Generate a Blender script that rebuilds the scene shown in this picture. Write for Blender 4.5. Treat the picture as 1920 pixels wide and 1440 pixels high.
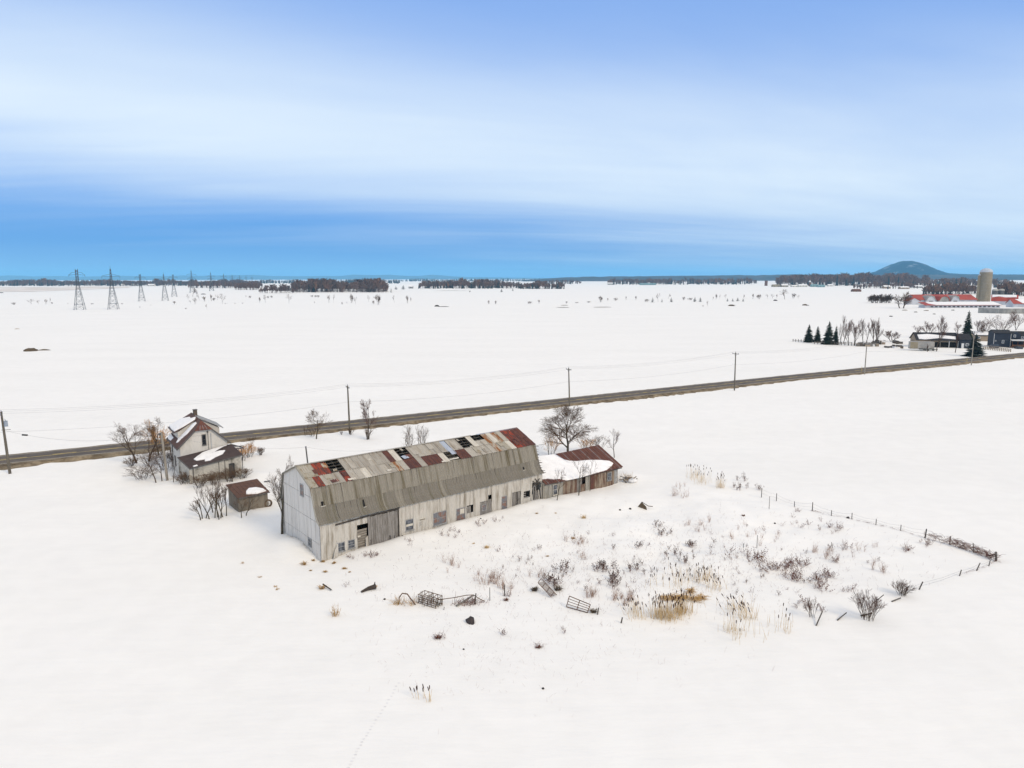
import bpy, math, random
import numpy as np
from mathutils import Vector, Matrix

for _o in list(bpy.data.objects):
    bpy.data.objects.remove(_o)
SC = bpy.context.scene
COL = SC.collection
R = math.radians

# ------------------------------------------------------------------ camera
CAM_H, FPX = 30.0, 1331.0            # drone height in metres, focal length in pixels of a 1920 wide frame
PITCH = math.atan((720 - 521.5) / FPX)
ROLL = R(0.15)
_fw = np.array([0, math.cos(PITCH), -math.sin(PITCH)])
_up = np.array([0, math.sin(PITCH), math.cos(PITCH)])
_rt = np.array([1.0, 0, 0])
CR = math.cos(ROLL) * _rt - math.sin(ROLL) * _up
CU = math.sin(ROLL) * _rt + math.cos(ROLL) * _up
cd = bpy.data.cameras.new('camera')
cam = bpy.data.objects.new('camera', cd)
COL.objects.link(cam)
cd.sensor_fit = 'HORIZONTAL'
cd.sensor_width = 36.0
cd.lens = 36.0 * FPX / 1920.0
cd.clip_start, cd.clip_end = 0.5, 90000
m = Matrix.Identity(4)
for i in range(3):
    m[i][0], m[i][1], m[i][2] = CR[i], CU[i], -_fw[i]
m[2][3] = CAM_H
cam.matrix_world = m
SC.camera = cam

# ------------------------------------------------------------------ sky, sun, exposure
SUN_DIR = Vector((0.60, -0.55, 0.62)).normalized()
W = bpy.data.worlds.new('World')
SC.world = W
W.use_nodes = True
nt = W.node_tree
nt.nodes.clear()
def N(tree, typ, **kw):
    n = tree.nodes.new(typ)
    for k, v in kw.items():
        setattr(n, k, v)
    return n
def setin(n, **kw):
    for k, v in kw.items():
        n.inputs[k].default_value = v
def math_node(tree, op, a, b=None, c=None, clamp=False):
    n = N(tree, 'ShaderNodeMath', operation=op, use_clamp=clamp)
    for i, v in enumerate((a, b, c)):
        if v is None:
            continue
        if isinstance(v, (int, float)):
            n.inputs[i].default_value = v
        else:
            tree.links.new(v, n.inputs[i])
    return n.outputs[0]
def smooth(tree, v, lo, hi, olo=0.0, ohi=1.0):
    n = N(tree, 'ShaderNodeMapRange', interpolation_type='SMOOTHSTEP')
    tree.links.new(v, n.inputs[0])
    for i, x in zip((1, 2, 3, 4), (lo, hi, olo, ohi)):
        n.inputs[i].default_value = x
    return n.outputs[0]
def mixc(tree, fac, a, b):
    n = N(tree, 'ShaderNodeMix', data_type='RGBA')
    for idx, v in ((0, fac), (6, a), (7, b)):
        if isinstance(v, (int, float)):
            n.inputs[idx].default_value = v
        elif isinstance(v, (tuple, list)):
            n.inputs[idx].default_value = (*v[:3], 1)
        else:
            tree.links.new(v, n.inputs[idx])
    return n.outputs[2]
L = nt.links.new
sky = N(nt, 'ShaderNodeTexSky', sky_type='NISHITA', sun_disc=False)
sky.sun_elevation = math.asin(SUN_DIR.z)
sky.sun_rotation = math.atan2(SUN_DIR.x, SUN_DIR.y)
sky.air_density, sky.dust_density, sky.ozone_density = 1.0, 0.3, 3.0
tc = N(nt, 'ShaderNodeTexCoord')
sep = N(nt, 'ShaderNodeSeparateXYZ')
L(tc.outputs['Generated'], sep.inputs[0])
X, Y, Z = sep.outputs
# cloud sheet coordinates: direction projected on a level sheet high above
zz = math_node(nt, 'ADD', math_node(nt, 'MAXIMUM', Z, 0.0), 0.10)
cu = math_node(nt, 'DIVIDE', X, zz)
cv = math_node(nt, 'DIVIDE', Y, zz)
cmb = N(nt, 'ShaderNodeCombineXYZ')
L(math_node(nt, 'ADD', math_node(nt, 'MULTIPLY', cu, 0.34), math_node(nt, 'MULTIPLY', cv, 0.10)), cmb.inputs[0])
L(math_node(nt, 'SUBTRACT', math_node(nt, 'MULTIPLY', cv, 0.8), math_node(nt, 'MULTIPLY', cu, 0.12)), cmb.inputs[1])
no1 = N(nt, 'ShaderNodeTexNoise')
setin(no1, Scale=0.9, Detail=5.0, Roughness=0.52, Distortion=0.4)
L(cmb.outputs[0], no1.inputs['Vector'])
cmb2 = N(nt, 'ShaderNodeCombineXYZ')
L(math_node(nt, 'MULTIPLY', cu, 0.16), cmb2.inputs[0])
L(math_node(nt, 'ADD', math_node(nt, 'MULTIPLY', cv, 1.0), math_node(nt, 'MULTIPLY', cu, -0.15)), cmb2.inputs[1])
no2 = N(nt, 'ShaderNodeTexNoise')
setin(no2, Scale=1.0, Detail=6.0, Roughness=0.6, Distortion=0.3)
L(cmb2.outputs[0], no2.inputs['Vector'])
n1 = math_node(nt, 'SUBTRACT', no1.outputs[0], 0.5)
n2 = math_node(nt, 'SUBTRACT', no2.outputs[0], 0.5)
# the veil's lower edge sinks from the left horizon towards the right one
edge = math_node(nt, 'SUBTRACT', 0.048, math_node(nt, 'MULTIPLY', X, 0.072))
edge = math_node(nt, 'SUBTRACT', edge, math_node(nt, 'MULTIPLY', math_node(nt, 'MAXIMUM', X, 0.0), 0.06))
over = math_node(nt, 'SUBTRACT', Z, edge)
over = math_node(nt, 'ADD', over, math_node(nt, 'MULTIPLY', n1, 0.075))
over = math_node(nt, 'ADD', over, math_node(nt, 'MULTIPLY', n2, 0.10))
veil = smooth(nt, over, -0.045, 0.125)
thin = math_node(nt, 'ADD', math_node(nt, 'ADD', Z, math_node(nt, 'MULTIPLY', X, 0.10)), math_node(nt, 'MULTIPLY', n1, 0.15))
thin = smooth(nt, thin, 0.11, 0.37, 1.0, 0.12)
# overhead, out of view: broken high cloud added to keep snow light neutral
high = smooth(nt, math_node(nt, 'ADD', Z, math_node(nt, 'MULTIPLY', n1, 0.5)), 0.34, 0.62, 0.0, 0.85)
thin = math_node(nt, 'MAXIMUM', thin, high)
no3 = N(nt, 'ShaderNodeTexNoise')
setin(no3, Scale=0.55, Detail=7.0, Roughness=0.58, Distortion=0.8)
L(cmb.outputs[0], no3.inputs['Vector'])
mott = smooth(nt, no3.outputs[0], 0.25, 0.75, 0.80, 1.12)
cover = math_node(nt, 'MULTIPLY', math_node(nt, 'MULTIPLY', veil, thin), mott, clamp=True)
tint = N(nt, 'ShaderNodeMix', data_type='RGBA', blend_type='MULTIPLY')
tint.inputs[0].default_value = 1.0
L(sky.outputs[0], tint.inputs[6])
tint.inputs[7].default_value = (0.052, 0.072, 0.086, 1)
# distant cloud base under the veil: deep blue in the photograph
deep = mixc(nt, smooth(nt, Z, 0.05, 0.17), (0.055, 0.27, 0.79), (0.21, 0.43, 0.97))
deep = mixc(nt, smooth(nt, Z, 0.0, 0.055, 0.35, 0.0), deep, (0.27, 0.56, 0.95))
deep = mixc(nt, 0.25, deep, tint.outputs[2])
white = mixc(nt, smooth(nt, Z, 0.34, 0.6), (0.77, 0.88, 0.985), (0.965, 0.93, 0.875))  # warm tone overhead is set to offset blue light on the snow
skyc = mixc(nt, cover, deep, white)
bg = N(nt, 'ShaderNodeBackground')
bg.inputs['Strength'].default_value = 1.0
L(skyc, bg.inputs['Color'])
wo = N(nt, 'ShaderNodeOutputWorld')
L(bg.outputs[0], wo.inputs['Surface'])

sd = bpy.data.lights.new('sun', 'SUN')
sd.energy, sd.angle, sd.color = 1.5, R(14), (1.0, 0.84, 0.62)
sun = bpy.data.objects.new('sun', sd)
COL.objects.link(sun)
sun.rotation_euler = (-SUN_DIR).to_track_quat('-Z', 'Y').to_euler()
sun.location = (60, -60, 80)

SC.view_settings.view_transform = 'Standard'
SC.view_settings.look = 'None'
SC.view_settings.gamma = 1.0
SC.view_settings.exposure = 0.05
SC.render.engine = 'CYCLES'
SC.cycles.max_bounces = 4
SC.cycles.diffuse_bounces = 2
SC.cycles.volume_bounces = 1
SC.cycles.use_denoising = True
HAZE = 4.6e-5

# ------------------------------------------------------------------ helpers
def hash2(ix, iy, s):
    h = (ix.astype(np.int64) * 374761393 + iy.astype(np.int64) * 668265263 + s * 974634777) & 0x7fffffff
    h = ((h ^ (h >> 13)) * 1274126177) & 0x7fffffff
    return ((h ^ (h >> 16)) & 0xffff) / 65535.0
def vnoise(x, y, s=0):
    ix, iy = np.floor(x), np.floor(y)
    fx, fy = x - ix, y - iy
    fx, fy = fx * fx * (3 - 2 * fx), fy * fy * (3 - 2 * fy)
    a, b = hash2(ix, iy, s), hash2(ix + 1, iy, s)
    c, d = hash2(ix, iy + 1, s), hash2(ix + 1, iy + 1, s)
    return (a + (b - a) * fx) * (1 - fy) + (c + (d - c) * fx) * fy - 0.5
BARN_O, BARN_A = (-20.594, 72.751), R(39.2)
_bc, _bs = math.cos(BARN_A), math.sin(BARN_A)
def hz(x, y):
    """height of the snow"""
    x, y = np.asarray(x, float), np.asarray(y, float)
    r = np.hypot(x, y)
    z = 0.30 * vnoise(x / 38, y / 30, 1) * np.clip(1.6 - r / 700, 0, 1)
    z = z + 0.17 * vnoise(x / 7 + 3, y / 6, 2) * np.clip(1.3 - r / 350, 0, 1)
    yard = np.exp(-(((x - 18) / 26) ** 2 + ((y - 82) / 17) ** 2) ** 2)
    z = z + yard * (0.75 * vnoise(x / 6.5, y / 5.5, 3) + 0.34 * vnoise(x / 2.3, y / 2.3, 4) + 0.16 * vnoise(x / 1.1, y / 1.1, 5))
    dx, dy = x - BARN_O[0], y - BARN_O[1]
    u, v = dx * _bc + dy * _bs, -dx * _bs + dy * _bc
    # drift against the gable end with a scoop at its near corner
    z = z + 0.75 * np.exp(-((u + 0.6) / 2.6) ** 2) * np.exp(-((v - 5.5) / 3.6) ** 2)
    z = z - 0.25 * np.exp(-(u / 2.0) ** 2 - (v / 1.6) ** 2)
    # bank along the front wall
    z = z + (0.32 + 0.25 * vnoise(u / 3.5, v * 0, 6)) * np.exp(-((v + 0.9) / 1.7) ** 2) * np.clip((u - 2.5) / 2, 0, 1) * np.clip((33 - u) / 3, 0, 1)
    z = z - 0.35 * np.exp(-((u - 45) / 5) ** 2 - ((v + 1.5) / 4) ** 2)
    z = z + 0.5 * np.exp(-((u - 50) / 2.5) ** 2 - ((v - 1.0) / 2.5) ** 2)
    # snow lying against the farmhouse and the little shed
    for hx, hy, hr, ha in ((-49.5, 101.5, 2.6, .45), (-44.0, 101.0, 3.0, .4), (-39.5, 105.5, 2.4, .4), (-33.5, 88.0, 2.2, .3), (-38.0, 90.5, 2.0, .3), (-52.0, 107.0, 3.0, .4)):
        z = z + ha * np.exp(-((x - hx) ** 2 + (y - hy) ** 2) / hr ** 2)
    ins = (u > 0.12) & (u < 47) & (v > 0.12) & (v < 9.5)
    z = np.where(ins, -0.15, z)
    return z
def ray(px, py):
    d = _fw * FPX + CR * (px - 960) - CU * (py - 720)
    return d
def G(px, py):
    """the place on the snow that the photograph shows at a pixel"""
    d = ray(px, py)
    z = 0.0
    for _ in range(3):
        t = (z - CAM_H) / d[2]
        P = d * t
        z = float(hz(P[0], P[1])) if P[0] * P[0] + P[1] * P[1] < 810000 else 0.0
    return Vector((P[0], P[1], z))
def px2m(P):
    """metres per 1920-frame pixel at a place"""
    return float(np.dot(np.array([P[0], P[1], P[2] - CAM_H]), _fw)) / FPX
def hgt(bx, by, ty):
    """height of a thing standing at pixel (bx, by) whose top is at pixel row ty"""
    P = G(bx, by)
    lo, hi = 0.0, 90.0
    for _ in range(40):
        mid = (lo + hi) / 2
        q = np.array([P.x, P.y, P.z + mid - CAM_H])
        yy = 720 - FPX * q.dot(CU) / q.dot(_fw)
        if yy > ty: lo = mid
        else: hi = mid
    return lo

class MB:
    def __init__(s):
        s.v, s.f, s.mi = [], [], []
    def face(s, pts, mi=0):
        b = len(s.v)
        s.v.extend(tuple(p) for p in pts)
        s.f.append(tuple(range(b, b + len(pts))))
        s.mi.append(mi)
        return s
    def add(s, vs, fs, mi=0):
        b = len(s.v)
        s.v.extend(tuple(p) for p in vs)
        for q in fs:
            s.f.append(tuple(i + b for i in q)); s.mi.append(mi)
        return s
    def hexa(s, p, mi=0):
        """eight corners: four below, four above, same turning"""
        return s.add(p, [(3, 2, 1, 0), (4, 5, 6, 7), (0, 1, 5, 4), (1, 2, 6, 5), (2, 3, 7, 6), (3, 0, 4, 7)], mi)
    def box(s, x0, x1, y0, y1, z0, z1, mi=0):
        return s.hexa([(x0, y0, z0), (x1, y0, z0), (x1, y1, z0), (x0, y1, z0), (x0, y0, z1), (x1, y0, z1), (x1, y1, z1), (x0, y1, z1)], mi)
    def bar(s, a, b, w, h, mi=0, up=(0, 0, 1)):
        """a beam of w by h from a to b"""
        a, b = Vector(a), Vector(b)
        d = (b - a).normalized()
        up = Vector(up)
        if abs(d.dot(up)) > 0.95: up = Vector((1, 0, 0))
        sx = d.cross(up).normalized() * (w / 2)
        sy = sx.cross(d).normalized() * (h / 2)
        return s.hexa([a - sx - sy, a + sx - sy, b + sx - sy, b - sx - sy, a - sx + sy, a + sx + sy, b + sx + sy, b - sx + sy], mi)
    def tube(s, pts, rads, n=4, mi=0, cap=False):
        pts = [Vector(p) for p in pts]
        if isinstance(rads, (int, float)): rads = [rads] * len(pts)
        base = len(s.v)
        d0 = (pts[-1] - pts[0])
        if d0.length < 1e-9: d0 = Vector((0, 0, 1))
        d0.normalize()
        ref = Vector((0.31, 0.77, 0.1)) if abs(d0.z) > 0.8 else Vector((0.1, 0.05, 1))
        for i, p in enumerate(pts):
            d = pts[min(i + 1, len(pts) - 1)] - pts[max(i - 1, 0)]
            a = d.cross(ref)
            if a.length < 1e-9: a = Vector((1, 0, 0))
            a.normalize()
            b = d.cross(a).normalized()
            r = rads[i]
            for k in range(n):
                t = 2 * math.pi * k / n
                q = p + a * (r * math.cos(t)) + b * (r * math.sin(t))
                s.v.append((q.x, q.y, q.z))
        for i in range(len(pts) - 1):
            for k in range(n):
                k2 = (k + 1) % n
                s.f.append((base + i * n + k, base + i * n + k2, base + (i + 1) * n + k2, base + (i + 1) * n + k)); s.mi.append(mi)
        if cap:
            e = base + (len(pts) - 1) * n
            s.f.append(tuple(range(e, e + n))); s.mi.append(mi)
            s.f.append(tuple(range(base + n - 1, base - 1, -1))); s.mi.append(mi)
        return s
    def prism(s, poly, y0, y1, mi=0, axis='y'):
        """polygon in (x, z) pushed from y0 to y1 (or in (y, z) along x)"""
        n = len(poly)
        if axis == 'y': v = [(a, y0, b) for a, b in poly] + [(a, y1, b) for a, b in poly]
        elif axis == 'x': v = [(y0, a, b) for a, b in poly] + [(y1, a, b) for a, b in poly]
        else: v = [(a, b, y0) for a, b in poly] + [(a, b, y1) for a, b in poly]
        f = [tuple(range(n)), tuple(range(2 * n - 1, n - 1, -1))] + [(i, i + n, (i + 1) % n + n, (i + 1) % n) for i in range(n)]
        return s.add(v, f, mi)
    def blob(s, c, rx, ry, rz, n=7, rings=5, mi=0, jit=0.0, rnd=random):
        b = len(s.v)
        s.v.append((c[0], c[1], c[2] - rz))
        for i in range(1, rings):
            ph = -math.pi / 2 + math.pi * i / rings
            for k in range(n):
                t = 2 * math.pi * k / n
                j = 1 + rnd.uniform(-jit, jit)
                s.v.append((c[0] + rx * j * math.cos(ph) * math.cos(t), c[1] + ry * j * math.cos(ph) * math.sin(t), c[2] + rz * j * math.sin(ph)))
        s.v.append((c[0], c[1], c[2] + rz))
        e = len(s.v) - 1
        for k in range(n):
            s.f.append((b, b + 1 + (k + 1) % n, b + 1 + k)); s.mi.append(mi)
            s.f.append((e, e - n + k, e - n + (k + 1) % n)); s.mi.append(mi)
        for i in range(rings - 2):
            for k in range(n):
                a0, a1 = b + 1 + i * n + k, b + 1 + i * n + (k + 1) % n
                s.f.append((a0, a1, a1 + n, a0 + n)); s.mi.append(mi)
        return s
    def mesh(s, name, mats, smooth_=False):
        me = bpy.data.meshes.new(name)
        me.from_pydata(s.v, [], s.f)
        for mm in (mats if isinstance(mats, (list, tuple)) else [mats]):
            me.materials.append(mm)
        if any(s.mi):
            me.polygons.foreach_set('material_index', s.mi)
        if smooth_:
            me.polygons.foreach_set('use_smooth', [True] * len(s.f))
        me.update()
        return me
    def obj(s, name, mats, parent=None, loc=None, rot=None, smooth_=False):
        return link(name, s.mesh(name, mats, smooth_), parent, loc, rot)
def link(name, me, parent=None, loc=None, rot=None, mat=None):
    o = bpy.data.objects.new(name, me)
    COL.objects.link(o)
    if parent is not None: o.parent = parent
    if loc is not None: o.location = loc
    if rot is not None: o.rotation_euler = rot
    if mat is not None:
        o.material_slots[0].link = 'OBJECT'
        o.material_slots[0].material = mat
    return o
def tag(o, label=None, cat=None, group=None, kind=None):
    if label: o['label'] = label
    if cat: o['category'] = cat
    if group: o['group'] = group
    if kind: o['kind'] = kind
    return o
def thing(name, label, cat, loc=(0, 0, 0), rotz=0.0, group=None, scale=None):
    o = bpy.data.objects.new(name, None)
    COL.objects.link(o)
    o.location = loc
    o.rotation_euler = (0, 0, rotz)
    o.empty_display_size = 0.3
    if scale: o.scale = scale if isinstance(scale, (tuple, list)) else (scale,) * 3
    return tag(o, label, cat, group)

# ------------------------------------------------------------------ materials
MATS = {}
def mat(name, col, rough=0.85, var=0.25, scale=2.0, col2=None, detail=4.0, stretch=None, metal=0.0, bump=0.0, spec=0.3, refobj=None, lo=0.35, hi=0.65, coord='Object'):
    """a weathered surface: base colour, a second colour in noise patches, fine value variation, optional bump"""
    if name in MATS: return MATS[name]
    mm = bpy.data.materials.new(name)
    mm.use_nodes = True
    t = mm.node_tree
    bs = t.nodes['Principled BSDF']
    bs.inputs['Roughness'].default_value = rough
    bs.inputs['Metallic'].default_value = metal
    bs.inputs['Specular IOR Level'].default_value = spec
    tcn = N(t, 'ShaderNodeTexCoord')
    if refobj is not None: tcn.object = refobj
    mp = N(t, 'ShaderNodeMapping')
    if stretch: mp.inputs['Scale'].default_value = stretch
    t.links.new(tcn.outputs[coord], mp.inputs['Vector'])
    n1 = N(t, 'ShaderNodeTexNoise')
    setin(n1, Scale=scale, Detail=detail, Roughness=0.6)
    t.links.new(mp.outputs[0], n1.inputs['Vector'])
    fac = smooth(t, n1.outputs[0], lo, hi)
    c2 = col2 if col2 else tuple(c * (1 - var) for c in col)
    c1 = col if col2 else tuple(min(1, c * (1 + var * 0.6)) for c in col)
    out = mixc(t, fac, c1, c2)
    n3 = N(t, 'ShaderNodeTexNoise')
    setin(n3, Scale=scale * 6.3, Detail=3.0, Roughness=0.6)
    t.links.new(mp.outputs[0], n3.inputs['Vector'])
    v = smooth(t, n3.outputs[0], 0.25, 0.75, 1 - var * 0.5, 1 + var * 0.35)
    hsv = N(t, 'ShaderNodeHueSaturation')
    t.links.new(v, hsv.inputs['Value'])
    t.links.new(out, hsv.inputs['Color'])
    t.links.new(hsv.outputs[0], bs.inputs['Base Color'])
    if bump:
        bp = N(t, 'ShaderNodeBump')
        setin(bp, Strength=bump, Distance=0.05)
        t.links.new(n3.outputs[0], bp.inputs['Height'])
        t.links.new(bp.outputs[0], bs.inputs['Normal'])
    MATS[name] = mm
    return mm
# ------------------------------------------------------------------ the setting: snow fields, road, hills
def snow_mat(name, fine=True):
    mm = bpy.data.materials.new(name)
    mm.use_nodes = True
    t = mm.node_tree
    bs = t.nodes['Principled BSDF']
    setin(bs, Roughness=0.9)
    bs.inputs['Specular IOR Level'].default_value = 0.15
    tcn = N(t, 'ShaderNodeTexCoord')
    mp = N(t, 'ShaderNodeMapping')
    mp.inputs['Scale'].default_value = (0.012, 0.05, 0.05)
    mp.inputs['Rotation'].default_value = (0, 0, R(-29))
    t.links.new(tcn.outputs['Object'], mp.inputs['Vector'])
    na = N(t, 'ShaderNodeTexNoise')
    setin(na, Scale=1.0, Detail=6.0, Roughness=0.6)
    t.links.new(mp.outputs[0], na.inputs['Vector'])
    nb = N(t, 'ShaderNodeTexNoise')
    setin(nb, Scale=0.35, Detail=5.0, Roughness=0.6)
    t.links.new(tcn.outputs['Object'], nb.inputs['Vector'])
    f = smooth(t, na.outputs[0], 0.3, 0.75)
    c = mixc(t, f, SNOW_A, SNOW_B)
    hsv = N(t, 'ShaderNodeHueSaturation')
    t.links.new(smooth(t, nb.outputs[0], 0.3, 0.7, 0.975, 1.01), hsv.inputs['Value'])
    t.links.new(c, hsv.inputs['Color'])
    t.links.new(hsv.outputs[0], bs.inputs['Base Color'])
    # wind ripples
    mp2 = N(t, 'ShaderNodeMapping')
    mp2.inputs['Scale'].default_value = (0.16, 0.75, 0.5)
    mp2.inputs['Rotation'].default_value = (0, 0, R(-20))
    t.links.new(tcn.outputs['Object'], mp2.inputs['Vector'])
    nc = N(t, 'ShaderNodeTexNoise')
    setin(nc, Scale=1.0, Detail=5.0, Roughness=0.55)
    t.links.new(mp2.outputs[0], nc.inputs['Vector'])
    bp = N(t, 'ShaderNodeBump')
    setin(bp, Strength=0.55, Distance=0.17)
    t.links.new(nc.outputs[0], bp.inputs['Height'])
    t.links.new(bp.outputs[0], bs.inputs['Normal'])
    return mm
SNOW_A, SNOW_B = (0.938, 0.904, 0.838), (0.902, 0.870, 0.805)
M_SNOW = snow_mat('snow')
M_SNOWCAP = mat('snow_cap', (0.92, 0.89, 0.85), 0.9, 0.05, 1.2, bump=0.3, spec=0.15)

def axis(lo, hi, step, far0, far1, g=1.12):
    a = list(np.arange(lo, hi + 1e-6, step))
    s, q = step, a[-1]
    while q < far1:
        s *= g; q += s; a.append(min(q, far1))
    s, q, b = step, a[0], []
    while q > far0:
        s *= g; q -= s; b.append(max(q, far0))
    return np.array(b[::-1] + a)
gx = axis(-62, 76, 0.5, -29000, 29000)
gy = axis(34, 126, 0.5, -1500, 29000)
GX, GY = np.meshgrid(gx, gy)
GZ = hz(GX, GY)
nx, ny = len(gx), len(gy)
idx = np.arange(nx * ny).reshape(ny, nx)
quads = np.stack([idx[:-1, :-1], idx[:-1, 1:], idx[1:, 1:], idx[1:, :-1]], -1).reshape(-1, 4)
me = bpy.data.meshes.new('snow_field')
me.from_pydata(np.stack([GX, GY, GZ], -1).reshape(-1, 3).tolist(), [], quads.tolist())
me.polygons.foreach_set('use_smooth', [True] * len(quads))
me.materials.append(M_SNOW)
tag(link('ground', me), 'wide white snow covering the farmyard and the fields', kind='structure')

# road: an embankment with pavement, gritty verges and painted lines
road_pts = [(-420, -74), (-250, 21.5), (-160, 72), (-84.85, 114.45), (-29, 145.8), (20, 174.2), (49.9, 191.5), (110, 225.3), (190.9, 268.8), (330, 344), (560, 466), (900, 640)]
def catmull(pts, k):
    out = []
    P = [pts[0]] + list(pts) + [pts[-1]]
    for i in range(1, len(P) - 2):
        p0, p1, p2, p3 = map(np.array, (P[i - 1], P[i], P[i + 1], P[i + 2]))
        for j in range(k):
            t = j / k
            out.append(0.5 * ((2 * p1) + (-p0 + p2) * t + (2 * p0 - 5 * p1 + 4 * p2 - p3) * t * t + (-p0 + 3 * p1 - 3 * p2 + p3) * t ** 3))
    out.append(np.array(pts[-1], float))
    return out
RC = catmull(road_pts, 40)
def road_frame(i):
    d = RC[min(i + 1, len(RC) - 1)] - RC[max(i - 1, 0)]
    d = d / np.linalg.norm(d)
    return RC[i], np.array([-d[1], d[0]])
def strip(o0, o1, z0, z1, j0=0.0, j1=0.0, i0=0, i1=None, seed=1):
    rnd = random.Random(seed)
    mb = MB()
    i1 = i1 or len(RC)
    rows = []
    for i in range(i0, i1):
        c, n = road_frame(i)
        a = c + n * (o0 + rnd.uniform(-j0, j0)); b = c + n * (o1 + rnd.uniform(-j1, j1))
        rows.append(((a[0], a[1], z0), (b[0], b[1], z1)))
    for r0, r1 in zip(rows, rows[1:]):
        mb.face([r0[0], r1[0], r1[1], r0[1]])
    return mb
M_ASPH = mat('asphalt', (0.105, 0.088, 0.074), 0.9, 0.3, 0.25, (0.15, 0.122, 0.096), stretch=(1, 1, 1), bump=0.15)
M_GRIT = mat('road_grit', (0.15, 0.11, 0.065), 0.95, 0.35, 0.5, (0.30, 0.235, 0.15), bump=0.6)
M_YEL = mat('line_yellow', (0.62, 0.46, 0.14), 0.8, 0.3, 0.5, (0.36, 0.28, 0.13))
M_WHITE = mat('line_white', (0.62, 0.57, 0.46), 0.8, 0.3, 0.5, (0.32, 0.28, 0.2))
pav = strip(-3.3, 3.3, 0.42, 0.42)
tag(pav.obj('road', M_ASPH), 'dark grey paved country road running straight through the snow', kind='structure')
vg = strip(-3.3, -4.15, 0.42, 0.36, 0, 0.15, seed=3)
vg2 = strip(-4.05, -5.6, 0.37, -0.42, 0.25, 1.3, seed=3)
for m2, nm in ((vg, 'road_shoulder'), (vg2, 'road_verge'), (strip(4.1, 3.3, 0.36, 0.42, 0.2, 0, seed=5), 'road_shoulder'), (strip(5.0, 3.95, -0.45, 0.37, 0.9, 0.1, seed=6), 'road_verge')):
    tag(m2.obj(nm, M_GRIT), 'brown gritty strip along the edge of the road', kind='structure')
tag(strip(-0.34, -0.12, 0.424, 0.424).obj('road_markings', M_YEL), 'worn yellow centre line on the road', kind='structure')
mk = MB()
for i in range(0, len(RC) - 3, 4):
    for q in range(2):
        (c, n), (c2, n2) = road_frame(i + q), road_frame(i + q + 1)
        a, b, e, f2 = c + n * .12, c2 + n2 * .12, c2 + n2 * .34, c + n * .34
        mk.face([(p[0], p[1], 0.424) for p in (a, b, e, f2)])
tag(mk.obj('road_markings', M_YEL), 'dashed yellow centre line on the road', kind='structure')
for a, b, nm in ((-3.14, -2.94, 'near'), (2.94, 3.14, 'far')):
    tag(strip(a, b, 0.424, 0.424).obj('road_markings', M_WHITE), 'pale worn line along the %s edge of the road' % nm, kind='structure')

# hills
M_HILL = mat('hill_forest', (0.045, 0.05, 0.05), 0.95, 0.3, 0.006, (0.085, 0.08, 0.08), detail=8)
def hill(name, label, cx, cy, prof, depth, seed, mats):
    """a rounded ridge: prof = [(x offset, height)], falling away before and behind"""
    mb = MB()
    rr = np.linspace(-1, 1, 15)
    xs = np.linspace(prof[0][0], prof[-1][0], 110)
    hs = np.interp(xs, [p[0] for p in prof], [p[1] for p in prof])
    rows = []
    for r in rr:
        fy = max(0.0, math.cos(r * math.pi / 2)) ** 0.8
        z = hs * fy * (1 + 0.10 * vnoise(xs / 160 + 7 * r, xs * 0 + r * 5, seed)) + 7 * fy * vnoise(xs / 35, xs * 0 + r * 9, seed + 1) * (hs > 5)
        rows.append([(cx + x, cy + r * depth, max(-0.5, zz_) - 0.5) for x, zz_ in zip(xs, z)])
    n = len(xs)
    fl = [p for rw in rows for p in rw]
    fs = [(i * n + j, i * n + j + 1, (i + 1) * n + j + 1, (i + 1) * n + j) for i in range(len(rows) - 1) for j in range(n - 1)]
    mb.add(fl, fs)
    return tag(mb.obj(name, mats, smooth_=True), label, kind='structure')
D = 9000.0
def PX(px, D):            # sideways metres of a pixel column at depth D (near the horizon)
    return (px - 960) / FPX * D * 0.989
mtn = [(1430, 512 + 7), (1500, 516.5), (1560, 515.5), (1612, 514.5), (1630, 513), (1645, 510), (1658, 504.5), (1670, 498), (1681, 492.8), (1690, 490), (1702, 489), (1714, 491.5), (1727, 497), (1741, 504), (1756, 509.5), (1772, 512.5), (1800, 514), (1860, 514.5), (1935, 515.5), (2050, 519)]
M_MTN = mat('hazed_forest', (0.012, 0.030, 0.058), 0.95, 0.5, 0.006, (0.30, 0.32, 0.36), detail=10, lo=0.54, hi=0.70)  # forest colour with the blue of distant haze mixed in
hill('hill', 'blue wooded hill rising alone on the right horizon', PX(1700, D), D, [(PX(p, D) - PX(1700, D), max(0, 30 + (519.4 - y) / FPX * D * 0.989)) for p, y in mtn], 500, 11, M_MTN)
D2 = 24000.0
def ridge(lst, lab, seed):
    hill('hill', lab, PX(500, D2), D2, [(PX(p, D2) - PX(500, D2), max(0, 30 + (523.5 - p * 0.0026 - y) / FPX * D2)) for p, y in lst], 1800, seed, M_HILL)
ridge([(-120, 524), (-40, 518), (30, 516), (60, 518.5), (100, 517), (160, 518.5), (230, 516.5), (260, 517.5), (330, 517), (350, 516), (380, 517), (430, 515.5), (470, 515), (510, 517), (560, 517.5), (640, 517), (665, 514.5), (700, 515.5), (730, 515), (760, 517), (790, 517), (812, 514.5), (840, 517), (880, 519), (960, 520), (1100, 524)], 'faint blue mountain range along the left horizon', 21)
hill('hill', 'low dark blue wooded rise along the right horizon', PX(1400, 7000), 7000, [(PX(p, 7000) - PX(1400, 7000), max(0, 30 + (521.5 - (p - 960) * 0.0026 - y) / FPX * 7000)) for p, y in [(980, 525), (1060, 520), (1100, 519), (1200, 518), (1300, 517), (1400, 516), (1480, 515), (1560, 515), (1700, 515), (1850, 516), (1990, 516), (2100, 523)]], 500, 31, M_HILL)
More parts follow.
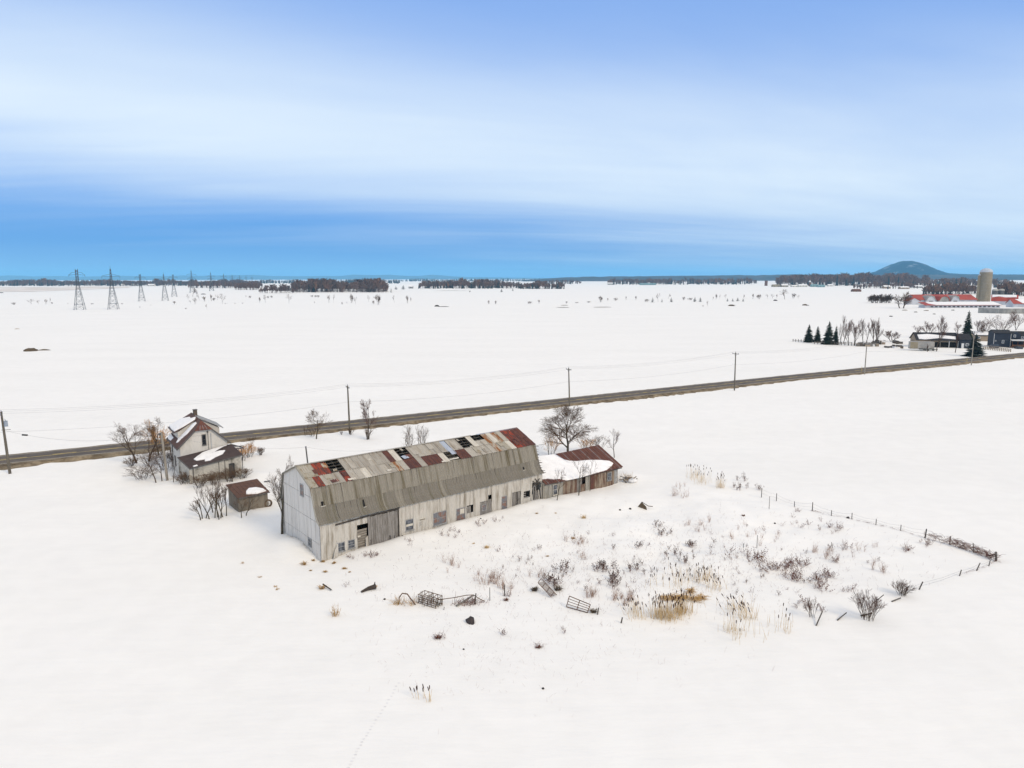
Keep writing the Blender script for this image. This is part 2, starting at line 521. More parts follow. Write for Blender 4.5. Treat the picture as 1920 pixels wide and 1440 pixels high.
# ------------------------------------------------------------------ the long barn
barn = thing('barn', 'long weathered metal-clad barn with patched rusty gambrel roof and broken gaps', 'barn', (BARN_O[0], BARN_O[1], 0), BARN_A)
RB = random.Random(5)
def bmat(*a, **k): return mat(*a, refobj=barn, **k)
M_GREY = bmat('roof_grey', (0.40, 0.36, 0.295), rough=0.7, var=0.25, scale=0.9, col2=(0.27, 0.215, 0.155), stretch=(2.2, 0.35, 0.35), detail=8, lo=.46, hi=.72)
M_GREYB = bmat('roof_grey_pale', (0.46, 0.415, 0.34), rough=0.7, var=0.22, scale=0.9, col2=(0.31, 0.245, 0.17), stretch=(2.0, 0.4, 0.4), detail=8, lo=.48, hi=.76)
M_LOW = bmat('roof_streaked', (0.305, 0.272, 0.215), rough=0.72, var=0.25, scale=1.0, col2=(0.135, 0.11, 0.06), stretch=(1.7, 0.0, 0.10), detail=8, lo=0.46, hi=0.70)
M_LOWB = bmat('roof_streaked_dull', (0.235, 0.208, 0.165), rough=0.75, var=0.25, scale=1.0, col2=(0.17, 0.15, 0.10), stretch=(1.6, 0.0, 0.10), detail=7, lo=0.47, hi=0.76)
M_RED = bmat('roof_red_rust', (0.33, 0.062, 0.032), rough=0.85, var=0.4, scale=1.2, col2=(0.115, 0.05, 0.04), detail=9, lo=0.38, hi=0.58, stretch=(2.4, .7, .7))
M_BROWN = bmat('roof_brown_rust', (0.155, 0.062, 0.042), rough=0.85, var=0.35, scale=1.2, col2=(0.095, 0.043, 0.036), detail=8, stretch=(2.4, .6, .6))
M_ORANGE = bmat('roof_orange_rust', (0.46, 0.40, 0.31), rough=0.85, var=0.3, scale=1.2, col2=(0.29, 0.12, 0.04), detail=9, lo=0.40, hi=0.58, stretch=(2.2, .7, .7))
M_OCHRE = bmat('roof_ochre', (0.41, 0.365, 0.28), rough=0.8, var=0.25, scale=1.6, col2=(0.24, 0.17, 0.09), detail=8, lo=0.48, hi=0.72)
M_CREAM = bmat('roof_cream', (0.68, 0.63, 0.53), rough=0.6, var=0.12, scale=1.5, col2=(0.56, 0.50, 0.40), stretch=(3, .5, .5))
M_BLUE = bmat('roof_bare_zinc', (0.40, 0.445, 0.51), rough=0.5, var=0.15, scale=1.5, col2=(0.46, 0.49, 0.54), stretch=(3, .5, .5), metal=0.0)
M_WALL = bmat('wall_sheet', (0.60, 0.555, 0.48), rough=0.75, var=0.2, scale=1.0, col2=(0.31, 0.262, 0.195), stretch=(2.4, 0.3, 0.26), detail=8, lo=0.43, hi=0.72)
M_GABLE = bmat('gable_sheet', (0.70, 0.655, 0.59), rough=0.6, var=0.12, scale=1.0, col2=(0.53, 0.49, 0.435), stretch=(.5, 1.6, 0.2), detail=6, lo=0.45, hi=0.8)
M_OLDWOOD = bmat('old_wood', (0.30, 0.275, 0.245), rough=0.9, var=0.35, scale=1.3, col2=(0.17, 0.15, 0.125), stretch=(5, 5, 0.5), detail=6, bump=0.3)
M_WOODH = bmat('old_wood_level', (0.33, 0.285, 0.23), rough=0.9, var=0.35, scale=1.3, col2=(0.20, 0.17, 0.13), stretch=(.6, 5, 5), detail=6, bump=0.3)
M_DARKWOOD = mat('dark_wood', (0.075, 0.062, 0.05), 0.9, 0.3, 3.0)
M_FRAME = mat('grey_frame', (0.36, 0.35, 0.33), 0.8, 0.25, 3.0)
M_GLASS = mat('dusty_glass', (0.035, 0.04, 0.05), 0.25, 0.3, 2.0, (0.16, 0.17, 0.19), spec=0.5)
M_GLASSB = mat('grimy_glass', (0.17, 0.17, 0.18), 0.4, 0.3, 1.6, (0.24, 0.13, 0.09), spec=0.4, lo=.45, hi=.6)
M_DARK = mat('painted_dark', (0.012, 0.011, 0.01), 0.95, 0.2, 2.0)  # near black: painted inner dark of gashes and bay, also tyres, cable box
KY, KZ, RY, RZ = 1.52, 7.75, 5.45, 9.35
BW, BL = 10.9, 31.75
CW, NC, X0 = 0.82, 39, -0.15
def sheet_mesh(prof, w, waves, amp, name, sub=4):
    """corrugated sheet: prof = [(y, z, ny, nz)] down the slope, waves across x"""
    n = waves * sub
    mb = MB()
    vs = []
    for (y, z, ay, az) in prof:
        for i in range(n + 1):
            o = amp * math.cos(2 * math.pi * i / sub)
            vs.append((w * i / n, y + ay * o, z + az * o))
    fs = [(r * (n + 1) + i, (r + 1) * (n + 1) + i, (r + 1) * (n + 1) + i + 1, r * (n + 1) + i + 1) for r in range(len(prof) - 1) for i in range(n)]
    mb.add(vs, fs)
    return mb.mesh(name, M_GREY)
sl = math.hypot(RY - KY, RZ - KZ)
uy, uz = -(RZ - KZ) / sl, (RY - KY) / sl           # outward normal of the upper slope
def on_up(s, off=0.0):
    y, z = RY + (KY - RY) * s, RZ + (KZ - RZ) * s
    return (y + uy * off, z + uz * off, uy, uz)
UP = [sheet_mesh([on_up(-0.005, 0.03), on_up(0.585, 0.03)], CW, 3, 0.03, 'roof_sheet'),
      sheet_mesh([on_up(0.56, 0.0), on_up(1.03, 0.0)], CW, 3, 0.03, 'roof_sheet')]
UPSHORT = sheet_mesh([on_up(0.31, 0.03), on_up(0.585, 0.03)], CW, 3, 0.02, 'roof_sheet')
rows = [
    [(-9, 1.1, M_OCHRE), (1.1, 3.4, M_RED), (3.4, 5.05, None), (5.05, 10.2, M_GREY), (10.2, 11.0, M_BROWN), (11.0, 11.9, M_CREAM), (11.9, 13.5, None), (13.5, 18.7, M_GREY), (18.7, 19.65, M_BLUE), (19.65, 21.2, M_GREY), (21.2, 22.6, None), (22.6, 23.75, M_CREAM), (23.75, 25.1, 'short'), (25.1, 26.0, M_ORANGE), (26.0, 26.9, M_CREAM), (26.9, 27.8, M_ORANGE), (27.8, 28.7, M_GREYB), (28.7, 30.4, M_RED), (30.4, 40, M_BROWN)],
    [(-9, 0.2, M_GREYB), (0.2, 1.05, M_OCHRE), (1.05, 1.9, M_RED), (1.9, 3.7, M_GREYB), (3.7, 5.15, M_RED), (5.15, 6.2, M_GREYB), (6.2, 6.95, M_CREAM), (6.95, 10.35, M_GREYB), (10.35, 11.2, M_ORANGE), (11.2, 12.0, M_GREYB), (12.0, 12.9, M_BROWN), (12.9, 14.0, M_BROWN), (14.0, 14.6, M_GREYB), (14.6, 16.85, M_BROWN), (16.85, 17.8, M_CREAM), (17.8, 19.4, None), (19.4, 21.2, M_BROWN), (21.2, 25.1, M_GREYB), (25.1, 26.0, M_ORANGE), (26.0, 27.1, M_GREYB), (27.1, 27.9, M_OCHRE), (27.9, 28.75, M_CREAM), (28.75, 30.1, M_RED), (30.1, 40, M_BROWN)]]
holes = []
for ri, row in enumerate(rows):
    for c in range(NC):
        xc = X0 + (c + 0.5) * CW
        mt = next(q for a, b, q in row if a <= xc < b)
        if mt is None or mt == 'short':
            holes.append((X0 + c * CW, ri))
        if mt is None: continue
        if mt in (M_GREY, M_GREYB) and RB.random() < 0.25: mt = M_GREYB if mt is M_GREY else M_GREY
        o = link('roof_sheet', UPSHORT if mt == 'short' else UP[ri], barn, (X0 + c * CW, RB.uniform(-.02, .02) * uy, RB.uniform(0, .022)), (RB.uniform(-.003, .003), RB.uniform(-.004, .004), RB.uniform(-.003, .003)), M_GREYB if mt == 'short' else mt)
        o['label'] = 'metal roof sheet, ' + {M_OCHRE: 'stained ochre', M_RED: 'flaking red with rust', M_BROWN: 'dark brown with rust', M_CREAM: 'pale cream', M_ORANGE: 'streaked orange with rust', M_BLUE: 'bare bluish zinc'}.get(mt, 'weathered grey')
# lower slope, two rows of sheets; the second flares out over the wall
def nrm(p, q):
    dy, dz = p[0] - q[0], p[1] - q[1]
    l = math.hypot(dy, dz)
    return (-dz / l, dy / l)
lowp = [(1.56, 7.72), (0.87, 5.72), (0.60, 4.98), (0.20, 4.42), (-0.38, 4.06)]
def prof(pts, off):
    out = []
    for i, p in enumerate(pts):
        a, b = pts[max(i - 1, 0)], pts[min(i + 1, len(pts) - 1)]
        ny_, nz_ = nrm(a, b)
        ny_, nz_ = -abs(ny_), abs(nz_)
        out.append((p[0] + ny_ * off, p[1] + nz_ * off, ny_, nz_))
    return out
LOW = [sheet_mesh(prof([(1.56, 7.72), (0.86, 5.69)], 0.03), CW, 3, 0.045, 'roof_sheet'), sheet_mesh(prof([(0.91, 5.85), (0.60, 4.98), (0.20, 4.42), (-0.38, 4.06)], 0.0), CW, 3, 0.045, 'roof_sheet')]
for ri in range(2):
    for c in range(NC):
        o = link('roof_sheet', LOW[ri], barn, (X0 + c * CW, RB.uniform(-.03, .0), RB.uniform(-.025, .025)), (0, RB.uniform(-.005, .005), RB.uniform(-.003, .003)), [M_LOW, M_LOWB][ri] if RB.random() < .9 else M_LOW)
        o['label'] = 'weathered grey corrugated roof sheet with dark streaks'
# back slopes, gable far end, back wall, floor
bk = MB()
def back_slope(p, q):
    n = NC * 12
    vs = []
    ny_, nz_ = abs(q[1] - p[1]), abs(q[0] - p[0])
    l = math.hypot(ny_, nz_)
    for (y, z) in (p, q):
        for i in range(n + 1):
            o = 0.022 * math.cos(math.pi * i / 2)
            vs.append((X0 + NC * CW * i / n, y + ny_ / l * o, z + nz_ / l * o))
    return vs, [(i, i + 1, n + 2 + i, n + 1 + i) for i in range(n)]
for p, q in (((RY, RZ), (BW - KY, KZ)), ((BW - KY, KZ), (BW - .87, 5.72)), ((BW - .87, 5.72), (BW - .2, 4.42)), ((BW - .2, 4.42), (BW + .38, 4.06))):
    bk.add(*back_slope(p, q))
bk.obj('roof_back_slope', M_LOW, barn)
MB().box(0.05, BL, BW - .12, BW, -.8, 4.35).obj('back_wall', M_WALL, barn)
GPOLY = [(0.0, -0.8), (BW, -0.8), (BW, 4.16), (BW - .27, 4.40), (BW - .68, 4.98), (BW - .95, 5.72), (BW - KY - .05, KZ - .1), (RY, RZ - .06), (KY + .05, KZ - .1), (.95, 5.72), (.68, 4.98), (.27, 4.40), (0.0, 4.16)]
MB().prism(GPOLY, BL - .1, BL, axis='x').obj('far_gable_wall', M_WALL, barn)
MB().box(.1, BL - .1, .1, BW - .1, -.12, -.05).obj('floor', M_DARKWOOD, barn)
# gable end in view: sheets clipped to the roof line
def clip(poly, ax, val, keep_less):
    out = []
    for i in range(len(poly)):
        a, b = poly[i], poly[(i + 1) % len(poly)]
        ia, ib = (a[ax] <= val) == keep_less, (b[ax] <= val) == keep_less
        if ia: out.append(a)
        if ia != ib:
            t = (val - a[ax]) / (b[ax] - a[ax])
            out.append((a[0] + t * (b[0] - a[0]), a[1] + t * (b[1] - a[1])))
    return out
MB().prism(GPOLY, .06, .09, axis='x').obj('gable_backing', M_DARKWOOD, barn)
for i in range(10):
    for j, (za, zb) in enumerate(((-.8, 1.75), (1.75, 4.1), (4.1, 6.55), (6.55, 9.5))):
        ya, yb = i * 1.09, (i + 1) * 1.09
        p = clip(clip(clip(clip(GPOLY, 0, ya + .025, False), 0, yb - .025, True), 1, za + .022, False), 1, zb - .022, True)
        if len(p) < 3: continue
        t = RB.uniform(0, .015)
        MB().prism(p, -.02 - t, .05, axis='x').obj('gable_sheet', M_GABLE, barn)
# windows in the gable end
for (ya, yb, za, zb) in ((3.75, 4.65, 6.2, 7.55), (2.2, 3.1, .85, 1.75)):
    f_ = MB()
    for (p, q, r_, s_) in ((ya, ya + .09, za, zb), (yb - .09, yb, za, zb), (ya + .09, yb - .09, za, za + .09), (ya + .09, yb - .09, zb - .09, zb), (ya + .09, yb - .09, (za + zb) / 2 - .03, (za + zb) / 2 + .03)):
        f_.box(-.10, -.04, p, q, r_, s_)
    gw = f_.obj('window', M_FRAME, barn)
    for z0, z1 in ((za + .09, (za + zb) / 2 - .03), ((za + zb) / 2 + .03, zb - .09)):
        MB().box(-.065, -.045, ya + .1, yb - .1, z0 + .01, z1 - .01).obj('pane', M_GLASSB if za > 3 else M_GLASS, gw)
    MB().box(-.13, -.102, ya - .06, yb + .06, za - .05, za + .02).obj('sill', M_FRAME, gw)
# trims on the gable edge
tr = [(-.38, 4.06), (.2, 4.42), (.6, 4.98), (.87, 5.72), (1.53, 7.74), (RY, RZ + .02), (BW - 1.53, 7.74), (BW - .87, 5.72), (BW - .6, 4.98), (BW - .2, 4.42), (BW + .38, 4.06)]
for a, b in zip(tr, tr[1:]):
    MB().bar((-.19, a[0], a[1] - .07), (-.19, b[0], b[1] - .07), .17, .04, up=(1, 0, 0)).obj('barge_board', M_OCHRE if a[0] < 5 else M_LOWB, barn)
MB().bar((-.2, RY, RZ + .05), (24.0, RY, RZ + .03), .35, .03).obj('ridge_cap', M_GREY, barn)
MB().bar((24.9, RY, RZ + .02), (31.9, RY, RZ - .02), .35, .03).obj('ridge_cap', M_BLUE, barn)
MB().box(-.03, .03, -.06, .06, -.8, 4.2).obj('corner_trim', M_FRAME, barn)
# rafters and purlins, bare where sheets are gone
xs = sorted({round(h[0], 2) for h in holes})
for k in range(0, 42):
    x = 0.3 + k * .75
    if any(h - .3 < x < h + CW + .3 for h in xs):
        MB().bar((x, KY + .1, KZ - .1), (x, RY, RZ - .12), .06, .14).obj('rafter', M_DARKWOOD, barn)
        MB().bar((x, KY + .05, KZ - .1), (x, .5, 4.4), .06, .14).obj('rafter', M_DARKWOOD, barn)
M_LATH = mat('pale_lath', (0.20, 0.175, 0.14), 0.9, 0.35, 2.0)
for s0, (a, b) in [(r, g) for r in (0.12, 0.26, 0.40, 0.52) for g in ((3.2, 5.3), (11.7, 13.7), (21.0, 22.8), (23.6, 25.2))] + [(r, (17.6, 19.7)) for r in (0.62, 0.74, 0.86, .96)]:
    y, z, _, _ = on_up(s0, -.045)
    MB().bar((a, y, z + RB.uniform(-.03, .03)), (b + RB.uniform(-.5, .0) * (RB.random() < .3), y + RB.uniform(-.05, .05), z + RB.uniform(-.03, .03)), .08, .03).obj('purlin', M_LATH, barn)
# loose and bent sheets at the gaps
def loose(x, s, w, h, mt, tilt, yaw):
    y, z, _, _ = on_up(s, .06)
    sm = sheet_mesh([(0, 0, uy, uz), (-h * uz, h * uy, uy, uz)], w, 2, .02, 'loose_sheet')
    link('loose_sheet', sm, barn, (x, y, z), (tilt, 0, yaw), mt)
loose(12.3, .40, .8, .75, M_BLUE, -.10, .15); loose(18.9, .42, .75, 1.35, M_BLUE, .05, .02); loose(17.9, .93, 1.4, .25, M_CREAM, .0, .0)
loose(2.3, .86, .9, .55, M_RED, -.05, .2); loose(13.0, .36, .75, .8, M_BROWN, .03, .0); loose(4.3, .93, .9, .3, M_CREAM, .1, -.05); loose(16.7, .96, .7, .25, M_CREAM, .1, 0)
for x_, s_, w_, h_, mt_, yw in ((2.0, .60, .8, .9, M_OCHRE, .03), (5.6, .30, .75, 1.1, M_GREYB, -.02), (8.1, .26, .5, .35, M_CREAM, .08), (7.6, .56, .8, 1.7, M_GREY, .015), (9.3, .88, .6, .3, M_CREAM, .1), (10.1, .62, .55, .9, M_OCHRE, .04), (14.1, .1, .8, 1.5, M_GREYB, -.02), (15.9, .35, .7, .8, M_OCHRE, .02), (16.6, .05, .8, 1.2, M_GREYB, .02), (20.0, .15, .8, 1.6, M_GREYB, -.02), (22.3, .62, .75, 1.2, M_OCHRE, .03), (23.5, .75, .8, .8, M_GREY, -.03), (24.3, .4, .6, .7, M_ORANGE, .05), (26.4, .55, .7, 1.1, M_OCHRE, .02), (29.6, .35, .8, 1.6, M_BROWN, .01), (28.9, .62, .6, 1.2, M_BROWN, -.02), (1.2, .3, .7, .8, M_BROWN, .02), (2.6, .10, .6, .9, M_ORANGE, -.03), (4.1, .62, .5, .8, M_BROWN, .05), (12.9, .05, .35, .5, M_GREY, .3), (3.5, .42, .45, .4, M_OCHRE, -.3), (21.2, .08, .4, .45, M_GREY, .25), (22.3, .5, .4, .35, M_GREYB, -.35), (0.2, .1, .7, 1.2, M_GREYB, 0)):
    loose(x_, s_, w_, h_, mt_, RB.uniform(-.02, .03), yw)
# small gashes in the lower slope: solid blocks painted black for the inner dark
def gash(x, y, z, w, h, ty):
    MB().hexa([(x, y - .03, z), (x + w, y - .03, z), (x + w, y + .02, z), (x, y + .02, z), (x + .05, y - .03 + ty, z + h), (x + w * .8, y - .03 + ty, z + h), (x + w * .8, y + .02 + ty, z + h), (x + .05, y + .02 + ty, z + h)]).obj('painted_gap', M_DARK, barn)
    MB().bar((x - .05, y - .06, z - .03), (x + w + .1, y - .06, z - .03), .05, .06).obj('bent_edge', M_CREAM, barn)
gash(.62, .84, 5.72, .42, .45, .12); gash(5.45, .37, 4.75, .2, .75, .3); gash(28.85, .5, 4.85, .25, .35, .1)
# front wall: openings (x0, x1, z0, z1)
OP = dict(winA=(1.85, 2.8, .45, 1.5), winB=(3.15, 4.0, .5, 1.5), brk=(4.3, 5.6, -.8, 2.95), door=(5.6, 9.5, -.8, 3.75), winC=(10.45, 11.55, .85, 2.2), winD=(14.25, 16.2, .6, 2.2), winE=(17.6, 19.0, .4, 2.0), hatch=(19.2, 20.2, 1.1, 2.05), doorB=(21.25, 22.45, -.8, 2.1), slit=(22.55, 23.1, -.8, 2.75), winF=(24.7, 25.65, .35, 2.15), doorC=(26.45, 27.95, -.8, 2.3), hole=(28.45, 29.55, 1.15, 2.05), coll=(29.9, 31.75, -.8, 2.95))
xb = sorted({round(v, 3) for o in OP.values() for v in o[:2]} | {0.02, BL - .02})
full = []
for a, b in zip(xb, xb[1:]):
    n = max(1, round((b - a) / .82))
    full += [(a + (b - a) * i / n, a + (b - a) * (i + 1) / n) for i in range(n)]
for a, b in full:
    xc = (a + b) / 2
    blocks = sorted((o[2], o[3]) for o in OP.values() if o[0] < xc < o[1])
    spans, z = [], -.8
    for q0, q1 in blocks:
        if q0 > z + .02: spans.append((z, q0))
        z = max(z, q1)
    if z < 4.16: spans.append((z, 4.16))
    for za, zb in spans:
        pieces = [(za, zb)] if not (za < 1.5 and zb > 2.2) else [(za, 1.86), (1.80, zb)]
        for k, (p, q) in enumerate(pieces):
            w = b - a
            yo = -.035 - .03 * (k if len(pieces) > 1 else 0) - RB.uniform(0, .015)
            sm = sheet_mesh([(0, q, -1, 0), (0, p, -1, 0)], w, max(1, round(w / .27)), .032, 'wall_sheet')
            link('wall_sheet', sm, barn, (a, yo, 0), (RB.uniform(-.003, .003), RB.uniform(-.006, .006), 0), M_WALL)
def window(parent, x0, x1, z0, z1, y=0.0, glass=None, bars=(1, 1), fr=None, fw=.07, name='window', sill=True):
    """a framed window in a wall that faces -y"""
    fr = fr or M_FRAME
    f = MB()
    f.box(x0, x0 + fw, y - .06, y + .06, z0, z1).box(x1 - fw, x1, y - .06, y + .06, z0, z1)
    f.box(x0 + fw, x1 - fw, y - .06, y + .06, z1 - fw, z1).box(x0 + fw, x1 - fw, y - .06, y + .06, z0, z0 + fw)
    w = f.obj(name, fr, parent)
    nxp, nzp = bars[0] + 1, bars[1] + 1
    for i in range(nxp):
        for j in range(nzp):
            a = x0 + fw + (x1 - x0 - 2 * fw) * i / nxp; b = x0 + fw + (x1 - x0 - 2 * fw) * (i + 1) / nxp
            c = z0 + fw + (z1 - z0 - 2 * fw) * j / nzp; d = z0 + fw + (z1 - z0 - 2 * fw) * (j + 1) / nzp
            MB().box(a + .018, b - .018, y - .005, y + .01, c + .018, d - .018).obj('pane', glass or M_GLASS, w)
    if bars[0] or bars[1]:
        q = MB()
        for i in range(1, nxp):
            a = x0 + fw + (x1 - x0 - 2 * fw) * i / nxp
            q.box(a - .02, a + .02, y - .04, y + .03, z0 + fw, z1 - fw)
        for j in range(1, nzp):
            c = z0 + fw + (z1 - z0 - 2 * fw) * j / nzp
            q.box(x0 + fw, x1 - fw, y - .037, y + .027, c - .02, c + .02)
        q.obj('glazing_bar', fr, w)
    if sill: MB().box(x0 - .06, x1 + .06, y - .14, y - .062, z0 - .05, z0 + .01).obj('sill', fr, w)
    return w
for k, bars, gl in (('winA', (1, 1), M_GLASS), ('winB', (0, 2), M_GLASS), ('winC', (0, 1), M_GLASS), ('winD', (2, 1), M_GLASSB), ('winE', (1, 1), M_GLASSB), ('winF', (0, 1), M_GLASSB)):
    window(barn, *OP[k], y=-.03, bars=bars, glass=gl)
MB().box(18.2, 18.85, -.08, -.045, 1.25, 1.85).obj('patch_board', M_CREAM, barn)
MB().box(10.55, 11.45, -.1, -.065, 1.36, 1.62).obj('patch_board', M_CREAM, barn)
MB().box(1.8, 1.98, -.12, -.08, .2, 1.45).hexa([(1.2, -.5, .0), (1.95, -.16, .0), (1.95, -.12, .0), (1.2, -.46, .0), (1.55, -.2, .9), (1.95, -.12, 1.3), (1.95, -.08, 1.3), (1.55, -.16, .9)]).obj('bent_sheet', M_WALL, barn)
for (a, b, c, d) in ((12.35, 13.15, 1.62, 2.0),):
    MB().box(a, b, -.10, -.06, c, d).obj('patch_board', M_CREAM, barn)
    MB().box(a + .05, b - .05, -.14, -.105, c + .1, c + .22).obj('patch_board', M_WOODH, barn)
MB().box(12.38, 12.42, -.09, -.06, .95, 1.5).box(12.55, 12.58, -.09, -.06, 1.1, 1.55).obj('drip_pipe', M_FRAME, barn)
# hatches, the hole and their dark insides are open; boards hang in them
MB().box(19.25, 19.85, -.09, -.05, 1.12, 1.95).obj('hatch_board', M_OLDWOOD, barn)
for k in range(3):
    MB().bar((28.45, -.05, 1.25 + k * .3), (28.45 + RB.uniform(.3, .9), -.05, 1.2 + k * .3), .03, .16).obj('board', M_OLDWOOD, barn)
# broken panel: level boards behind, torn sheet hanging
for k in range(9):
    z = -.1 + k * .28
    MB().box(4.32 + RB.uniform(0, .05), 5.58 - RB.uniform(0, .1), .02, .06, z, z + .235).obj('board', M_WOODH, barn)
MB().box(4.25, 4.75, -.12, -.08, 1.5, 2.05).obj('shutter', M_WOODH, barn)
MB().box(4.33, 4.66, -.145, -.122, 1.58, 1.78).obj('patch_board', M_CREAM, barn)
MB().hexa([(5.2, -.35, -.3), (5.62, -.2, -.3), (5.62, -.16, -.3), (5.2, -.31, -.3), (5.3, -.1, 1.3), (5.62, -.08, 1.5), (5.62, -.04, 1.5), (5.3, -.06, 1.3)]).obj('bent_sheet', M_WALL, barn)
# planked sliding door with its rail
dr = MB().box(5.62, 9.48, -.05, -.02, 3.45, 3.6).box(5.62, 9.48, -.05, -.02, .5, .65).obj('sliding_door', M_DARKWOOD, barn)
x = 5.66
while x < 9.4:
    w = RB.uniform(.24, .34)
    yb_ = -.055 - RB.uniform(0, .012)
    x1 = min(x + w, 9.46) - .015
    q_ = MB()
    if RB.random() < .4:
        cut = RB.uniform(.7, 1.5)
        q_.box(x, x1, -.10, yb_, cut, 3.66 + RB.uniform(-.06, .03)).box(x, x1 - RB.uniform(.06, .12), -.10, yb_, -.5, cut)
    else:
        q_.box(x, x1, -.10, yb_, -.5, 3.66 + RB.uniform(-.06, .03))
    q_.obj('plank', M_OLDWOOD, dr)
    x += w
MB().bar((1.75, -.14, 3.62), (5.7, -.14, 3.78), .09, .15).obj('door_rail', M_DARKWOOD, barn)
MB().bar((5.75, -.16, 3.80), (9.7, -.16, 3.86), .09, .10).obj('door_rail', M_DARKWOOD, barn)
MB().box(9.5, 9.62, -.13, -.05, -.5, 4.1).obj('door_post', M_DARKWOOD, barn)
MB().bar((9.55, -.5, -.2), (9.9, -.3, .55), .2, .05).obj('board', M_DARKWOOD, barn)
# two small plank doors and the narrow gap
d2 = MB().box(21.27, 22.43, -.03, .0, -.5, 2.08).obj('door', M_DARKWOOD, barn)
for k in range(5):
    MB().box(21.28 + k * .23, 21.28 + k * .23 + .215, -.07, -.035, -.5, 2.06).obj('plank', M_OLDWOOD, d2)
window(barn, 21.5, 22.2, .9, 1.7, y=-.09, bars=(0, 0), glass=M_GLASSB, sill=False)
for k in range(2):
    MB().box(22.58 + k * .26, 22.82 + k * .26, -.06, -.02, -.5, 2.2).obj('plank', M_OLDWOOD, barn)
d3 = MB().box(26.5, 27.9, -.03, .0, -.5, 2.28).obj('door', M_DARKWOOD, barn)
for k in range(6):
    if k == 3: continue
    MB().box(26.5 + k * .235, 26.5 + k * .235 + .22, -.07, -.035, -.5, 2.26).obj('plank', M_OLDWOOD, d3)
MB().bar((26.6, -.09, .2), (27.7, -.09, 1.3), .03, .12, up=(0, 1, 0)).obj('brace', M_OLDWOOD, d3)
# collapsed corner beside the low shed
for k in range(9):
    xx = 29.95 + k * .2
    MB().bar((xx + RB.uniform(-.05, .05), -.05 + RB.uniform(-.1, .05), -.6), (xx + RB.uniform(-.3, .12), RB.uniform(-.05, .15), RB.uniform(1.2, 2.5)), .17, .03, up=(0, 1, 0)).obj('board', RB.choice([M_OLDWOOD, M_WALL, M_OLDWOOD]), barn)
for k in range(6):
    a = RB.uniform(0, math.pi)
    c = Vector((RB.uniform(30.1, 31.6), -.1, RB.uniform(2.2, 3.3)))
    dv = Vector((math.cos(a), 0, math.sin(a))) * RB.uniform(.3, .6)
    MB().bar(c - dv, c + dv, .14, .03, up=(0, 1, 0)).obj('board', RB.choice([M_DARKWOOD, M_OLDWOOD]), barn)
# ragged sheet ends at the far end of the lower slope
for k in range(14):
    t = k / 13
    y, z = np.interp(t, [0, .55, .78, 1], [1.56, .87, .6, -.3]), np.interp(t, [0, .55, .78, 1], [7.7, 5.72, 4.98, 4.1])
    MB().bar((31.6, y, z), (31.95 + RB.uniform(.05, .45), y + RB.uniform(-.05, .05), z - RB.uniform(0, .3)), RB.uniform(.1, .25), .04).obj('broken_board', RB.choice([M_DARKWOOD, M_DARKWOOD, M_LOWB]), barn)

# ------------------------------------------------------------------ low shed joined to the barn's far end
shed = thing('low_shed', 'low shed with snow on its brown metal roof at the end of the long barn', 'shed', (BARN_O[0], BARN_O[1], 0), BARN_A)
M_BRSH = mat('brown_roof', (0.150, 0.062, 0.042), 0.85, 0.22, 1.2, (0.115, 0.05, 0.038), refobj=shed)
M_RUSTW = mat('rusty_wall', (0.33, 0.26, 0.19), 0.85, 0.3, 1.2, (0.13, 0.065, 0.04), stretch=(1.6, 1, 0.22), refobj=shed, lo=.4, hi=.62)
M_TANW = mat('tan_wall', (0.40, 0.37, 0.31), 0.85, 0.2, 1.2, (0.28, 0.25, 0.2), stretch=(1.6, 1, 0.3), refobj=shed)
SX0, SX1, SRY, SRZ, SEZ = 32.05, 47.4, 4.6, 4.85, 2.42
def sag(x): return -.18 * max(0, (x - 32) / 15.4) - .10 * math.sin((x - 32) / 15.4 * 3.1)
def sroof(x, s, off=0.0):            # s 0 at the ridge, 1 at the front eave
    return (x, SRY + (-.45 - SRY) * s, SRZ + (SEZ - SRZ) * s + sag(x) + off)
n = 26
pw = (SX1 - SX0) / n
for i in range(n):
    a, b = SX0 + i * pw, SX0 + (i + 1) * pw - .03
    MB().hexa([sroof(a, 1), sroof(b, 1), sroof(b, 0), sroof(a, 0), sroof(a, 1, .03), sroof(b, 1, .03), sroof(b, 0, .03), sroof(a, 0, .03)]).obj('roof_panel', M_BRSH, shed)
    MB().bar(sroof(b + .015, 1.0, .045), sroof(b + .015, 0, .045), .04, .05).obj('roof_seam', M_BROWN if i % 3 else M_FRAME, shed)
bs_ = MB()
for i in range(n):
    a, b = SX0 + i * pw, SX0 + (i + 1) * pw
    f = lambda x, s, o: (x, SRY + (9.7 - SRY) * s, SRZ + (SEZ - SRZ) * s + sag(x) + o)
    bs_.hexa([f(a, 0, 0), f(b, 0, 0), f(b, 1, 0), f(a, 1, 0), f(a, 0, .03), f(b, 0, .03), f(b, 1, .03), f(a, 1, .03)])
bs_.obj('roof_back_slope', M_BRSH, shed)
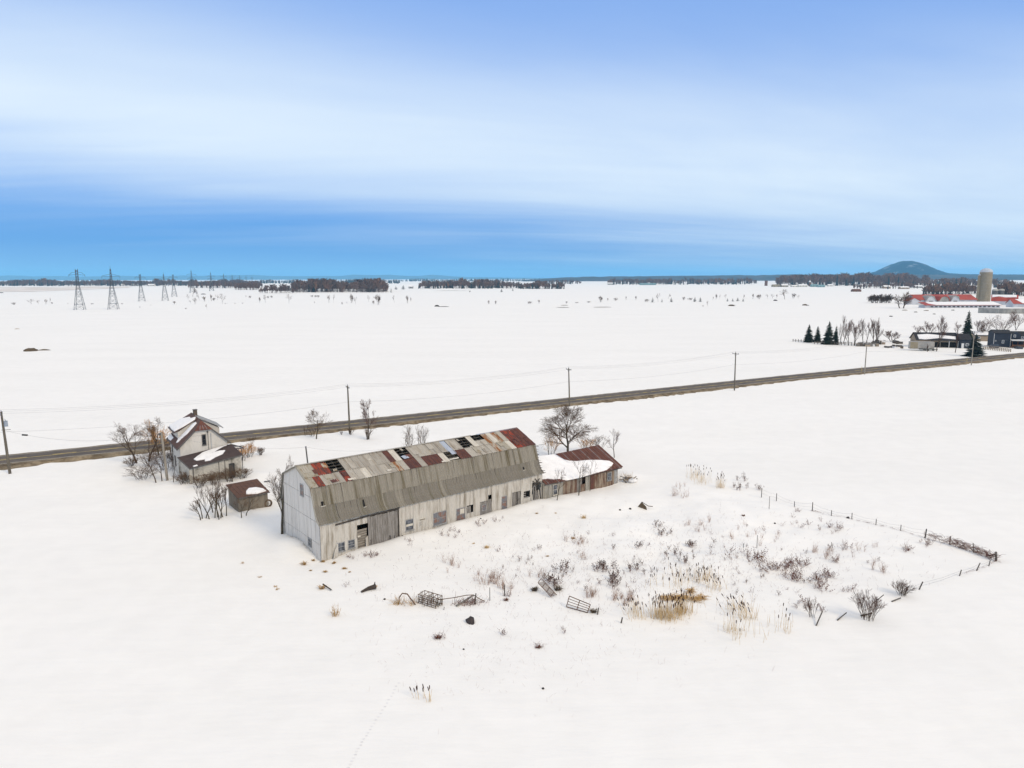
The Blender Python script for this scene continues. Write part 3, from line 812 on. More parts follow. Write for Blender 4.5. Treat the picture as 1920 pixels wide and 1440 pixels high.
# snow blanket lying on the roof: outline in (x, s)
def snow_patch(parent, outline, surf, thick=.16, seed=1, nseg=5, name='roof_snow'):
    """a snow blanket with rounded edge; outline in surface coordinates, surf(u, v, height) -> point"""
    rnd = random.Random(seed)
    pts = []
    for i in range(len(outline)):
        a, b = outline[i], outline[(i + 1) % len(outline)]
        for k in range(nseg):
            t = k / nseg
            pts.append((a[0] + (b[0] - a[0]) * t + rnd.uniform(-1, 1) * .012 * abs(b[0] - a[0] + .3), a[1] + (b[1] - a[1]) * t + rnd.uniform(-1, 1) * .012 * (abs(b[1] - a[1]) + .1)))
    cx, cy = sum(p[0] for p in pts) / len(pts), sum(p[1] for p in pts) / len(pts)
    mb, n = MB(), len(pts)
    rings = [(1.0, -.02), (1.0, thick * .45), (.985, thick * .8), (.95, thick), (.6, thick * 1.25), (.25, thick * 1.3)]
    vs = [surf(cx + (p[0] - cx) * r, cy + (p[1] - cy) * r, h) for r, h in rings for p in pts] + [surf(cx, cy, thick * 1.3)]
    fs = [(r * n + i, r * n + (i + 1) % n, (r + 1) * n + (i + 1) % n, (r + 1) * n + i) for r in range(len(rings) - 1) for i in range(n)]
    fs += [((len(rings) - 1) * n + i, (len(rings) - 1) * n + (i + 1) % n, len(rings) * n) for i in range(n)]
    mb.add(vs, fs)
    return mb.obj(name, M_SNOWCAP, parent, smooth_=True)
sp = snow_patch(shed, [(32.15, .02), (35.5, -.01), (38.2, .02), (38.0, .14), (38.5, .26), (39.4, .36), (40.6, .44), (42.2, .47), (43.5, .52), (45.0, .60), (46.2, .70), (46.4, .80), (45.6, .88), (44, .97), (41, .99), (38, 1.01), (35.8, 1.0), (34.9, .90), (34.0, .88), (33.2, .82), (32.15, .80)], lambda x, s, h: sroof(x, s, .03 + h), .14, 3)
# walls
for i, (a, b, mt) in enumerate([(31.85, 33.65, M_TANW), (34.65, 35.6, M_TANW), (35.6, 36.5, M_RUSTW), (36.5, 37.4, M_RUSTW), (37.4, 38.3, M_RUSTW), (38.3, 39.1, M_OLDWOOD), (40.0, 40.9, M_TANW), (40.9, 41.7, M_BROWN), (41.7, 42.6, M_RUSTW), (42.6, 43.5, M_RUSTW), (43.5, 44.4, M_RUSTW), (45.4, 46.0, M_RUSTW), (46.0, 46.7, M_FRAME)]):
    sm = sheet_mesh([(0, 2.6, -1, 0), (0, -1.0, -1, 0)], b - a - .02, 4, .015, 'wall_sheet')
    link('wall_sheet', sm, shed, (a, -.02 - RB.uniform(0, .03), sag(a) * .6), (RB.uniform(-.01, .01), RB.uniform(-.012, .012), 0), mt)
for a, b, z0, z1 in ((33.7, 34.6, .5, 2.0), (44.5, 45.4, .55, 1.75)):
    window(shed, a, b, z0, z1, y=-.03, bars=(0, 1), fr=M_CREAM if a < 40 else M_FRAME)
    MB().box(a - .05, b + .05, .0, .03, -1, z0 - .06).box(a - .05, b + .05, .0, .03, z1 + .01, 2.6).obj('wall_sheet', M_TANW if a < 40 else M_RUSTW, shed)
MB().box(39.12, 39.98, .0, .03, -1, 1.0).obj('wall_sheet', M_RUSTW, shed)
MB().box(39.1, 39.3, -.05, .0, 1.0, 2.4).obj('board', M_OLDWOOD, shed)
MB().bar((32, -.28, SEZ - .03), (47.4, -.28, SEZ - .35), .05, .12).obj('fascia', M_DARKWOOD, shed)
MB().prism([(0, -1.0), (9.2, -1.0), (9.2, 2.3), (SRY, SRZ - .35), (0, 2.25)], 46.72, 46.8, axis='x').obj('gable_wall', M_RUSTW, shed)
MB().box(31.9, 46.7, 9.1, 9.2, -.8, 2.4).obj('back_wall', M_TANW, shed)
# ------------------------------------------------------------------ the farmhouse
HA = R(34.27)
house = thing('farmhouse', 'abandoned white farmhouse with brown roof, snow patches and sagging rear lean-to', 'house', (-47.266, 100.749, 0), HA)
M_HW = mat('house_wall', (0.66, 0.62, 0.55), 0.85, 0.1, 0.7, (0.54, 0.50, 0.42), refobj=house, stretch=(1, 1, .4), lo=.45, hi=.8)
M_STUC = mat('stained_stucco', (0.56, 0.52, 0.44), 0.9, 0.3, 0.55, (0.13, 0.115, 0.085), refobj=house, detail=8, lo=.46, hi=.68)
M_ROOFB = mat('house_roof', (0.135, 0.075, 0.058), 0.9, 0.25, 1.5, (0.10, 0.06, 0.048), refobj=house)
M_ROOFD = mat('leanto_roof', (0.082, 0.058, 0.052), 0.9, 0.2, 1.2, (0.065, 0.047, 0.043), refobj=house)
M_TRIM = mat('dark_trim', (0.13, 0.12, 0.11), 0.8, 0.2, 3)
M_GUTTER = mat('pale_metal', (0.42, 0.43, 0.43), 0.5, 0.15, 3)
def slab(mb, pts, t):
    """thick sheet: polygon pushed t along z"""
    n = len(pts)
    return mb.add(list(pts) + [(p[0], p[1], p[2] + t) for p in pts], [tuple(range(n - 1, -1, -1)), tuple(range(n, 2 * n))] + [(i, (i + 1) % n, (i + 1) % n + n, i + n) for i in range(n)])
RX, RZH, EZH, Y0, Y1 = 2.85, 8.7, 5.0, 2.7, 11.9
MB().prism([(-.5, -.5), (6.2, -.5), (6.2, 5.4), (3.9, 7.58), (1.8, 7.58), (-.5, 5.4)], 3.0, 3.15).obj('gable_wall', M_HW, house)
MB().prism([(-.5, -.5), (6.2, -.5), (6.2, 5.4), (RX, 8.6), (-.5, 5.4)], 11.45, 11.6).obj('gable_wall', M_HW, house)
MB().box(-.5, -.35, 3.15, 11.45, -.5, 5.3).obj('side_wall', M_HW, house)
MB().box(6.05, 6.2, 3.15, 11.45, -.5, 5.3).obj('side_wall', M_HW, house)
lf = [(RX, 4.1, RZH), (1.72, Y0, 7.6), (-.95, Y0, EZH), (-.95, Y1, EZH), (RX, Y1, RZH)]
slab(MB(), lf[::-1], .09).obj('roof', M_ROOFB, house)
rf = [(RX, 4.1, RZH), (RX, Y1, RZH), (6.65, Y1, EZH), (6.65, Y0, EZH), (3.98, Y0, 7.6)]
slab(MB(), rf[::-1], .09).obj('roof', M_ROOFB, house)
M_HIP = mat('hip_rust', (0.17, 0.065, 0.04), 0.85, 0.3, 2.0, (0.12, 0.05, 0.04), refobj=house)
hip = slab(MB(), [(1.65, Y0 - .12, 7.52), (4.05, Y0 - .12, 7.52), (RX, 4.12, RZH + .02)], .09).obj('half_hip', M_HIP, house)
for q in (-.5, 0, .5):
    MB().bar((RX + q, Y0 - .1, 7.66), (RX + q * .55, 3.4, 8.2), .05, .06).obj('roof_seam', M_FRAME, hip)
for a, b in (((1.72, Y0 - .04, 7.58), (-.97, Y0 - .04, 4.98)), ((3.98, Y0 - .04, 7.58), (6.67, Y0 - .04, 4.98)), ((-.98, Y0, 4.98), (-.98, Y1, 4.98)), ((6.68, Y0, 4.98), (6.68, Y1, 4.98))):
    MB().bar(a, b, .06, .18).obj('fascia', M_TRIM, house)
window(house, 2.6, 3.2, 5.15, 6.8, y=2.97, bars=(0, 1), fr=M_TRIM, fw=.09, glass=mat('black_glass', (0.012, 0.014, 0.018), 0.15, .2, 2, spec=.5))
MB().box(3.45, 3.50, 2.9, 2.99, 4.4, 7.3).obj('conduit', M_TRIM, house)
MB().box(3.85, 3.93, 2.88, 2.99, 4.5, 6.9).obj('vent_pipe', M_GUTTER, house)
MB().box(3.35, 3.55, 2.85, 2.99, 7.0, 7.25).obj('meter_box', M_TRIM, house)
# dormers
for sgn, nm in ((-1, 'left'), (1, 'right')):
    X = lambda d: RX + sgn * d
    w = MB()
    ya, yb = 6.4, 11.3
    dd = 3.0
    zr = RZH - dd * (RZH - EZH) / 3.8
    w.hexa([(X(dd), ya, zr - .3), (X(dd), yb, zr - .3), (X(dd - .12), yb, zr - .3), (X(dd - .12), ya, zr - .3), (X(dd), ya, 6.95), (X(dd), yb, 6.95), (X(dd - .12), yb, 6.95), (X(dd - .12), ya, 6.95)])
    for yy in (ya, yb - .1):
        w.prism([(X(dd - .12), zr - .2), (X(dd - .12), 6.95), (X(.4), 8.5), (X(.4), 8.15)], yy, yy + .1)
    dw = w.obj('dormer', M_HW, house)
    slab(MB(), [(X(.02), ya - .25, RZH + .03), (X(3.5), ya - .25, 6.82), (X(3.5), yb + .25, 6.82), (X(.02), yb + .25, RZH + .03)][::sgn], .1).obj('dormer_roof', M_ROOFB if sgn < 0 else M_FRAME, dw)
    MB().bar((X(3.54), ya - .25, 6.84), (X(3.54), yb + .25, 6.84), .05, .16).obj('fascia', M_TRIM if sgn < 0 else M_GUTTER, dw)
    if sgn < 0:
        snow_patch(dw, [(6.25, .12), (7.2, .04), (8.0, .2), (9.2, .18), (10.2, .3), (11.3, .45), (11.5, .8), (11.45, .97), (9, .99), (6.6, .98), (6.2, .6)], lambda y, s, h: (RX - .02 - 3.48 * s, y, RZH + .13 - 1.85 * s + h), .14, 8)
snow_patch(house, [(4.6, .14), (5.4, .13), (6.1, .22), (6.2, .5), (6.2, .8), (5.6, .9), (5.0, .86), (4.9, .7), (4.4, .52), (4.5, .35)], lambda y, s, h: (RX - 3.8 * s, y, RZH + .09 - 3.7 * s + h), .14, 9)
snow_patch(house, [(8.8, .86), (11.6, .84), (11.7, .97), (10.5, .99), (8.9, .97)], lambda y, s, h: (RX - 3.8 * s, y, RZH + .09 - 3.7 * s + h), .12, 10)
ch = MB().box(2.75, 3.3, 9.1, 9.65, 8.0, 9.55).obj('chimney', mat('chimney_brick', (0.15, 0.105, 0.075), 0.9, 0.35, 3.0, (0.10, 0.08, 0.06)), house)
MB().box(2.70, 3.35, 9.05, 9.70, 9.55, 9.65).obj('chimney_cap', M_TRIM, ch)
# side wall openings
for ya, yb, za, zb in ((4.2, 5.0, 1.4, 3.0), (7.4, 8.3, 1.4, 3.0), (9.6, 10.3, 3.2, 4.4)):
    MB().box(-.56, -.505, ya, yb, za, zb).obj('boarded_window', M_TRIM, house)
# lean-to at the back: roof not level, as it stands
def lean(u, v, h=0.0):       # u 0..1 left to right, v 0..1 from the wall to the eave
    xl, xr = -.95 + 1.0 * v, 6.75 + .85 * v
    zl, zr = 3.72 - 1.12 * v, 4.72 - 1.10 * v
    return (xl + (xr - xl) * u, 2.98 - 3.2 * v, zl + (zr - zl) * u + h)
lr = MB().hexa([lean(0, 1), lean(1, 1), lean(1, 0), lean(0, 0), lean(0, 1, .09), lean(1, 1, .09), lean(1, 0, .09), lean(0, 0, .09)]).obj('leanto_roof', M_ROOFD, house)
MB().bar(lean(0, 1.01, .0), lean(1, 1.01, .0), .06, .16).obj('fascia', M_TRIM, lr)
MB().bar(lean(.0, .0, .06), lean(.0, 1.0, .06), .08, .15).obj('fascia', M_TRIM, lr)
snow_patch(lr, [(.20, .45), (.42, .14), (.62, .05), (.92, .03), (.80, .10), (.60, .22), (.58, .33), (.72, .34), (.80, .40), (.70, .62), (.55, .70), (.42, .84), (.33, .80), (.36, .66), (.22, .60)], lambda u, v, h: lean(u, v, .09 + h), .13, 12)
snow_patch(lr, [(.08, .93), (.16, .91), (.16, .98), (.09, .99)], lambda u, v, h: lean(u, v, .09 + h), .08, 13)
fw_ = MB()
fw_.hexa([(0.05, -.02, -.6), (5.55, -.02, -.6), (5.55, .1, -.6), (.05, .1, -.6), (.05, -.02, 2.58), (5.55, -.02, 3.36), (5.55, .1, 3.36), (.05, .1, 2.6)])
fw_.hexa([(6.4, -.02, -.6), (7.4, -.02, -.6), (7.4, .1, -.6), (6.4, .1, -.6), (6.4, -.02, 3.48), (7.4, -.02, 3.62), (7.4, .1, 3.64), (6.4, .1, 3.5)])
fw_.hexa([(5.55, -.02, 2.5), (6.4, -.02, 2.5), (6.4, .1, 2.5), (5.55, .1, 2.5), (5.55, -.02, 3.36), (6.4, -.02, 3.48), (6.4, .1, 3.5), (5.55, .1, 3.38)])
fw_.obj('leanto_wall', M_STUC, house)
MB().hexa([(-.85, 3.0, -.6), (.03, .0, -.6), (.13, .0, -.6), (-.75, 3.0, -.6), (-.85, 3.0, 3.68), (.03, .0, 2.6), (.13, .0, 2.6), (-.75, 3.0, 3.68)]).obj('leanto_wall', M_STUC, house)
MB().hexa([(7.4, .0, -.6), (6.7, 3.0, -.6), (6.6, 3.0, -.6), (7.3, .0, -.6), (7.4, .0, 3.62), (6.7, 3.0, 4.68), (6.6, 3.0, 4.68), (7.3, .0, 3.62)]).obj('leanto_wall', M_STUC, house)
MB().box(5.5, 6.45, .35, .4, -.6, 2.6).obj('door', M_TRIM, house)
for xx in (.5, 4.1, 4.95):
    MB().box(xx, xx + .14, -.06, -.02, -.6, 2.58 + xx * .14).obj('wall_post', M_TRIM if xx < 1 else M_OLDWOOD, house)
# wrecked porch at the right side
MB().hexa([(6.7, 3.3, 3.9), (8.9, 4.0, 3.55), (8.6, 6.6, 3.5), (6.7, 6.6, 4.0), (6.7, 3.3, 3.98), (8.9, 4.0, 3.63), (8.6, 6.6, 3.58), (6.7, 6.6, 4.08)]).obj('porch_roof', M_ROOFD, house)
snow_patch(house, [(7.3, 4.0), (8.5, 4.3), (8.5, 5.0), (7.6, 5.1)], lambda x, y, h: (x, y, 3.98 - .16 * (x - 6.7) + h), .1, 15, name='porch_snow')
for a, b in (((7, 3.8, 4.2), (8.9, 4.6, 3.9)), ((7.2, 5.0, 4.3), (8.7, 3.9, 3.8)), ((8.5, 4.1, -.4), (8.5, 4.1, 3.5)), ((8.5, 6.3, -.4), (8.5, 6.3, 3.4))):
    MB().bar(a, b, .12, .1).obj('porch_post' if a[2] < 0 else 'fallen_board', M_TRIM, house)

# ------------------------------------------------------------------ little shed between house and barn
cab = thing('garden_shed', 'small tan shed with brown sloping roof between farmhouse and long barn', 'shed', (-35.3, 88.3, 0), R(41))
M_CABW = mat('tan_boards', (0.235, 0.20, 0.155), 0.9, 0.25, 1.2, (0.17, 0.145, 0.11), refobj=cab, stretch=(2, 2, .5))
M_CABR = mat('cab_roof', (0.135, 0.07, 0.048), 0.9, 0.2, 1.5, (0.105, 0.058, 0.042), refobj=cab)
CL, CD = 3.85, 3.6
MB().box(0, CL, 0, .08, -.5, 2.15).obj('front_wall', M_CABW, cab)
MB().box(0, CL, CD - .08, CD, -.5, 2.9).obj('back_wall', M_CABW, cab)
for x0 in (0, CL - .08):
    MB().prism([(.08, -.5), (CD - .08, -.5), (CD - .08, 2.88), (.08, 2.15)], x0, x0 + .08, axis='x').obj('side_wall', M_CABW, cab)
for i in range(8):
    a = -.2 + i * (CL + .4) / 8
    b = a + (CL + .4) / 8 - .025
    MB().hexa([(a, -.3, 2.1), (b, -.3, 2.1), (b, CD + .25, 2.98), (a, CD + .25, 2.98), (a, -.3, 2.16), (b, -.3, 2.16), (b, CD + .25, 3.04), (a, CD + .25, 3.04)]).obj('roof_panel', M_CABR, cab)
MB().box(-.22, CL + .22, -.34, -.3, 2.02, 2.14).obj('fascia', M_TRIM, cab)
MB().box(1.4, 1.46, -.03, -.001, -.5, 2.0).obj('batten', M_TRIM, cab)
snow_patch(cab, [(1.1, .12), (2.4, .02), (3.7, .08), (3.6, .25), (2.9, .42), (2.0, .45), (1.4, .3)], lambda x, s, h: (x, -.3 + 4.25 * s, 2.16 + .88 * s + h), .12, 17)
wh = thing('cable_reel', 'round brown wheel-like reel leaning beside the small tan shed', 'reel', G(503, 950) + Vector((0, 0, .45)), R(40))
rg = MB()
for k in range(20):
    t0, t1 = 2 * math.pi * k / 20, 2 * math.pi * (k + 1) / 20
    rg.hexa([(.36 * math.cos(t0), -.1, .36 * math.sin(t0)), (.36 * math.cos(t1), -.1, .36 * math.sin(t1)), (.36 * math.cos(t1), .1, .36 * math.sin(t1)), (.36 * math.cos(t0), .1, .36 * math.sin(t0)),
             (.55 * math.cos(t0), -.1, .55 * math.sin(t0)), (.55 * math.cos(t1), -.1, .55 * math.sin(t1)), (.55 * math.cos(t1), .1, .55 * math.sin(t1)), (.55 * math.cos(t0), .1, .55 * math.sin(t0))])
rg.obj('rim', mat('reel_brown', (0.13, 0.09, 0.06), 0.9, .3, 3), wh)
for k in range(3):
    t = math.pi * k / 3
    MB().bar((-.38 * math.cos(t), .02 * k, -.38 * math.sin(t)), (.38 * math.cos(t), .02 * k, .38 * math.sin(t)), .07, .05, up=(0, 1, 0)).obj('spoke', M_OLDWOOD, wh)
b_ = G(501, 904)
pl = MB().bar((-.45, 0, .1), (.45, .1, .18), .3, .06).obj('plank', M_TRIM, None, b_)
tag(pl, 'small dark plank lying on the snow beyond the small tan shed', 'plank')

# ------------------------------------------------------------------ utility poles and wires
M_POLE = mat('pole_wood', (0.17, 0.145, 0.105), 0.9, 0.3, 1.5, (0.11, 0.095, 0.075), stretch=(3, 3, .3))
M_POLEP = mat('pole_pale', (0.36, 0.32, 0.26), 0.9, 0.3, 1.5, (0.24, 0.21, 0.17), stretch=(3, 3, .3))
M_STEEL = mat('grey_steel', (0.33, 0.37, 0.42), 0.5, 0.2, 2.0, metal=0.2)
M_WIRE = mat('wire', (0.13, 0.13, 0.135), 0.6, 0.1, 1.0)
tops = []
def pole(px, py, ty, label, lean=(0, 0), r=.16, arm=True, mt=None, extra=0, name='utility_pole', group='poles along the road'):
    P = G(px, py)
    h = hgt(px, py, ty)
    t = thing(name, label, 'utility pole', P, 0, group)
    tp = Vector((lean[0], lean[1], h))
    MB().tube([(0, 0, -.6), tp * .5, tp], [r * 1.15, r, r * .75], 10, cap=True).obj('pole', mt or M_POLE, t)
    d = Vector((-.49, .87, 0))
    if arm:
        a = tp + Vector((0, 0, -.35))
        MB().bar(a - d * 1.1, a + d * 1.1, .1, .12).obj('crossarm', mt or M_POLE, t)
        for q in (-1.0, 1.0):
            MB().tube([a + d * q + Vector((0, 0, .05)), a + d * q + Vector((0, 0, .28))], [.07, .05], 6, cap=True).obj('insulator', M_STEEL, t)
            MB().bar(a + d * q * .6, tp + Vector((0, 0, -1.0)), .04, .04).obj('arm_brace', M_STEEL, t)
        MB().tube([tp, tp + Vector((0, 0, .3))], [.06, .05], 6, cap=True).obj('insulator', M_STEEL, t)
    if extra:
        c = tp + Vector((.42, .15, -1.9))
        tf = MB().tube([c + Vector((0, 0, -.45)), c + Vector((0, 0, .42))], [.27, .27], 12, cap=True).obj('transformer', M_STEEL, t)
        MB().tube([c + Vector((0, 0, .42)), c + Vector((-.1, 0, .75))], [.06, .04], 6, cap=True).obj('bushing', M_STEEL, tf)
        MB().bar(tp + Vector((-.3, 0, -2.9)), tp + Vector((1.0, .25, -2.85)), .06, .06).obj('bracket', M_POLE, t)
    return P + tp
pt1 = pole(19, 888, 772, 'brown utility pole with grey transformer at the left edge of the photo', (-.35, 0), .19, True, None, 1)
pts = [pt1,
       pole(656, 813, 723, 'utility pole beside the road behind the long barn, near two bare trees', (-.1, 0)),
       pole(1068, 762, 690, 'utility pole with crossarm behind the large bare tree by the road', (-.3, 0)),
       pole(1377, 732, 661, 'utility pole with crossarm by the road right of the large bare tree', (-.1, 0)),
       pole(1621, 702, 640, 'pale utility pole by the road in front of the junk yard', (.05, 0), .15, True, M_POLEP),
       pole(1821, 685, 622, 'pale utility pole by the road in front of the round spruce', (.05, 0), .15, True, M_POLEP)]
dl = pts[0] - pts[1]
pts = [pts[0] + dl] + pts + [pts[-1] + (pts[-1] - pts[-2]), pts[-1] + (pts[-1] - pts[-2]) * 2]
dd = Vector((-.49, .87, 0))
def wire(pl_, label, r=.008, sagm=.9, group=None, cat='wire', name='power_line'):
    path = []
    for a, b in zip(pl_, pl_[1:]):
        for k in range(14):
            t = k / 14
            path.append(a.lerp(b, t) - Vector((0, 0, sagm * 4 * t * (1 - t))))
    path.append(pl_[-1])
    o = MB().tube(path, r, 4).obj(name, M_WIRE)
    return tag(o, label, cat, group)
wire([p + Vector((0, 0, .3)) for p in pts], 'topmost wire strung between the roadside poles', group='wires along the road')
wire([p + dd * 1.0 + Vector((0, 0, -.1)) for p in pts], 'outer crossarm wire on the far side of the roadside poles', group='wires along the road')
wire([p - dd * 1.0 + Vector((0, 0, -.1)) for p in pts], 'inner crossarm wire on the near side of the roadside poles', group='wires along the road')
wire([p + Vector((0, 0, -3.2)) for p in pts], 'lowest thick cable strung between the roadside poles', .010, group='wires along the road')
hp_ = G(314, 901)
hh = hgt(314, 901, 811)
hpole = thing('service_pole', 'thick pale weathered pole beside the farmhouse lean-to', 'utility pole', hp_)
hl_ = Vector((-.45, .2, hh))
MB().tube([(0, 0, -.6), hl_ * .5, hl_], [.2, .18, .15], 10, cap=True).obj('pole', M_POLEP, hpole)
MB().box(-.75, -.5, -.05, .2, hh - .45, hh - .1).obj('insulator', M_TRIM, hpole)
ht = hp_ + hl_ - Vector((0, 0, .2))
wire([pt1 + Vector((0, 0, -2.9)), ht], 'sagging service cable from the left pole to the farmhouse pole', .012, 1.4)
q = (pt1 + Vector((0, 0, -2.9))).lerp(ht, .14) - Vector((0, 0, 1.4 * 4 * .14 * .86))
tag(MB().bar(q - Vector((.42, .0, 0)), q + Vector((.42, 0, -.05)), .16, .2).obj('cable_box', M_DARK), 'small black box hanging on the service cable near the left pole', 'box')
wire([ht, Vector((-45.3, 103.2, 7.1))], 'short cable from the farmhouse pole to the gable', .01, .3)
bp_ = G(584, 925)
bh = hgt(584, 925, 837)
bpole = thing('yard_pole', 'thin dark pole sticking up behind the long barn near its left end', 'utility pole', bp_)
MB().tube([(0, 0, -.5), (-.5, 0, bh)], [.13, .09], 8, cap=True).obj('pole', M_TRIM, bpole)
MB().box(-.62, -.38, -.06, .06, bh - .12, bh - .02).obj('insulator', M_STEEL, bpole)
wire([ht, bp_ + Vector((-.5, 0, bh - .1))], 'thin cable from the farmhouse pole to the pole behind the barn', .007, 1.0)
wire([bp_ + Vector((-.5, 0, bh - .1)), Vector((BARN_O[0] + 14 * _bc - RY * _bs, BARN_O[1] + 14 * _bs + RY * _bc, RZ + .1))], 'thin cable from the pole behind the barn to its ridge', .007, .6)
# ------------------------------------------------------------------ bare trees and shrubs
M_BARK = mat('bark_dark', (0.066, 0.044, 0.029), 0.95, 0.3, 2.0, (0.105, 0.075, 0.050))
M_BARKG = mat('bark_olive', (0.105, 0.085, 0.052), 0.95, 0.3, 2.0, (0.065, 0.055, 0.045))
M_TWIG = mat('twigs_brown', (0.14, 0.078, 0.040), 0.95, 0.3, 1.0, (0.092, 0.055, 0.034))
M_TWIGO = mat('twigs_orange', (0.60, 0.29, 0.07), 0.95, 0.3, 1.0, (0.40, 0.20, 0.06))
M_TWIGP = mat('twigs_purple', (0.15, 0.075, 0.052), 0.95, 0.3, 1.0, (0.10, 0.055, 0.042))
def rot_about(v, ax, a):
    c, s = math.cos(a), math.sin(a)
    return v * c + ax.cross(v) * s + ax * (ax.dot(v) * (1 - c))
def grow_tree(seed, h, w, stems=1, levels=4, kids=(4, 6), r0=None, up=.25, spread=(.45, .95), trunk_frac=.3, lean=(0, 0), min_r=.007, sides=(6, 4, 3, 3, 3), wob=.16):
    """returns two MB: trunk with limbs, and crown of twigs; scaled to height h and width w"""
    rnd = random.Random(seed)
    br = []                                       # (level, pts, radii)
    r0 = r0 or h * .022
    def go(p, d, Ln, r, lv):
        n = 5 if lv == 0 else (4 if lv < 3 else 3)
        pts_, rs = [p.copy()], [r]
        for i in range(n):
            d = (d + Vector((rnd.uniform(-1, 1), rnd.uniform(-1, 1), rnd.uniform(-.6, .8))) * wob + Vector((0, 0, up * .16))).normalized()
            p = p + d * (Ln / n)
            pts_.append(p.copy())
            rs.append(max(.0012, r * (1 - .62 * (i + 1) / n)))
        br.append((lv, pts_, rs))
        if lv >= levels: return
        k = rnd.randint(*kids)
        for q in range(k):
            t = (trunk_frac + (1 - trunk_frac) * (q + rnd.random()) / k) if lv == 0 else (.2 + .8 * (q + rnd.random()) / k)
            f = min(t * n, n - 1e-6)
            i = int(f)
            pp = pts_[i].lerp(pts_[i + 1], f - i)
            dd_ = (pts_[i + 1] - pts_[i]).normalized()
            ax = dd_.cross(Vector((rnd.uniform(-1, 1), rnd.uniform(-1, 1), rnd.uniform(-1, 1))))
            if ax.length < 1e-4: continue
            nd = rot_about(dd_, ax.normalized(), rnd.uniform(*spread))
            rr = max(.0012, (rs[i] * (1 - f + i) + rs[i + 1] * (f - i)) * rnd.uniform(.5, .72))
            go(pp, nd, Ln * rnd.uniform(.5, .8) * (1.15 - .5 * t), rr, lv + 1)
    for s in range(stems):
        a = 2 * math.pi * (s + rnd.random() * .6) / stems
        tl = 0 if stems == 1 else rnd.uniform(.15, .5)
        d = Vector((math.cos(a) * tl + lean[0], math.sin(a) * tl + lean[1], 1)).normalized()
        go(Vector((math.cos(a), math.sin(a), 0)) * (0 if stems == 1 else rnd.uniform(.05, .25)), d, 1.0 * rnd.uniform(.8, 1.05), 0.03 if stems == 1 else .022, 0)
    zm = max(p.z for _, ps, _ in br for p in ps)
    xs_ = sorted(math.hypot(p.x, p.y) for _, ps, _ in br for p in ps)[:]
    xr = xs_[int(len(xs_) * .86)]
    sz, sx = h / zm, (w / 2) / max(xr, 1e-3)
    sr = r0 / (.03 if stems == 1 else .022)
    tr_, cr_ = MB(), MB()
    for lv, ps, rs in br:
        q = [Vector((p.x * sx, p.y * sx, p.z * sz)) for p in ps]
        if lv == 0: q[0].z -= .3
        rad = [max(min_r, r_ * sr) for r_ in rs]
        if lv >= levels: rad[-1] = min_r * .5
        (tr_ if lv <= 1 else cr_).tube(q, rad, sides[min(lv, len(sides) - 1)])
    return tr_, cr_
def tree(px, py, ty, wpx, seed, label, mts=None, name='bare_tree', cat='tree', group=None, P=None, **kw):
    P = P or G(px, py)
    h = hgt(px, py, ty)
    w = wpx * px2m(P)
    a, b = grow_tree(seed, h, w, **kw)
    mts = mts or (M_BARK, M_TWIG)
    t = thing(name, label, cat, P, 0, group)
    a.obj('trunk', mts[0], t)
    b.obj('crown', mts[1], t)
    return t
def shrub(px, py, ty, wpx, seed, label, mts=None, name='bare_shrub', cat='shrub', group=None, **kw):
    k = dict(stems=9, levels=2, kids=(3, 5), up=.2, spread=(.3, .7), min_r=.007, r0=.028, trunk_frac=.2)
    k.update(kw)
    return tree(px, py, ty, wpx, seed, label, mts or (M_BARK, M_TWIG), name, cat, group, **k)
OR = (M_BARKG, M_TWIGO)
tree(263, 866, 783, 88, 1, 'dark spreading bare tree left of the farmhouse by the road', levels=4, kids=(5, 6), r0=.17, up=.05, spread=(.5, 1.0), stems=2, trunk_frac=.15, min_r=.010)
tree(301, 853, 783, 44, 2, 'bare tree with glowing orange twigs behind the pole left of the farmhouse', OR, stems=3, kids=(4, 6), r0=.1, min_r=.009)
tree(293, 905, 848, 40, 3, 'thin dark leaning tree left of the pale service pole', kids=(3, 5), r0=.09, lean=(-.35, 0), levels=3, min_r=.009)
tree(304, 902, 846, 26, 4, 'slender bare sapling just left of the pale service pole', kids=(3, 5), r0=.08, levels=3, min_r=.009)
tree(325, 904, 858, 22, 5, 'slender bare sapling right of the pale service pole', kids=(3, 4), r0=.06, levels=3, min_r=.008)
for i, (x, y, t, w, l, mt) in enumerate([
        (282, 874, 842, 52, 'tangled brown thicket under the dark tree left of the farmhouse', None), (312, 880, 834, 60, 'dense brown thicket against the farmhouse left wall', None),
        (330, 880, 842, 30, 'thin brown brush at the corner of the lean-to', None), (268, 898, 872, 56, 'low sprawling brush at the left of the farmhouse', None),
        (247, 874, 856, 26, 'small brown brush by the road left of the farmhouse', None),
        (345, 908, 884, 30, 'brush against the left end of the lean-to wall', None), (376, 914, 888, 34, 'brush in front of the stained lean-to wall', None),
        (402, 909, 884, 34, 'brush before the middle of the lean-to wall', None), (432, 903, 876, 34, 'brush at the dark doorway of the lean-to', None),
        (456, 897, 872, 30, 'brush at the right corner of the lean-to', None), (466, 857, 828, 36, 'orange brown brush right of the farmhouse', OR),
        (452, 864, 836, 30, 'reddish thicket against the right side of the farmhouse', OR), (489, 853, 836, 14, 'small twiggy shrub alone right of the farmhouse', None)]):
    shrub(x, y, t, w, 20 + i, l, mt, min_r=.008, stems=15, levels=3, kids=(3, 4))
tree(473, 850, 814, 22, 40, 'slim bare tree standing right of the farmhouse', levels=3, r0=.06, min_r=.008)
CLU = 'bare trees between farmhouse and small shed'
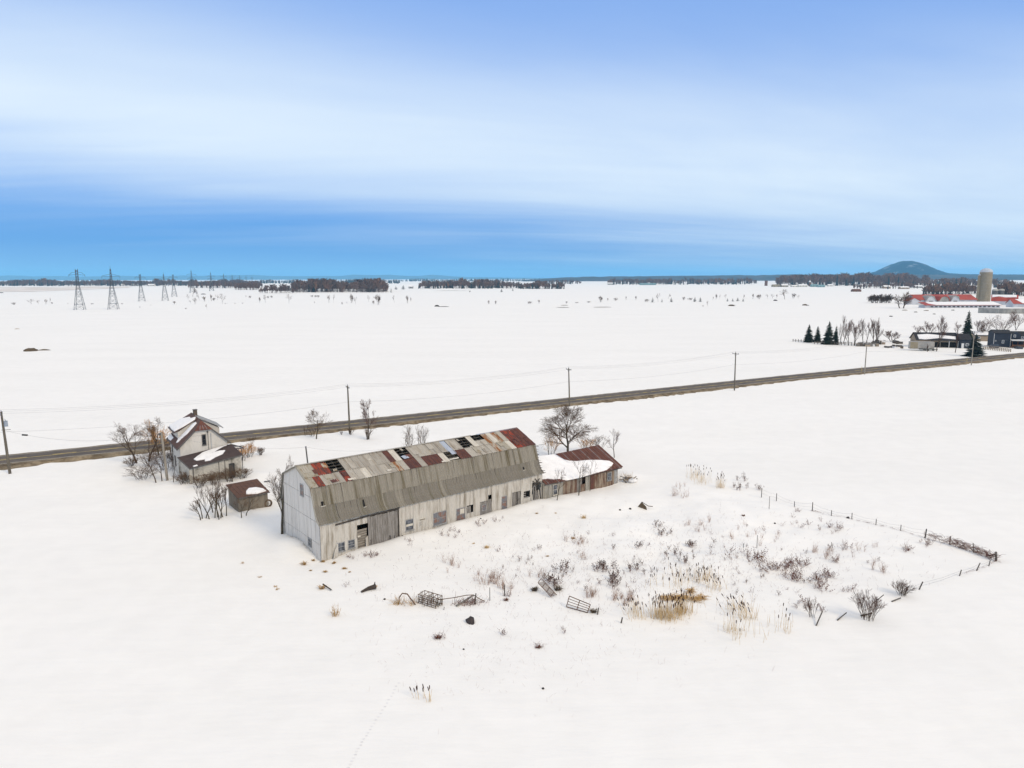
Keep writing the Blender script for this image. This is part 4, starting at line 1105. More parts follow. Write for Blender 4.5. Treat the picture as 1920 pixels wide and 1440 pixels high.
for i, (x, y, t, w, l, st) in enumerate([(397, 973, 903, 52, 'tallest of the bare trees left of the small tan shed', 2), (411, 972, 900, 46, 'bare multi-stemmed tree second from the small tan shed', 3), (424, 969, 905, 36, 'thin bare tree nearest the left wall of the small tan shed', 2), (381, 973, 930, 46, 'low leftmost bare tree of the clump left of the small tan shed', 3), (402, 958, 905, 44, 'bare tree at the back of the clump left of the small tan shed', 2)]):
    tree(x, y, t, w, 50 + i, l, (M_BARKG, M_TWIG), stems=st, kids=(4, 5), levels=3, r0=.075, group=CLU, min_r=.009, spread=(.3, .7), up=.3)
tree(457, 968, 924, 44, 60, 'small bare tree in front of the small tan shed', (M_BARKG, M_TWIG), stems=2, levels=3, r0=.07, min_r=.008, lean=(.2, 0))
tree(529, 1001, 851, 66, 61, 'tall bare tree against the left gable of the long barn', (M_BARKG, M_TWIG), kids=(5, 7), levels=4, r0=.17, trunk_frac=.12, spread=(.45, .95), up=.15, min_r=.008)
tree(593, 823, 765, 46, 62, 'bare tree at the roadside left of the pole', (M_BARKG, M_TWIG), kids=(5, 6), levels=4, r0=.13, trunk_frac=.3, min_r=.009, stems=1)
shrub(586, 818, 795, 18, 63, 'low brush at the foot of the roadside bare tree')
shrub(573, 817, 797, 8, 64, 'single reddish stem at the road edge left of the roadside tree', stems=3)
tree(690, 823, 746, 36, 65, 'slim bare tree with brushy base right of the roadside pole', (M_BARKG, M_TWIGP), kids=(5, 7), levels=4, r0=.12, trunk_frac=.25, min_r=.009, up=.5)
shrub(690, 824, 798, 18, 66, 'dense reddish brush at the foot of the slim roadside tree', stems=16)
shrub(657, 815, 800, 12, 67, 'low brush at the foot of the roadside pole')
shrub(640, 815, 807, 6, 68, 'tiny brush tuft beside the road left of the pole', stems=5)
tree(768, 868, 793, 44, 69, 'bare tree rising behind the long barn, left of a pair', (M_BARKG, M_TWIG), stems=2, levels=3, kids=(4, 6), r0=.1, min_r=.009)
tree(795, 864, 790, 44, 70, 'bare tree rising behind the long barn, right of a pair', (M_BARKG, M_TWIG), stems=2, levels=3, kids=(4, 6), r0=.1, min_r=.009)
tree(1067, 858, 757, 92, 71, 'large full-crowned bare tree behind the low snowy shed', (M_BARKG, M_TWIG), kids=(7, 9), levels=4, r0=.24, trunk_frac=.22, spread=(.45, .95), up=.12, min_r=.009)
for i, (x, y, t, w, l) in enumerate([(1032, 856, 812, 40, 'orange brown brush between the long barn and the large bare tree'), (1118, 845, 812, 44, 'orange brown brush right of the large bare tree'), (1098, 848, 820, 30, 'low orange brown brush at the foot of the large bare tree')]):
    shrub(x, y, t, w, 80 + i, l, OR if i != 1 else (M_BARKG, M_TWIG), stems=10, levels=3, kids=(3, 4), min_r=.008)
tree(1152, 858, 802, 26, 85, 'slim bare tree behind the right end of the low snowy shed', (M_BARK, M_TWIGP), levels=3, kids=(5, 7), r0=.08, up=.4, min_r=.008)
tree(1085, 929, 842, 34, 86, 'thin bare tree growing in front of the low snowy shed', (M_BARKG, M_TWIG), levels=3, kids=(5, 7), r0=.08, up=.4, min_r=.006, trunk_frac=.4)
tree(1044, 938, 876, 34, 87, 'thin leaning bare tree by the white window of the low shed', (M_BARKG, M_TWIG), levels=3, kids=(4, 5), r0=.06, min_r=.01, lean=(.2, 0))
tree(1106, 921, 862, 26, 88, 'slender bare sapling before the rusty wall of the low shed', (M_BARKG, M_TWIG), levels=3, kids=(3, 4), r0=.045, min_r=.01)
tree(993, 931, 905, 22, 89, 'thin vine-like sapling against the barn wall near its right end', levels=3, kids=(4, 5), r0=.04, min_r=.009)
shrub(1627, 1161, 1105, 48, 90, 'bushy dark shrub at the near edge of the fenced yard', (M_BARK, M_TWIGP), stems=18, levels=3, kids=(3, 4), min_r=.007, r0=.022, spread=(.25, .6))
shrub(1692, 1116, 1086, 34, 91, 'dense rounded shrub among the fence posts', (M_BARK, M_TWIGP), stems=22, levels=2, min_r=.007, r0=.016)
shrub(1522, 1157, 1120, 30, 92, 'small leaning shrub at the near edge of the fenced yard', (M_BARK, M_TWIGP), stems=8, levels=3, kids=(3, 4), min_r=.006, r0=.016, lean=(-.4, 0))
# ------------------------------------------------------------------ farms on the right
M_DKBLUE = mat('dark_blue_siding', (0.030, 0.038, 0.055), 0.7, 0.2, 1.0, stretch=(.3, .3, 3))
M_DKROOF = mat('dark_shingle', (0.035, 0.034, 0.036), 0.9, 0.25, 1.5)
M_TRIMW = mat('white_trim', (0.72, 0.72, 0.70), 0.6, 0.1, 2)
M_TAN = mat('tan_siding', (0.36, 0.28, 0.20), 0.85, 0.25, .8, stretch=(.3, .3, 2))
M_REDR = mat('red_roof', (0.46, 0.082, 0.050), 0.7, 0.25, .12, (0.35, 0.062, 0.042))
M_WHW = mat('white_barn_wall', (0.62, 0.63, 0.65), 0.75, 0.15, .2, (0.50, 0.51, 0.54))
M_CONC = mat('silo_stave', (0.34, 0.285, 0.195), 0.85, 0.2, .25, (0.27, 0.225, 0.15), stretch=(1, 1, .4))
M_CONCG = mat('concrete_grey', (0.34, 0.33, 0.30), 0.85, 0.2, .3)
M_DOME = mat('dome_metal', (0.50, 0.53, 0.56), 0.45, 0.1, .5)
M_DECK = mat('deck_wood', (0.17, 0.085, 0.05), 0.9, 0.2, 1.0)
M_JUNK = mat('scrap_dark', (0.07, 0.062, 0.055), 0.9, 0.4, .8, (0.17, 0.14, 0.11))
M_JUNKB = mat('scrap_blue', (0.06, 0.075, 0.10), 0.8, 0.3, 1)
M_SPRUCE = mat('spruce_needles', (0.030, 0.046, 0.028), 0.95, 0.4, .8, (0.018, 0.030, 0.022))
M_SPRUCEB = mat('spruce_blue', (0.040, 0.056, 0.045), 0.95, 0.4, .8, (0.022, 0.034, 0.03))
def far_window(parent, x0, x1, z0, z1, y, fr=None, name='window'):
    w = MB().box(x0, x1, y - .12, y - .02, z0, z1).obj(name, fr or M_TRIMW, parent)
    t = (x1 - x0) * .14
    MB().box(x0 + t, x1 - t, y - .15, y - .125, z0 + t, z1 - t).obj('pane', M_GLASS, w)
    return w
def gable_block(parent, x0, x1, y0, y1, eave, rdg, wall, roof, over=.4, snow=None, seed=1, names=('wall', 'roof')):
    """walls and a ridge roof running along x"""
    ym = (y0 + y1) / 2
    w = MB().prism([(y0, -.6), (y1, -.6), (y1, eave), (ym, rdg - .15), (y0, eave)], x0, x1, axis='x').obj(names[0], wall, parent)
    k = (rdg - eave) / (ym - y0)
    ro = MB()
    ze = eave - over * k
    slab(ro, [(x0 - over, y0 - over, ze), (x1 + over, y0 - over, ze), (x1 + over, ym, rdg), (x0 - over, ym, rdg)], .15)
    slab(ro, [(x0 - over, ym, rdg), (x1 + over, ym, rdg), (x1 + over, y1 + over, ze), (x0 - over, y1 + over, ze)], .15)
    r_ = ro.obj(names[1], roof, parent)
    if snow:
        for sn in snow:
            snow_patch(r_, sn, lambda x, s, h: (x, ym + (y0 - over - ym) * s, rdg + (ze - rdg) * s + .15 + h), .18, seed)
    return w, r_
def facing(P, extra=0.0):        # turn so that local -y looks back at the drone
    return -math.atan2(P.x, P.y) + extra
# workshop with the low dark roof
P = G(1718, 651)
ws = thing('workshop', 'low dark-roofed workshop with tan left wall behind the white trailer', 'workshop', P, R(-12), None, (.80, .75, .88))
u = px2m(P)
gable_block(ws, 0, 20, 0, 11, 3.9, 6.9, M_TAN, M_DKROOF, .6, [[(1, .35), (6, .25), (14, .4), (19.5, .55), (19, .9), (11, .75), (4, .95), (1, .9)]], 31)
gable_block(ws, 20.4, 25.5, -2.5, 9, 4.3, 6.6, M_DKBLUE, M_DKROOF, .5)
MB().box(7, 20, -.25, -.02, .2, 2.6).obj('dark_bay_panel', M_DARK, ws)  # solid black slab on the wall, painting the darkness inside the bay
for xx in (7, 11.2, 15.5, 19.8): MB().box(xx, xx + .25, -.9, -.65, -.5, 3.6).obj('post', M_TRIMW if xx > 15 else M_OLDWOOD, ws)
slab(MB(), [(6.5, -1.4, 3.4), (20.3, -1.4, 3.4), (20.3, .0, 3.9), (6.5, .0, 3.9)], .1).obj('canopy', M_DKROOF, ws)
MB().box(1.5, 3.2, -.1, -.02, .2, 2.4).obj('door', M_TRIM, ws)
far_window(ws, 4.2, 5.8, 1.6, 2.8, 0)
MB().box(21.0, 22.2, -2.65, -2.52, 0, 2.4).obj('door', M_TRIMW, ws)
far_window(ws, 23, 24.6, 1.1, 2.4, -2.5)
MB().box(12.2, 13.6, 2, 3.0, 6.3, 7.4).obj('chimney', M_TRIM, ws)
P = G(1862, 651)
bh_ = thing('blue_house', 'two-storey dark blue house with white window frames at the right edge', 'house', P, R(-14), None, (.86, .8, .92))
gable_block(bh_, 0, 7.4, 0, 8.0, 6.6, 7.9, M_DKBLUE, M_DKROOF, .35)
gable_block(bh_, 7.4, 14.5, 2.0, 9.0, 5.4, 7.2, M_DKBLUE, M_DKROOF, .3)
MB().prism([(8.2, 4.6), (12.2, 4.6), (12.2, 6.0), (10.2, 7.1), (8.2, 6.0)], 1.4, 2.0).obj('front_gable', M_DKBLUE, bh_)
for a in ((3.6, 4.6, 1.9, 3.4, 0), (.5, 1.1, 2.7, 3.3, 0), (9.0, 10.0, 4.7, 5.9, 1.4), (12.6, 13.6, 4.0, 5.2, 2.0)): far_window(bh_, *a)
for xx in (-.05, 7.3): MB().box(xx, xx + .16, -.1, .0, -.4, 6.5).obj('corner_board', M_TRIMW, bh_)
slab(MB(), [(7.5, -1.8, 3.2), (15, -1.8, 3.2), (15, 2, 3.6), (7.5, 2, 3.6)], .14).obj('porch_roof', M_TRIMW, bh_)
MB().box(7.5, 15, -1.8, 2, .3, .6).obj('deck', M_DECK, bh_)
MB().box(7.5, 15, -1.85, -1.8, .6, 1.5).obj('deck_railing', M_DECK, bh_)
for xx in (7.6, 10, 12.4, 14.8): MB().box(xx, xx + .16, -1.78, -1.6, .3, 3.2).obj('porch_post', M_DECK, bh_)
tag(MB().box(0, 3.2, 0, 1.4, 0, 1.5).box(.2, 3.0, .2, 1.2, 1.5, 1.75).obj('propane_tank', M_JUNKB, None, G(1857, 653), (0, 0, R(-12))), 'low dark box against the left wall of the blue house', 'box')
P = G(1848, 640)
cb = thing('cabin', 'small brown cabin half hidden left of the blue house', 'cabin', P, R(-12))
gable_block(cb, -5, 3, 0, 5, 2.8, 4.4, M_TAN, M_DKROOF, .3, [[(-5, .1), (3, .1), (3, .9), (-5, .9)]], 33)
far_window(cb, -3.5, -2.4, 1.2, 2.2, 0)
P = G(1706, 657)
trl = thing('box_trailer', 'pale box trailer parked at the near side of the workshop', 'trailer', P, R(-14))
MB().box(0, 9.0, 0, 2.6, .9, 3.6).obj('body', mat('trailer_pale', (0.42, 0.39, 0.34), .6, .15, .8), trl)
MB().box(.02, 2.8, -.06, -.01, .95, 3.55).obj('side_panel', M_CONC, trl)
for xx in (5.6, 6.7):
    MB().tube([(xx, -.1, .45), (xx, .25, .45)], [.48, .48], 12, cap=True).obj('wheel', M_TRIM, trl)
MB().box(0, 9, .1, 2.5, .72, .9).obj('chassis', M_TRIM, trl)
P = G(1722, 657)
fb = thing('flatbed_trailer', 'low flat greenish trailer in front of the pale box trailer', 'trailer', P, R(-10))
MB().box(0, 6.8, -1.6, -.2, .5, .75).obj('bed', mat('green_bed', (.12, .13, .10), .8, .2, 1), fb)
for xx in (1.5, 5.0): MB().tube([(xx, -1.7, .35), (xx, -1.4, .35)], [.36, .36], 10, cap=True).obj('wheel', M_TRIM, fb)
P = G(1770, 651)
dg = thing('small_tractor', 'small orange tractor parked before the workshop bay', 'tractor', P, R(-20))
M_ORG = mat('orange_paint', (.45, .17, .03), .5, .15, 2)
MB().box(0, 1.9, 0, 1.1, .6, 1.35).obj('bonnet', M_ORG, dg)
MB().box(1.2, 2.4, .05, 1.05, 1.2, 2.0).obj('cab', M_TRIM, dg)
for xx, rr in ((.3, .38), (1.9, .62)): MB().tube([(xx, -.2, rr), (xx, .1, rr)], [rr, rr], 12, cap=True).obj('wheel', M_DARK, dg)
# spruces
def spruce_mesh(seed, tiers=17, per=17):
    rnd = random.Random(seed)
    tr_, cr = MB(), MB()
    tr_.tube([(0, 0, -.03), (0, 0, .95)], [.022, .004], 6)
    for i in range(tiers):
        z = .07 + .9 * (i / tiers) ** .92
        rad = .215 * (1 - (z - .05) / .97) ** .8 + .012
        for k in range(per if i < tiers * .7 else per - 4):
            a = rnd.uniform(0, 2 * math.pi)
            r_ = rad * rnd.uniform(.7, 1.12)
            dr_ = r_ * rnd.uniform(.15, .45)
            z0 = z + rnd.uniform(-.02, .02)
            ca, sa = math.cos(a), math.sin(a)
            wdt = r_ * rnd.uniform(.22, .36)
            tip = (ca * r_, sa * r_, z0 - dr_)
            mid = (ca * r_ * .55, sa * r_ * .55, z0 - dr_ * .3)
            lft = (mid[0] - sa * wdt, mid[1] + ca * wdt, mid[2] - wdt * .5)
            rgt = (mid[0] + sa * wdt, mid[1] - ca * wdt, mid[2] - wdt * .5)
            top = (0, 0, z0 + .02)
            cr.face([top, lft, tip, mid]); cr.face([top, mid, tip, rgt])
            cr.face([mid, lft, (lft[0] * 1.15, lft[1] * 1.15, lft[2] - wdt * .5)]); cr.face([mid, (rgt[0] * 1.15, rgt[1] * 1.15, rgt[2] - wdt * .5), rgt])
    cr.tube([(0, 0, .93), (0, 0, 1.0)], [.008, .002], 4)
    return tr_.mesh('trunk', M_BARK), cr.mesh('crown', M_SPRUCE)
SPR = [spruce_mesh(s) for s in (1, 2, 3)]
SPRF = [spruce_mesh(s, 8, 8) for s in (4, 5)]
def spruce(px, py, ty, wpx, k, label, group=None, mesh=None, mt=None, name='spruce_tree'):
    P = G(px, py)
    h, w = hgt(px, py, ty), wpx * px2m(P)
    t = thing(name, label, 'spruce', P, k * 1.3, group, (w / .38, w / .38, h))
    a, b = mesh or SPR[k % 3]
    link('trunk', a, t); link('crown', b, t, mat=mt or M_SPRUCE)
    return t
z4 = lambda x, y: (1480 + x / 4.364, 560 + y / 4.364)
for i, (x, y, ty, w, l) in enumerate([(157, 357, 207, 21, 'leftmost dark spruce of the four at the field edge'), (228, 356, 222, 17, 'second dark spruce from the left at the field edge, slimmer'), (318, 374, 180, 25, 'tallest of the four dark spruces at the field edge'), (376, 375, 222, 15, 'rightmost narrow spruce of the four, beside bare trees'), (1447, 392, 92, 29, 'tall spruce behind the workshop roof')]):
    spruce(*z4(x, y), z4(0, ty)[1], w, i, l, 'spruces near the blue house')
spruce(*z4(1515, 472), z4(0, 285)[1], 38, 7, 'broad round spruce standing alone by the road', 'spruces near the blue house', mt=M_SPRUCEB)
# bare trees about the workshop
FT = dict(min_r=.022, r0=.16, levels=3, kids=(5, 7), trunk_frac=.15, up=.45, spread=(.25, .6))
for i, (x, y, ty, w, l, k) in enumerate([
        (420, 366, 128, 30, 'tall upright bare tree right of the four spruces', dict(stems=2)), (485, 382, 190, 20, 'shorter bare tree second right of the four spruces', {}), (545, 384, 160, 28, 'upright bare tree in the middle of the row right of the spruces', dict(stems=2)),
        (612, 362, 150, 26, 'bare tree fourth in the row right of the spruces', dict(stems=2)), (695, 388, 146, 28, 'last tall bare tree in the row right of the spruces', dict(stems=3)), (840, 352, 258, 26, 'low vase-shaped bare tree beyond the junk heaps', dict(stems=3)),
        (1205, 432, 150, 24, 'bare tree standing before the workshop canopy', {}), (1357, 442, 262, 10, 'thin bare trunk standing before the workshop right end', dict(levels=2)), (1250, 330, 130, 16, 'slim bare tree rising behind the workshop roof', {}), (1140, 320, 178, 32, 'bare tree behind the left part of the workshop roof', dict(stems=2)),
        (1372, 300, 180, 16, 'bare tree behind the workshop left of the tall spruce', {}), (1060, 320, 215, 20, 'faint bare tree behind the workshop left corner', {}), (1560, 345, 165, 34, 'bare tree right of the tall spruce', dict(stems=3)), (1735, 300, 110, 50, 'spreading bare tree behind the blue house', dict(stems=3, up=.1, spread=(.4, .9))), (1850, 260, 85, 40, 'bare tree in the far right corner behind the blue house', dict(stems=2)), (1130, 433, 365, 8, 'small sapling before the box trailer', dict(levels=2))]):
    kk = dict(FT); kk.update(k)
    tree(*z4(x, y), z4(0, ty)[1], w, 200 + i, l, (M_BARK, M_TWIGP), group='bare trees around the workshop', **kk)
# scrap heaps
def heap(px, py, wpx, hpx, seed, label, n=16):
    P = G(px, py)
    u = px2m(P)
    rnd = random.Random(seed)
    t = thing('scrap_heap', label, 'scrap heap', P, R(-14), 'scrap heaps at the field edge')
    for k in range(n):
        a, b, c = rnd.uniform(.6, 2.4), rnd.uniform(.6, 1.8), rnd.uniform(.3, hpx * u * .75)
        x, y = rnd.uniform(-wpx * u / 2, wpx * u / 2 - a), rnd.uniform(-1.5, 3)
        j = lambda: rnd.uniform(-.25, .25)
        MB().hexa([(x, y, -.1), (x + a, y + j(), -.1), (x + a + j(), y + b, -.1), (x + j(), y + b, -.1), (x + j(), y, c), (x + a, y + j(), c + j()), (x + a + j(), y + b, c * .8), (x, y + b + j(), c)]).obj('scrap_piece', rnd.choice([M_JUNK, M_JUNK, M_TRIM, M_JUNKB, M_OLDWOOD, M_SNOWCAP, M_TAN]), t)
    return t
heap(*z4(640, 390), 44, 10, 1, 'long dark scrap heap under the bare trees right of the spruces', 26)
heap(*z4(730, 375), 30, 12, 2, 'dark scrap heap with vehicle shapes left of the vase-shaped tree')
heap(*z4(860, 405), 34, 8, 3, 'low scrap heap left of the pale box trailer', 18)
heap(*z4(905, 370), 22, 9, 4, 'small bluish scrap heap behind the low one left of the trailer', 10)
heap(*z4(1400, 395), 30, 5, 5, 'low line of odds and ends in front of the workshop end', 12)
heap(*z4(1885, 410), 16, 9, 6, 'dark brown heap below the blue house deck', 9)
# low fences
def rail_fence(a, b, npost, h, label, mt, nr=2):
    A, B = G(*a), G(*b)
    t = thing('rail_fence', label, 'fence', A)
    d = B - A
    for k in range(npost):
        q = d * (k / (npost - 1))
        MB().box(q.x - .12, q.x + .12, q.y - .1, q.y + .1, q.z - .3, q.z + h).obj('post', mt, t)
    for r_ in range(nr):
        MB().bar(Vector((0, 0, h * (.5 + .4 * r_))), d + Vector((0, 0, h * (.5 + .4 * r_))), .06, .16).obj('rail', mt, t)
rail_fence(z4(205, 372), z4(510, 384), 12, 1.5, 'dark rail fence along the field edge below the four spruces', M_JUNK)
rail_fence(z4(1590, 415), z4(1810, 437), 16, 1.3, 'low tan fence before the blue house', M_TAN, 3)
rail_fence(z4(30, 350), z4(118, 356), 5, 1.2, 'thin post fence left of the four spruces', M_JUNK, 1)
for i, (x, y) in enumerate([(587, 612), (1450, 532)]):
    P = G(*z4(x, y))
    o = MB().tube([(0, 0, -.2), (.1, 0, 2.2)], [.06, .05], 6, cap=True).obj('marker_post', mat('marker_yellow', (.5, .38, .1), .6, .1, 2), None, P)
    tag(o, ['yellow marker post at the road beside the first pale utility pole', 'yellow marker post at the road before the round spruce'][i], 'post')
# ------------------------------------------------------------------ the big farm with red roofs
z5 = lambda x, y: (1500 + x / 4.571, 470 + y / 4.571)
P = G(*z5(1000, 462))
u = px2m(P)
rb = thing('red_roof_barn', 'long white dairy barn with bright red roof and three dormers', 'barn', P, R(0))
Lb = 112 * u
hb = hgt(*z5(1000, 462), 553)
gable_block(rb, 0, Lb, 0, 26, hb * .52, hb, M_WHW, M_REDR, 1.0)
for k, (a, b) in enumerate(((14, 30), (36, 54), (58, 73))):
    a, b = a * Lb / 112 * 1.05, b * Lb / 112 * 1.05
    mdl = (a + b) / 2
    zz0, zt = hb * .25, hb * .86
    dm = MB().prism([(a, -.5), (b, -.5), (b, zz0 + 2), (b - 2, zt - 1.2), (mdl, zt), (a + 2, zt - 1.2), (a, zz0 + 2)], -3 - (k == 1), 9).obj('dormer', M_WHW if k != 1 else M_CONCG, rb)
    MB().prism([(a - .5, zz0 + 1.8), (a, zz0 + 2), (a + 2, zt - 1.1), (mdl, zt + .15), (b - 2, zt - 1.1), (b, zz0 + 2), (b + .5, zz0 + 1.8), (b - 1.5, zt - .2), (mdl, zt + 1.0), (a + 1.5, zt - .2)], -3.6 - (k == 1), 9.2).obj('dormer_roof', M_REDR if k == 1 else M_CONCG, dm)
    MB().box(mdl - 2, mdl + 2, -3.3 - (k == 1), -3.05 - (k == 1), .5, zz0 + 1.5).obj('opening', M_TRIM, dm)
pg = MB().prism([(-10, -.5), (2, -.5), (2, hb * .4), (-4, hb * .68), (-10, hb * .4)], -2, 8).obj('porch_gable', M_WHW, rb)
MB().prism([(-10.8, hb * .37), (-4, hb * .7), (2.8, hb * .37), (2.8, hb * .42), (-4, hb * .75), (-10.8, hb * .42)], -2.6, 8.2).obj('porch_roof', M_REDR, pg)
P = G(*z5(1075, 492))
fs_ = thing('cow_shed', 'low snow-roofed cow shed with dark windows before the red barn', 'shed', P, R(0))
u = px2m(P); Ls = 140 * u; hs_ = hgt(*z5(1075, 492), 567.5)
MB().box(0, Ls, 0, 12, -.5, hs_ * .5).obj('wall', M_WHW, fs_)
rfs = slab(MB(), [(-1, -1.2, hs_ * .5), (Ls + 1, -1.2, hs_ * .5), (Ls + 1, 12, hs_), (-1, 12, hs_)], .25).obj('roof', M_REDR, fs_)
snow_patch(rfs, [(10, .02), (Ls * .5, .03), (Ls * .8, .02), (Ls + .8, .0), (Ls + .8, .99), (Ls * .7, .97), (Ls * .4, .99), (6, .97), (5, .5)], lambda x, s, h: (x, -1.2 + 13.2 * s, hs_ * .5 + hs_ * .5 * s + .25 + h), .35, 41)
for k in range(16):
    far_window(fs_, 5 + k * Ls / 17, 7.4 + k * Ls / 17, hs_ * .13, hs_ * .38, 0, M_TRIM)
P = G(*z5(1572, 447))
si = thing('silo', 'tall tan concrete silo with silver dome above the red barn', 'silo', P)
u = px2m(P); rs_ = 10.4 * u; hsi = hgt(*z5(1572, 447), 510.5)
body = MB().tube([(0, 0, -1)] + [(0, 0, hsi * k / 22) for k in range(23)], [rs_] * 24, 28).obj('body', M_CONC, si)
for k in range(1, 22):
    MB().tube([(0, 0, hsi * k / 22 - .12), (0, 0, hsi * k / 22 + .12)], [rs_ + .14, rs_ + .14], 28, cap=True).obj('hoop', M_CONCG, body)
dm = MB()
prev = [(math.cos(t) , math.sin(t)) for t in np.linspace(0, math.pi / 2, 7)]
dm.tube([(0, 0, hsi + rs_ * .72 * b) for a, b in prev], [max(.05, rs_ * 1.02 * a) for a, b in prev], 28)
dm.obj('dome', M_DOME, si, smooth_=True)
MB().box(-rs_ - 1.9, -rs_ + .4, -1.4, 1.4, -1, hsi * .90).obj('chute', M_CONC, si)
MB().blob((-rs_ - .8, 0, hsi * .90), 1.3, 1.5, 1.4, 10, 6).obj('chute_cap', M_DOME, si)
P = G(*z5(1640, 466))
gb = thing('gambrel_barn', 'red-roofed gambrel barn with white gable end right of the silo', 'barn', P, R(-34))
u = px2m(P); Wg = 34 * u; Lg = 46 * u; hg = hgt(*z5(1640, 466), 553.5)
gp = [(0, -.6), (Lg * .6, -.6), (Lg * .6, hg * .38), (Lg * .51, hg * .72), (Lg * .3, hg), (Lg * .09, hg * .72), (0, hg * .38)]
MB().prism(gp, 0, Wg * 1.15, axis='x').obj('wall', M_WHW, gb)
for a, b, mt in ((6, 5, M_REDR), (5, 4, M_REDR), (4, 3, M_REDR), (3, 2, M_REDR)):
    p, q = gp[a], gp[b]
    slab(MB(), [(-.8, p[0], p[1] + .1), (Wg * 1.15 + .8, p[0], p[1] + .1), (Wg * 1.15 + .8, q[0], q[1] + .1), (-.8, q[0], q[1] + .1)], .3).obj('roof', mt, gb)
snow_patch(gb, [(0, .05), (Wg * 1.1, .05), (Wg * 1.12, .8), (Wg * .6, .9), (Wg * .3, .6), (0, .95)], lambda x, s, h: (x, Lg * (.3 - .21 * s), hg * (1 - .28 * s) + .42 + h), .3, 43)
for k in range(2): MB().box(Wg * 1.15 + .02, Wg * 1.15 + .3, Lg * (.2 + .16 * k), Lg * (.26 + .16 * k), hg * .45, hg * .6).obj('window', M_REDR, gb)
P = G(*z5(1620, 540))
rw = thing('manure_wall', 'long curved concrete retaining wall below the big red-roofed farm', 'wall', P)
u = px2m(P)
for k in range(14):
    a, b = k * 5.6 * u, (k + 1) * 5.6 * u - .1
    ya, yb = 14 - 14 * math.sin(min(1, k / 7) * math.pi / 2), 14 - 14 * math.sin(min(1, (k + 1) / 7) * math.pi / 2)
    MB().bar((a, ya, 1.7), (b, yb, 1.7), .5, 5.0).obj('wall_panel', M_CONCG, rw)
for i, (x, l) in enumerate(((1668, 'dark round feed bin with pale dome right of the tall silo'), (1722, 'second dark round feed bin with pale dome, further right'))):
    P = G(*z5(x, 392))
    t = thing('feed_bin', l, 'feed bin', P)
    u = px2m(P); h_ = hgt(*z5(x, 392), 541)
    MB().tube([(0, 0, -1), (0, 0, h_ * .75)], [5.2 * u, 5.2 * u], 16).obj('body', M_TRIM, t)
    MB().tube([(0, 0, h_ * (.75 + .25 * b)) for a, b in prev], [max(.05, 5.4 * u * a) for a, b in prev], 16).obj('dome', mat('pale_dome', (.5, .47, .4), .6, .1, .3), t, smooth_=True)
P = G(*z5(1830, 486))
lw = thing('farm_annex', 'small white annex with snowy roof at the far right of the big farm', 'shed', P, R(-8))
gable_block(lw, 0, 30, 0, 14, 4, 8, M_WHW, M_REDR, .8, [[(4, .05), (30, .05), (30, .95), (8, .9)]], 45)
FB = dict(min_r=.05, r0=.5, levels=3, kids=(6, 8), trunk_frac=.12)
tree(*z5(878, 494), z5(0, 340)[1], 30, 301, 'large spreading bare tree left of the red-roofed farm', (M_BARK, M_TWIG), up=.2, spread=(.4, .9), stems=3, **FB)
for i, (x, w, l) in enumerate([(620, 16, 'left bush'), (655, 18, 'second bush'), (695, 18, 'middle bush'), (735, 16, 'fourth bush'), (765, 14, 'right bush')]):
    tree(*z5(x, 448), z5(0, 366 + 8 * (i % 2))[1], w, 310 + i, l + ' in the brown clump left of the large spreading tree', (M_BARK, M_TWIG), name='bare_bush', cat='bush', group='brown bush clump by the red-roofed farm', up=.1, spread=(.4, .9), **dict(FB, stems=5, r0=.25))
for i, (x, y, w) in enumerate([(895, 512, 14), (1310, 512, 9), (780, 565, 8), (990, 528, 8), (1150, 545, 5), (1080, 515, 12)]):
    P = G(*z5(x, y)); u = px2m(P)
    rn = random.Random(i)
    o = MB().blob((0, 0, 0), w * u * .38, 1.6, .6, 10, 6, jit=.3, rnd=rn).obj('dirt_mound', M_GRIT if i in (0, 5) else M_JUNK, None, P)
    tag(o, ['tan dirt mound at the foot of the large spreading tree', 'dark mound before the cow shed windows', 'small dark mound on the slope below the spreading tree', 'small dark mound left of the cow shed', 'tiny dark mound on the slope below the cow shed', 'tan mound at the left end of the cow shed'][i], 'mound')
